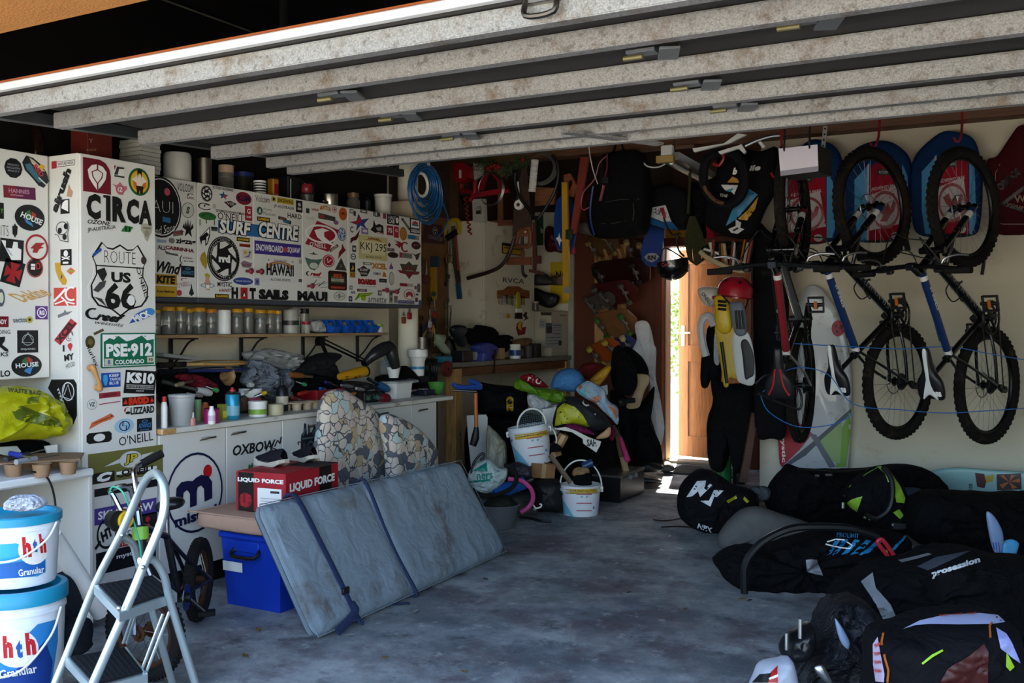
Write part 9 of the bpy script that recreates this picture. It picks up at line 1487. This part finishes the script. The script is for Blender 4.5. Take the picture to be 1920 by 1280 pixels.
# ================================================================ bags on the floor at the right
NY=mat('#0c0c0e',.8,var=.3,bump=.7,bsc=12);NYS=mat('#08080a',.85,var=.35,sc=8,bump=.8,bsc=9)
I=lambda n,l,c,pts,d,th,m,k='i',**kw:PF(n,l,c,Q(k,*pts),at,d,th,m,**kw)
r,b=I('backpack','black backpack with bold white logo lying on the floor by the doorway','backpack',(190,300,200,210,240,145,300,105,370,118,470,180,560,210,590,260,570,340,500,385,400,435,300,412,215,365),6.3,.15,NY,wr=.02,sharp=3)
decal(r,Surf(b),[('p','#c4c8cc',Q('i',232,245,285,165,330,162,322,205,350,178,362,185,300,245,290,215,262,240)),('p','#c4c8cc',Q('i',300,262,345,262,370,208,418,212,385,245,372,240,352,292)),('t','#c4c8cc','NPX',*q1('i',325,398),28,9,-18,.04),('l','#2a2a2c',Q('i',205,360,300,395,380,420),1.5),('p','#9a9a1c',Q('i',430,262,480,235,485,250,440,275)),('p','#9a9a1c',Q('i',520,240,545,265,535,275,515,255))],label='bold white logo')
O('strap',MB().tube([onZ(x,y,.01)for x,y in Q('i',280,395,190,390,108,393)],.009,BK,6,n=3,flat=.5).tube([onZ(x,y,.01)for x,y in Q('i',210,350,130,362,68,357)],.009,BK,6,n=3,flat=.5),r)
I('grey_slippers','grey soled item peeping between the backpack and the big black bag','shoe',(555,195,640,195,645,250,600,265,560,240),6.5,.06,cloth('#55585c'),wr=.01)
r,b=I('duffel_bag','long black duffel bag lying along the wall under the surfboard','bag',(640,230,690,130,750,85,795,105,950,108,1150,105,1290,85,1410,95,1490,150,1535,220,1530,320,1400,420,900,420,700,350,640,300),6.5,.20,NYS,wr=.05,fr=5,sharp=3)
decal(r,Surf(b),[('r','#8a8c94',*q1('i',885,138),8,5),('r','#8a8c94',*q1('i',945,134),14,4)]);O('strap',MB().tube([at(x,y,6.26)for x,y in Q('i',790,105,1000,118,1180,100)],.022,BK,8,n=4,flat=.3),r)
r,b=I('seat_harness','grey suede padded seat harness lying beside the black bags','harness',(392,480,395,435,440,370,510,310,590,292,700,325,865,385,820,440,700,485,590,520,470,455,440,480,405,495),5.75,.12,mat('#5a5856',.95,var=.12,sc=20,bump=.2),wr=.01)
I('roll_mat','dull blue rolled mat between the lime harness and the turquoise board','mat',(1320,205,1390,200,1425,225,1425,290,1390,320,1340,280),6.2,.08,mat('#3c4656',.7),wr=.003)
r,b=I('waist_harness','black and lime green waist harness sitting on the big duffel','harness',(1015,235,1045,180,1120,125,1200,88,1250,120,1300,170,1335,240,1385,330,1350,400,1270,450,1180,410,1110,350,1070,315,1035,280),5.75,.13,NYS,wr=.015)
LM='#7ea62c';decal(r,Surf(b),[('p',LM,Q('i',1025,280,1060,255,1112,240,1085,318)),('l',LM,Q('i',1022,240,1050,190,1130,130,1190,95),1.5),('p','#8fc060',Q('i',1185,92,1205,90,1240,130,1255,170,1240,170,1225,130)),('p',LM,Q('i',1262,135,1300,190,1325,250,1320,275,1280,270)),('p',LM,Q('i',1265,320,1295,305,1318,335,1300,355,1290,345))]+[('r','#9ac890',*q1('i',x,y),4.5,4,a)for x,y,a in((1252,165,-80),(1258,190,-80),(1262,215,-85),(1268,240,-80),(1262,262,60),(1252,285,60),(1240,305,45),(1225,325,40),(1200,345,15),(1175,352,0),(1150,350,-10),(1128,340,-20))],label='lime green trim')
O('loop_handle',MB().tube([at(x,y,5.62)for x,y in Q('i',1130,330,1180,350,1240,310,1262,240,1255,150,1215,95)],.016,BK,8,n=4),r);O('buckle',MB().box(at(*q1('i',1290,385),5.6),(.09,.05,.05),metal('#55585a'),.01,rz=.5).cyl(at(*q1('i',1015,270),5.7),at(*q1('i',1015,300),5.7),.01,metal()),r)
I('black_sack','black bag filling the floor between the duffel and the frame edge','bag',(1400,230,1600,215,1800,225,2050,240,2050,500,1700,560,1400,480,1320,360),5.6,.23,NYS,wr=.05,fr=5)
r,b=I('kite_harness','black kite harness with bright blue stripes lying on the floor','harness',(368,560,430,510,500,488,600,500,700,470,830,430,1000,395,1150,400,1330,440,1330,540,1240,620,1120,700,1000,745,880,760,700,745,600,745,520,710,430,660,395,610),4.95,.14,NYS,wr=.04,fr=7,sharp=3)
BS='#1f78a8';decal(r,Surf(b),[('p',BS,Q('i',x,535,x+20+i*8,535-10,x+70+i*12,455+i*3,x+45+i*12,452+i*2))for i,x in enumerate((935,960,1005,1050,1092))]+[('l',W,Q('i',935,470,980,455,1020,460,1062,485,1050,502,1010,500,960,490,928,480),2.2),('t',BS,'PROLIMIT',*q1('i',1040,437),42,8,-4),('p',BS,Q('i',1250,510,1300,460,1330,430,1330,445,1270,510)),('p','#77787c',Q('i',830,560,880,555,915,635,835,615))],label='bright blue stripes')
loop('rubber_bar','long black rubber tube arching over the harnesses','tube',(522,725,522,600,560,520,640,450,760,400,900,392,1050,400,1190,440),.019,mat('#0f1012',.35),4.72,k='i',f=at)
r=T('safety_leash','red plastic leash release with lime cord on the black harness','leash',at(*q1('i',1230,500),4.7));O('release',MB().tube([at(x,y,4.7)for x,y in Q('i',1192,462,1215,460,1272,540,1268,556,1245,545,1190,475)],.010,plastic('#b02030'),8,True,n=3),r);O('cord',MB().tube([at(x,y,4.7)for x,y in Q('i',1228,510,1240,550,1236,590)],.007,plastic('#9ab82a'),6,n=4),r)
for i,(pts,lb,col)in enumerate((((1732,325,1770,340,1812,420,1812,500,1790,540,1758,480),'blue and white board tip sticking up at the right edge','#7c92b4'),((1808,480,1850,455,1888,468,1888,500,1850,600,1832,642,1815,560),'bright blue striped fin standing in the bags at the right edge','#4a98c4'))):
    r,b=PF('board_fin',lb,'fin',Q('i',*pts),at,4.9,.02,mat(col,.4),wr=.002);decal(r,Surf(b),[('l',('#24489c','#1f5a9c')[i],Q('i',x,470-i*0,x+8,620-abs(j-2)*12-(0 if i else 90)),1.6)for j,x in enumerate(range(1815-50*(1-i),1815-50*(1-i)+60,13))])
r,b=I('kite_backpack','big black bag with silver mesh and white script at the lower right','bag',(950,760,1000,690,1110,650,1200,590,1340,560,1500,505,1650,500,1800,540,2050,600,2050,1000,1500,1000,1100,980,960,880),4.0,.22,NYS,wr=.045,fr=5,sharp=3)
decal(r,Surf(b),[('p',mat('#3f444c',.8,var=.6,sc=250),Q('i',1385,592,1480,545,1655,512,1600,540,1470,600,1440,612)),('p','#77797c',Q('i',1290,560,1380,540,1440,525,1460,532,1380,555,1310,572)),('t','#c4c6c8','prosession',*q1('i',1578,598),96,14,17,.05,.1),('p','#8a8e90',Q('i',1105,668,1165,622,1180,700,1250,780,1300,890,1240,905,1180,780))],label='silver band and white script')
PD2=mat('#0b0d13',.6,var=.3,bump=.8,bsc=10)
I('spray_jacket','dark navy crinkled jacket hanging off the big black bag','jacket',(935,770,1000,740,1120,760,1220,880,1260,960,1200,1300,760,1320,700,1180,820,980,880,880),3.55,.16,PD2,wr=.045,fr=7)
I('white_strip','pale blue-white strap lying on the navy jacket','strap',(975,855,1000,880,1045,960,1040,1005,1000,960),3.33,.012,mat('#7f93b0',.6),wr=.003)
r,b=I('gear_bag','black bag with white and pink trim and orange zips in the lower right corner','bag',(1160,1000,1190,930,1310,895,1450,850,1600,828,1750,822,1820,860,1850,960,1950,1040,2000,1400,1200,1400,1165,1150),2.9,.18,mat('#090a0e',.8,var=.3,bump=.5,bsc=9),wr=.012,sharp=3.5)
decal(r,Surf(b),[('p','#a8aed0',Q('i',1315,905,1400,862,1520,835,1700,825,1790,835,1825,870,1760,880,1600,882,1450,880,1380,885)),('p','#b9a8c0',Q('i',1166,980,1190,945,1200,1000,1225,1130,1222,1170,1180,1165,1168,1080)),('l','#b05a1c',Q('i',1218,925,1210,970,1228,1050,1245,1110,1240,1170),4),('l','#a8551c',Q('i',1762,872,1748,890,1752,950),4),('l','#8fc02a',Q('i',1410,1078,1460,1040,1515,1012),4),('p','#3a0c08',Q('i',1500,1172,1540,1100,1640,1040,1720,980,1740,1020,1740,1172)),('p','#8a90c4',Q('i',1780,900,1830,930,1860,980,1898,1075,1860,1050,1800,1000)),('p','#8fb82a',Q('i',1828,1020,1868,1092,1845,1112,1825,1090))]+[('t','#b8402c','TEAM',*q1('i',1192,985+i*42),13,6,20-i*8,.03)for i in range(4)]+[('t','#b8402c','WAVE',*q1('i',1520+i*70,843-i*4),18,4,4)for i in range(3)],label='white, pink and orange trim')
I('sport_shoe','white shoe with red marks at the bottom edge before the bags','shoe',(560,1240,575,1150,610,1080,690,1055,760,1060,770,1240),3.2,.08,mat('#a8adb8',.5),wr=.008);r=bpy.data.objects['sport_shoe'];decal(r,Surf(r.children[0]),[('p','#a81c1c',Q('i',630,1172,655,1120,690,1085,685,1110,690,1172)),('p',K,Q('i',560,1172,600,1130,660,1125,640,1172)),('p',W,Q('i',645,1150,690,1130,690,1142,650,1158))])
I('black_shoe','black shoe with silver buckle beside the navy jacket','shoe',(700,1000,730,940,800,900,860,880,860,1020,780,1060,720,1050),3.4,.07,mat('#121316',.3),wr=.01);O('buckle',MB().box(at(*q1('i',735,965),3.3),(.012,.02,.06),metal(),.003).box(at(*q1('i',800,900),3.3),(.012,.02,.07),metal(),.003,rz=.3),bpy.data.objects['black_shoe'])
I('metal_clip','silver clip lying on the bags at the bottom edge','clip',(870,1105,900,1080,925,1100,960,1172,930,1172),3.2,.012,metal(),wr=.001)
# leaves and crumbs on the concrete
random.seed(31)
for i,(x,y)in enumerate(((722,1232),(795,1090),(655,1190),(1180,1110),(1285,1141),(1390,1122),(1330,1084),(910,1085),(870,1258),(485,1180),(1345,1080),(1240,1030),(1255,1005),(1275,1028),(780,1145),(1405,1125),(460,1228),(1030,1120))):
    p=onZ(x,y,.004);s=random.uniform(.018,.034);a=random.random()*6;m=MB();c_=mat(('#6b5530','#7d6a3a','#8a8a86','#4c3c26')[i%4]if i not in(11,12,13)else '#c4c6c8',.9);q=[p+V(s*k_*cos(a+t),s*k_*sin(a+t),.002*(j%2))for j,(t,k_)in enumerate(((0,1),(.6,.45),(1.6,.3),(3.1,.8),(4.4,.35),(5.6,.5)))];m.slab(q,V(0,0,.0015),c_);S1('dry_leaf','small dry leaf or crumb lying on the concrete floor','leaf',m,group='leaves and crumbs scattered on the floor')
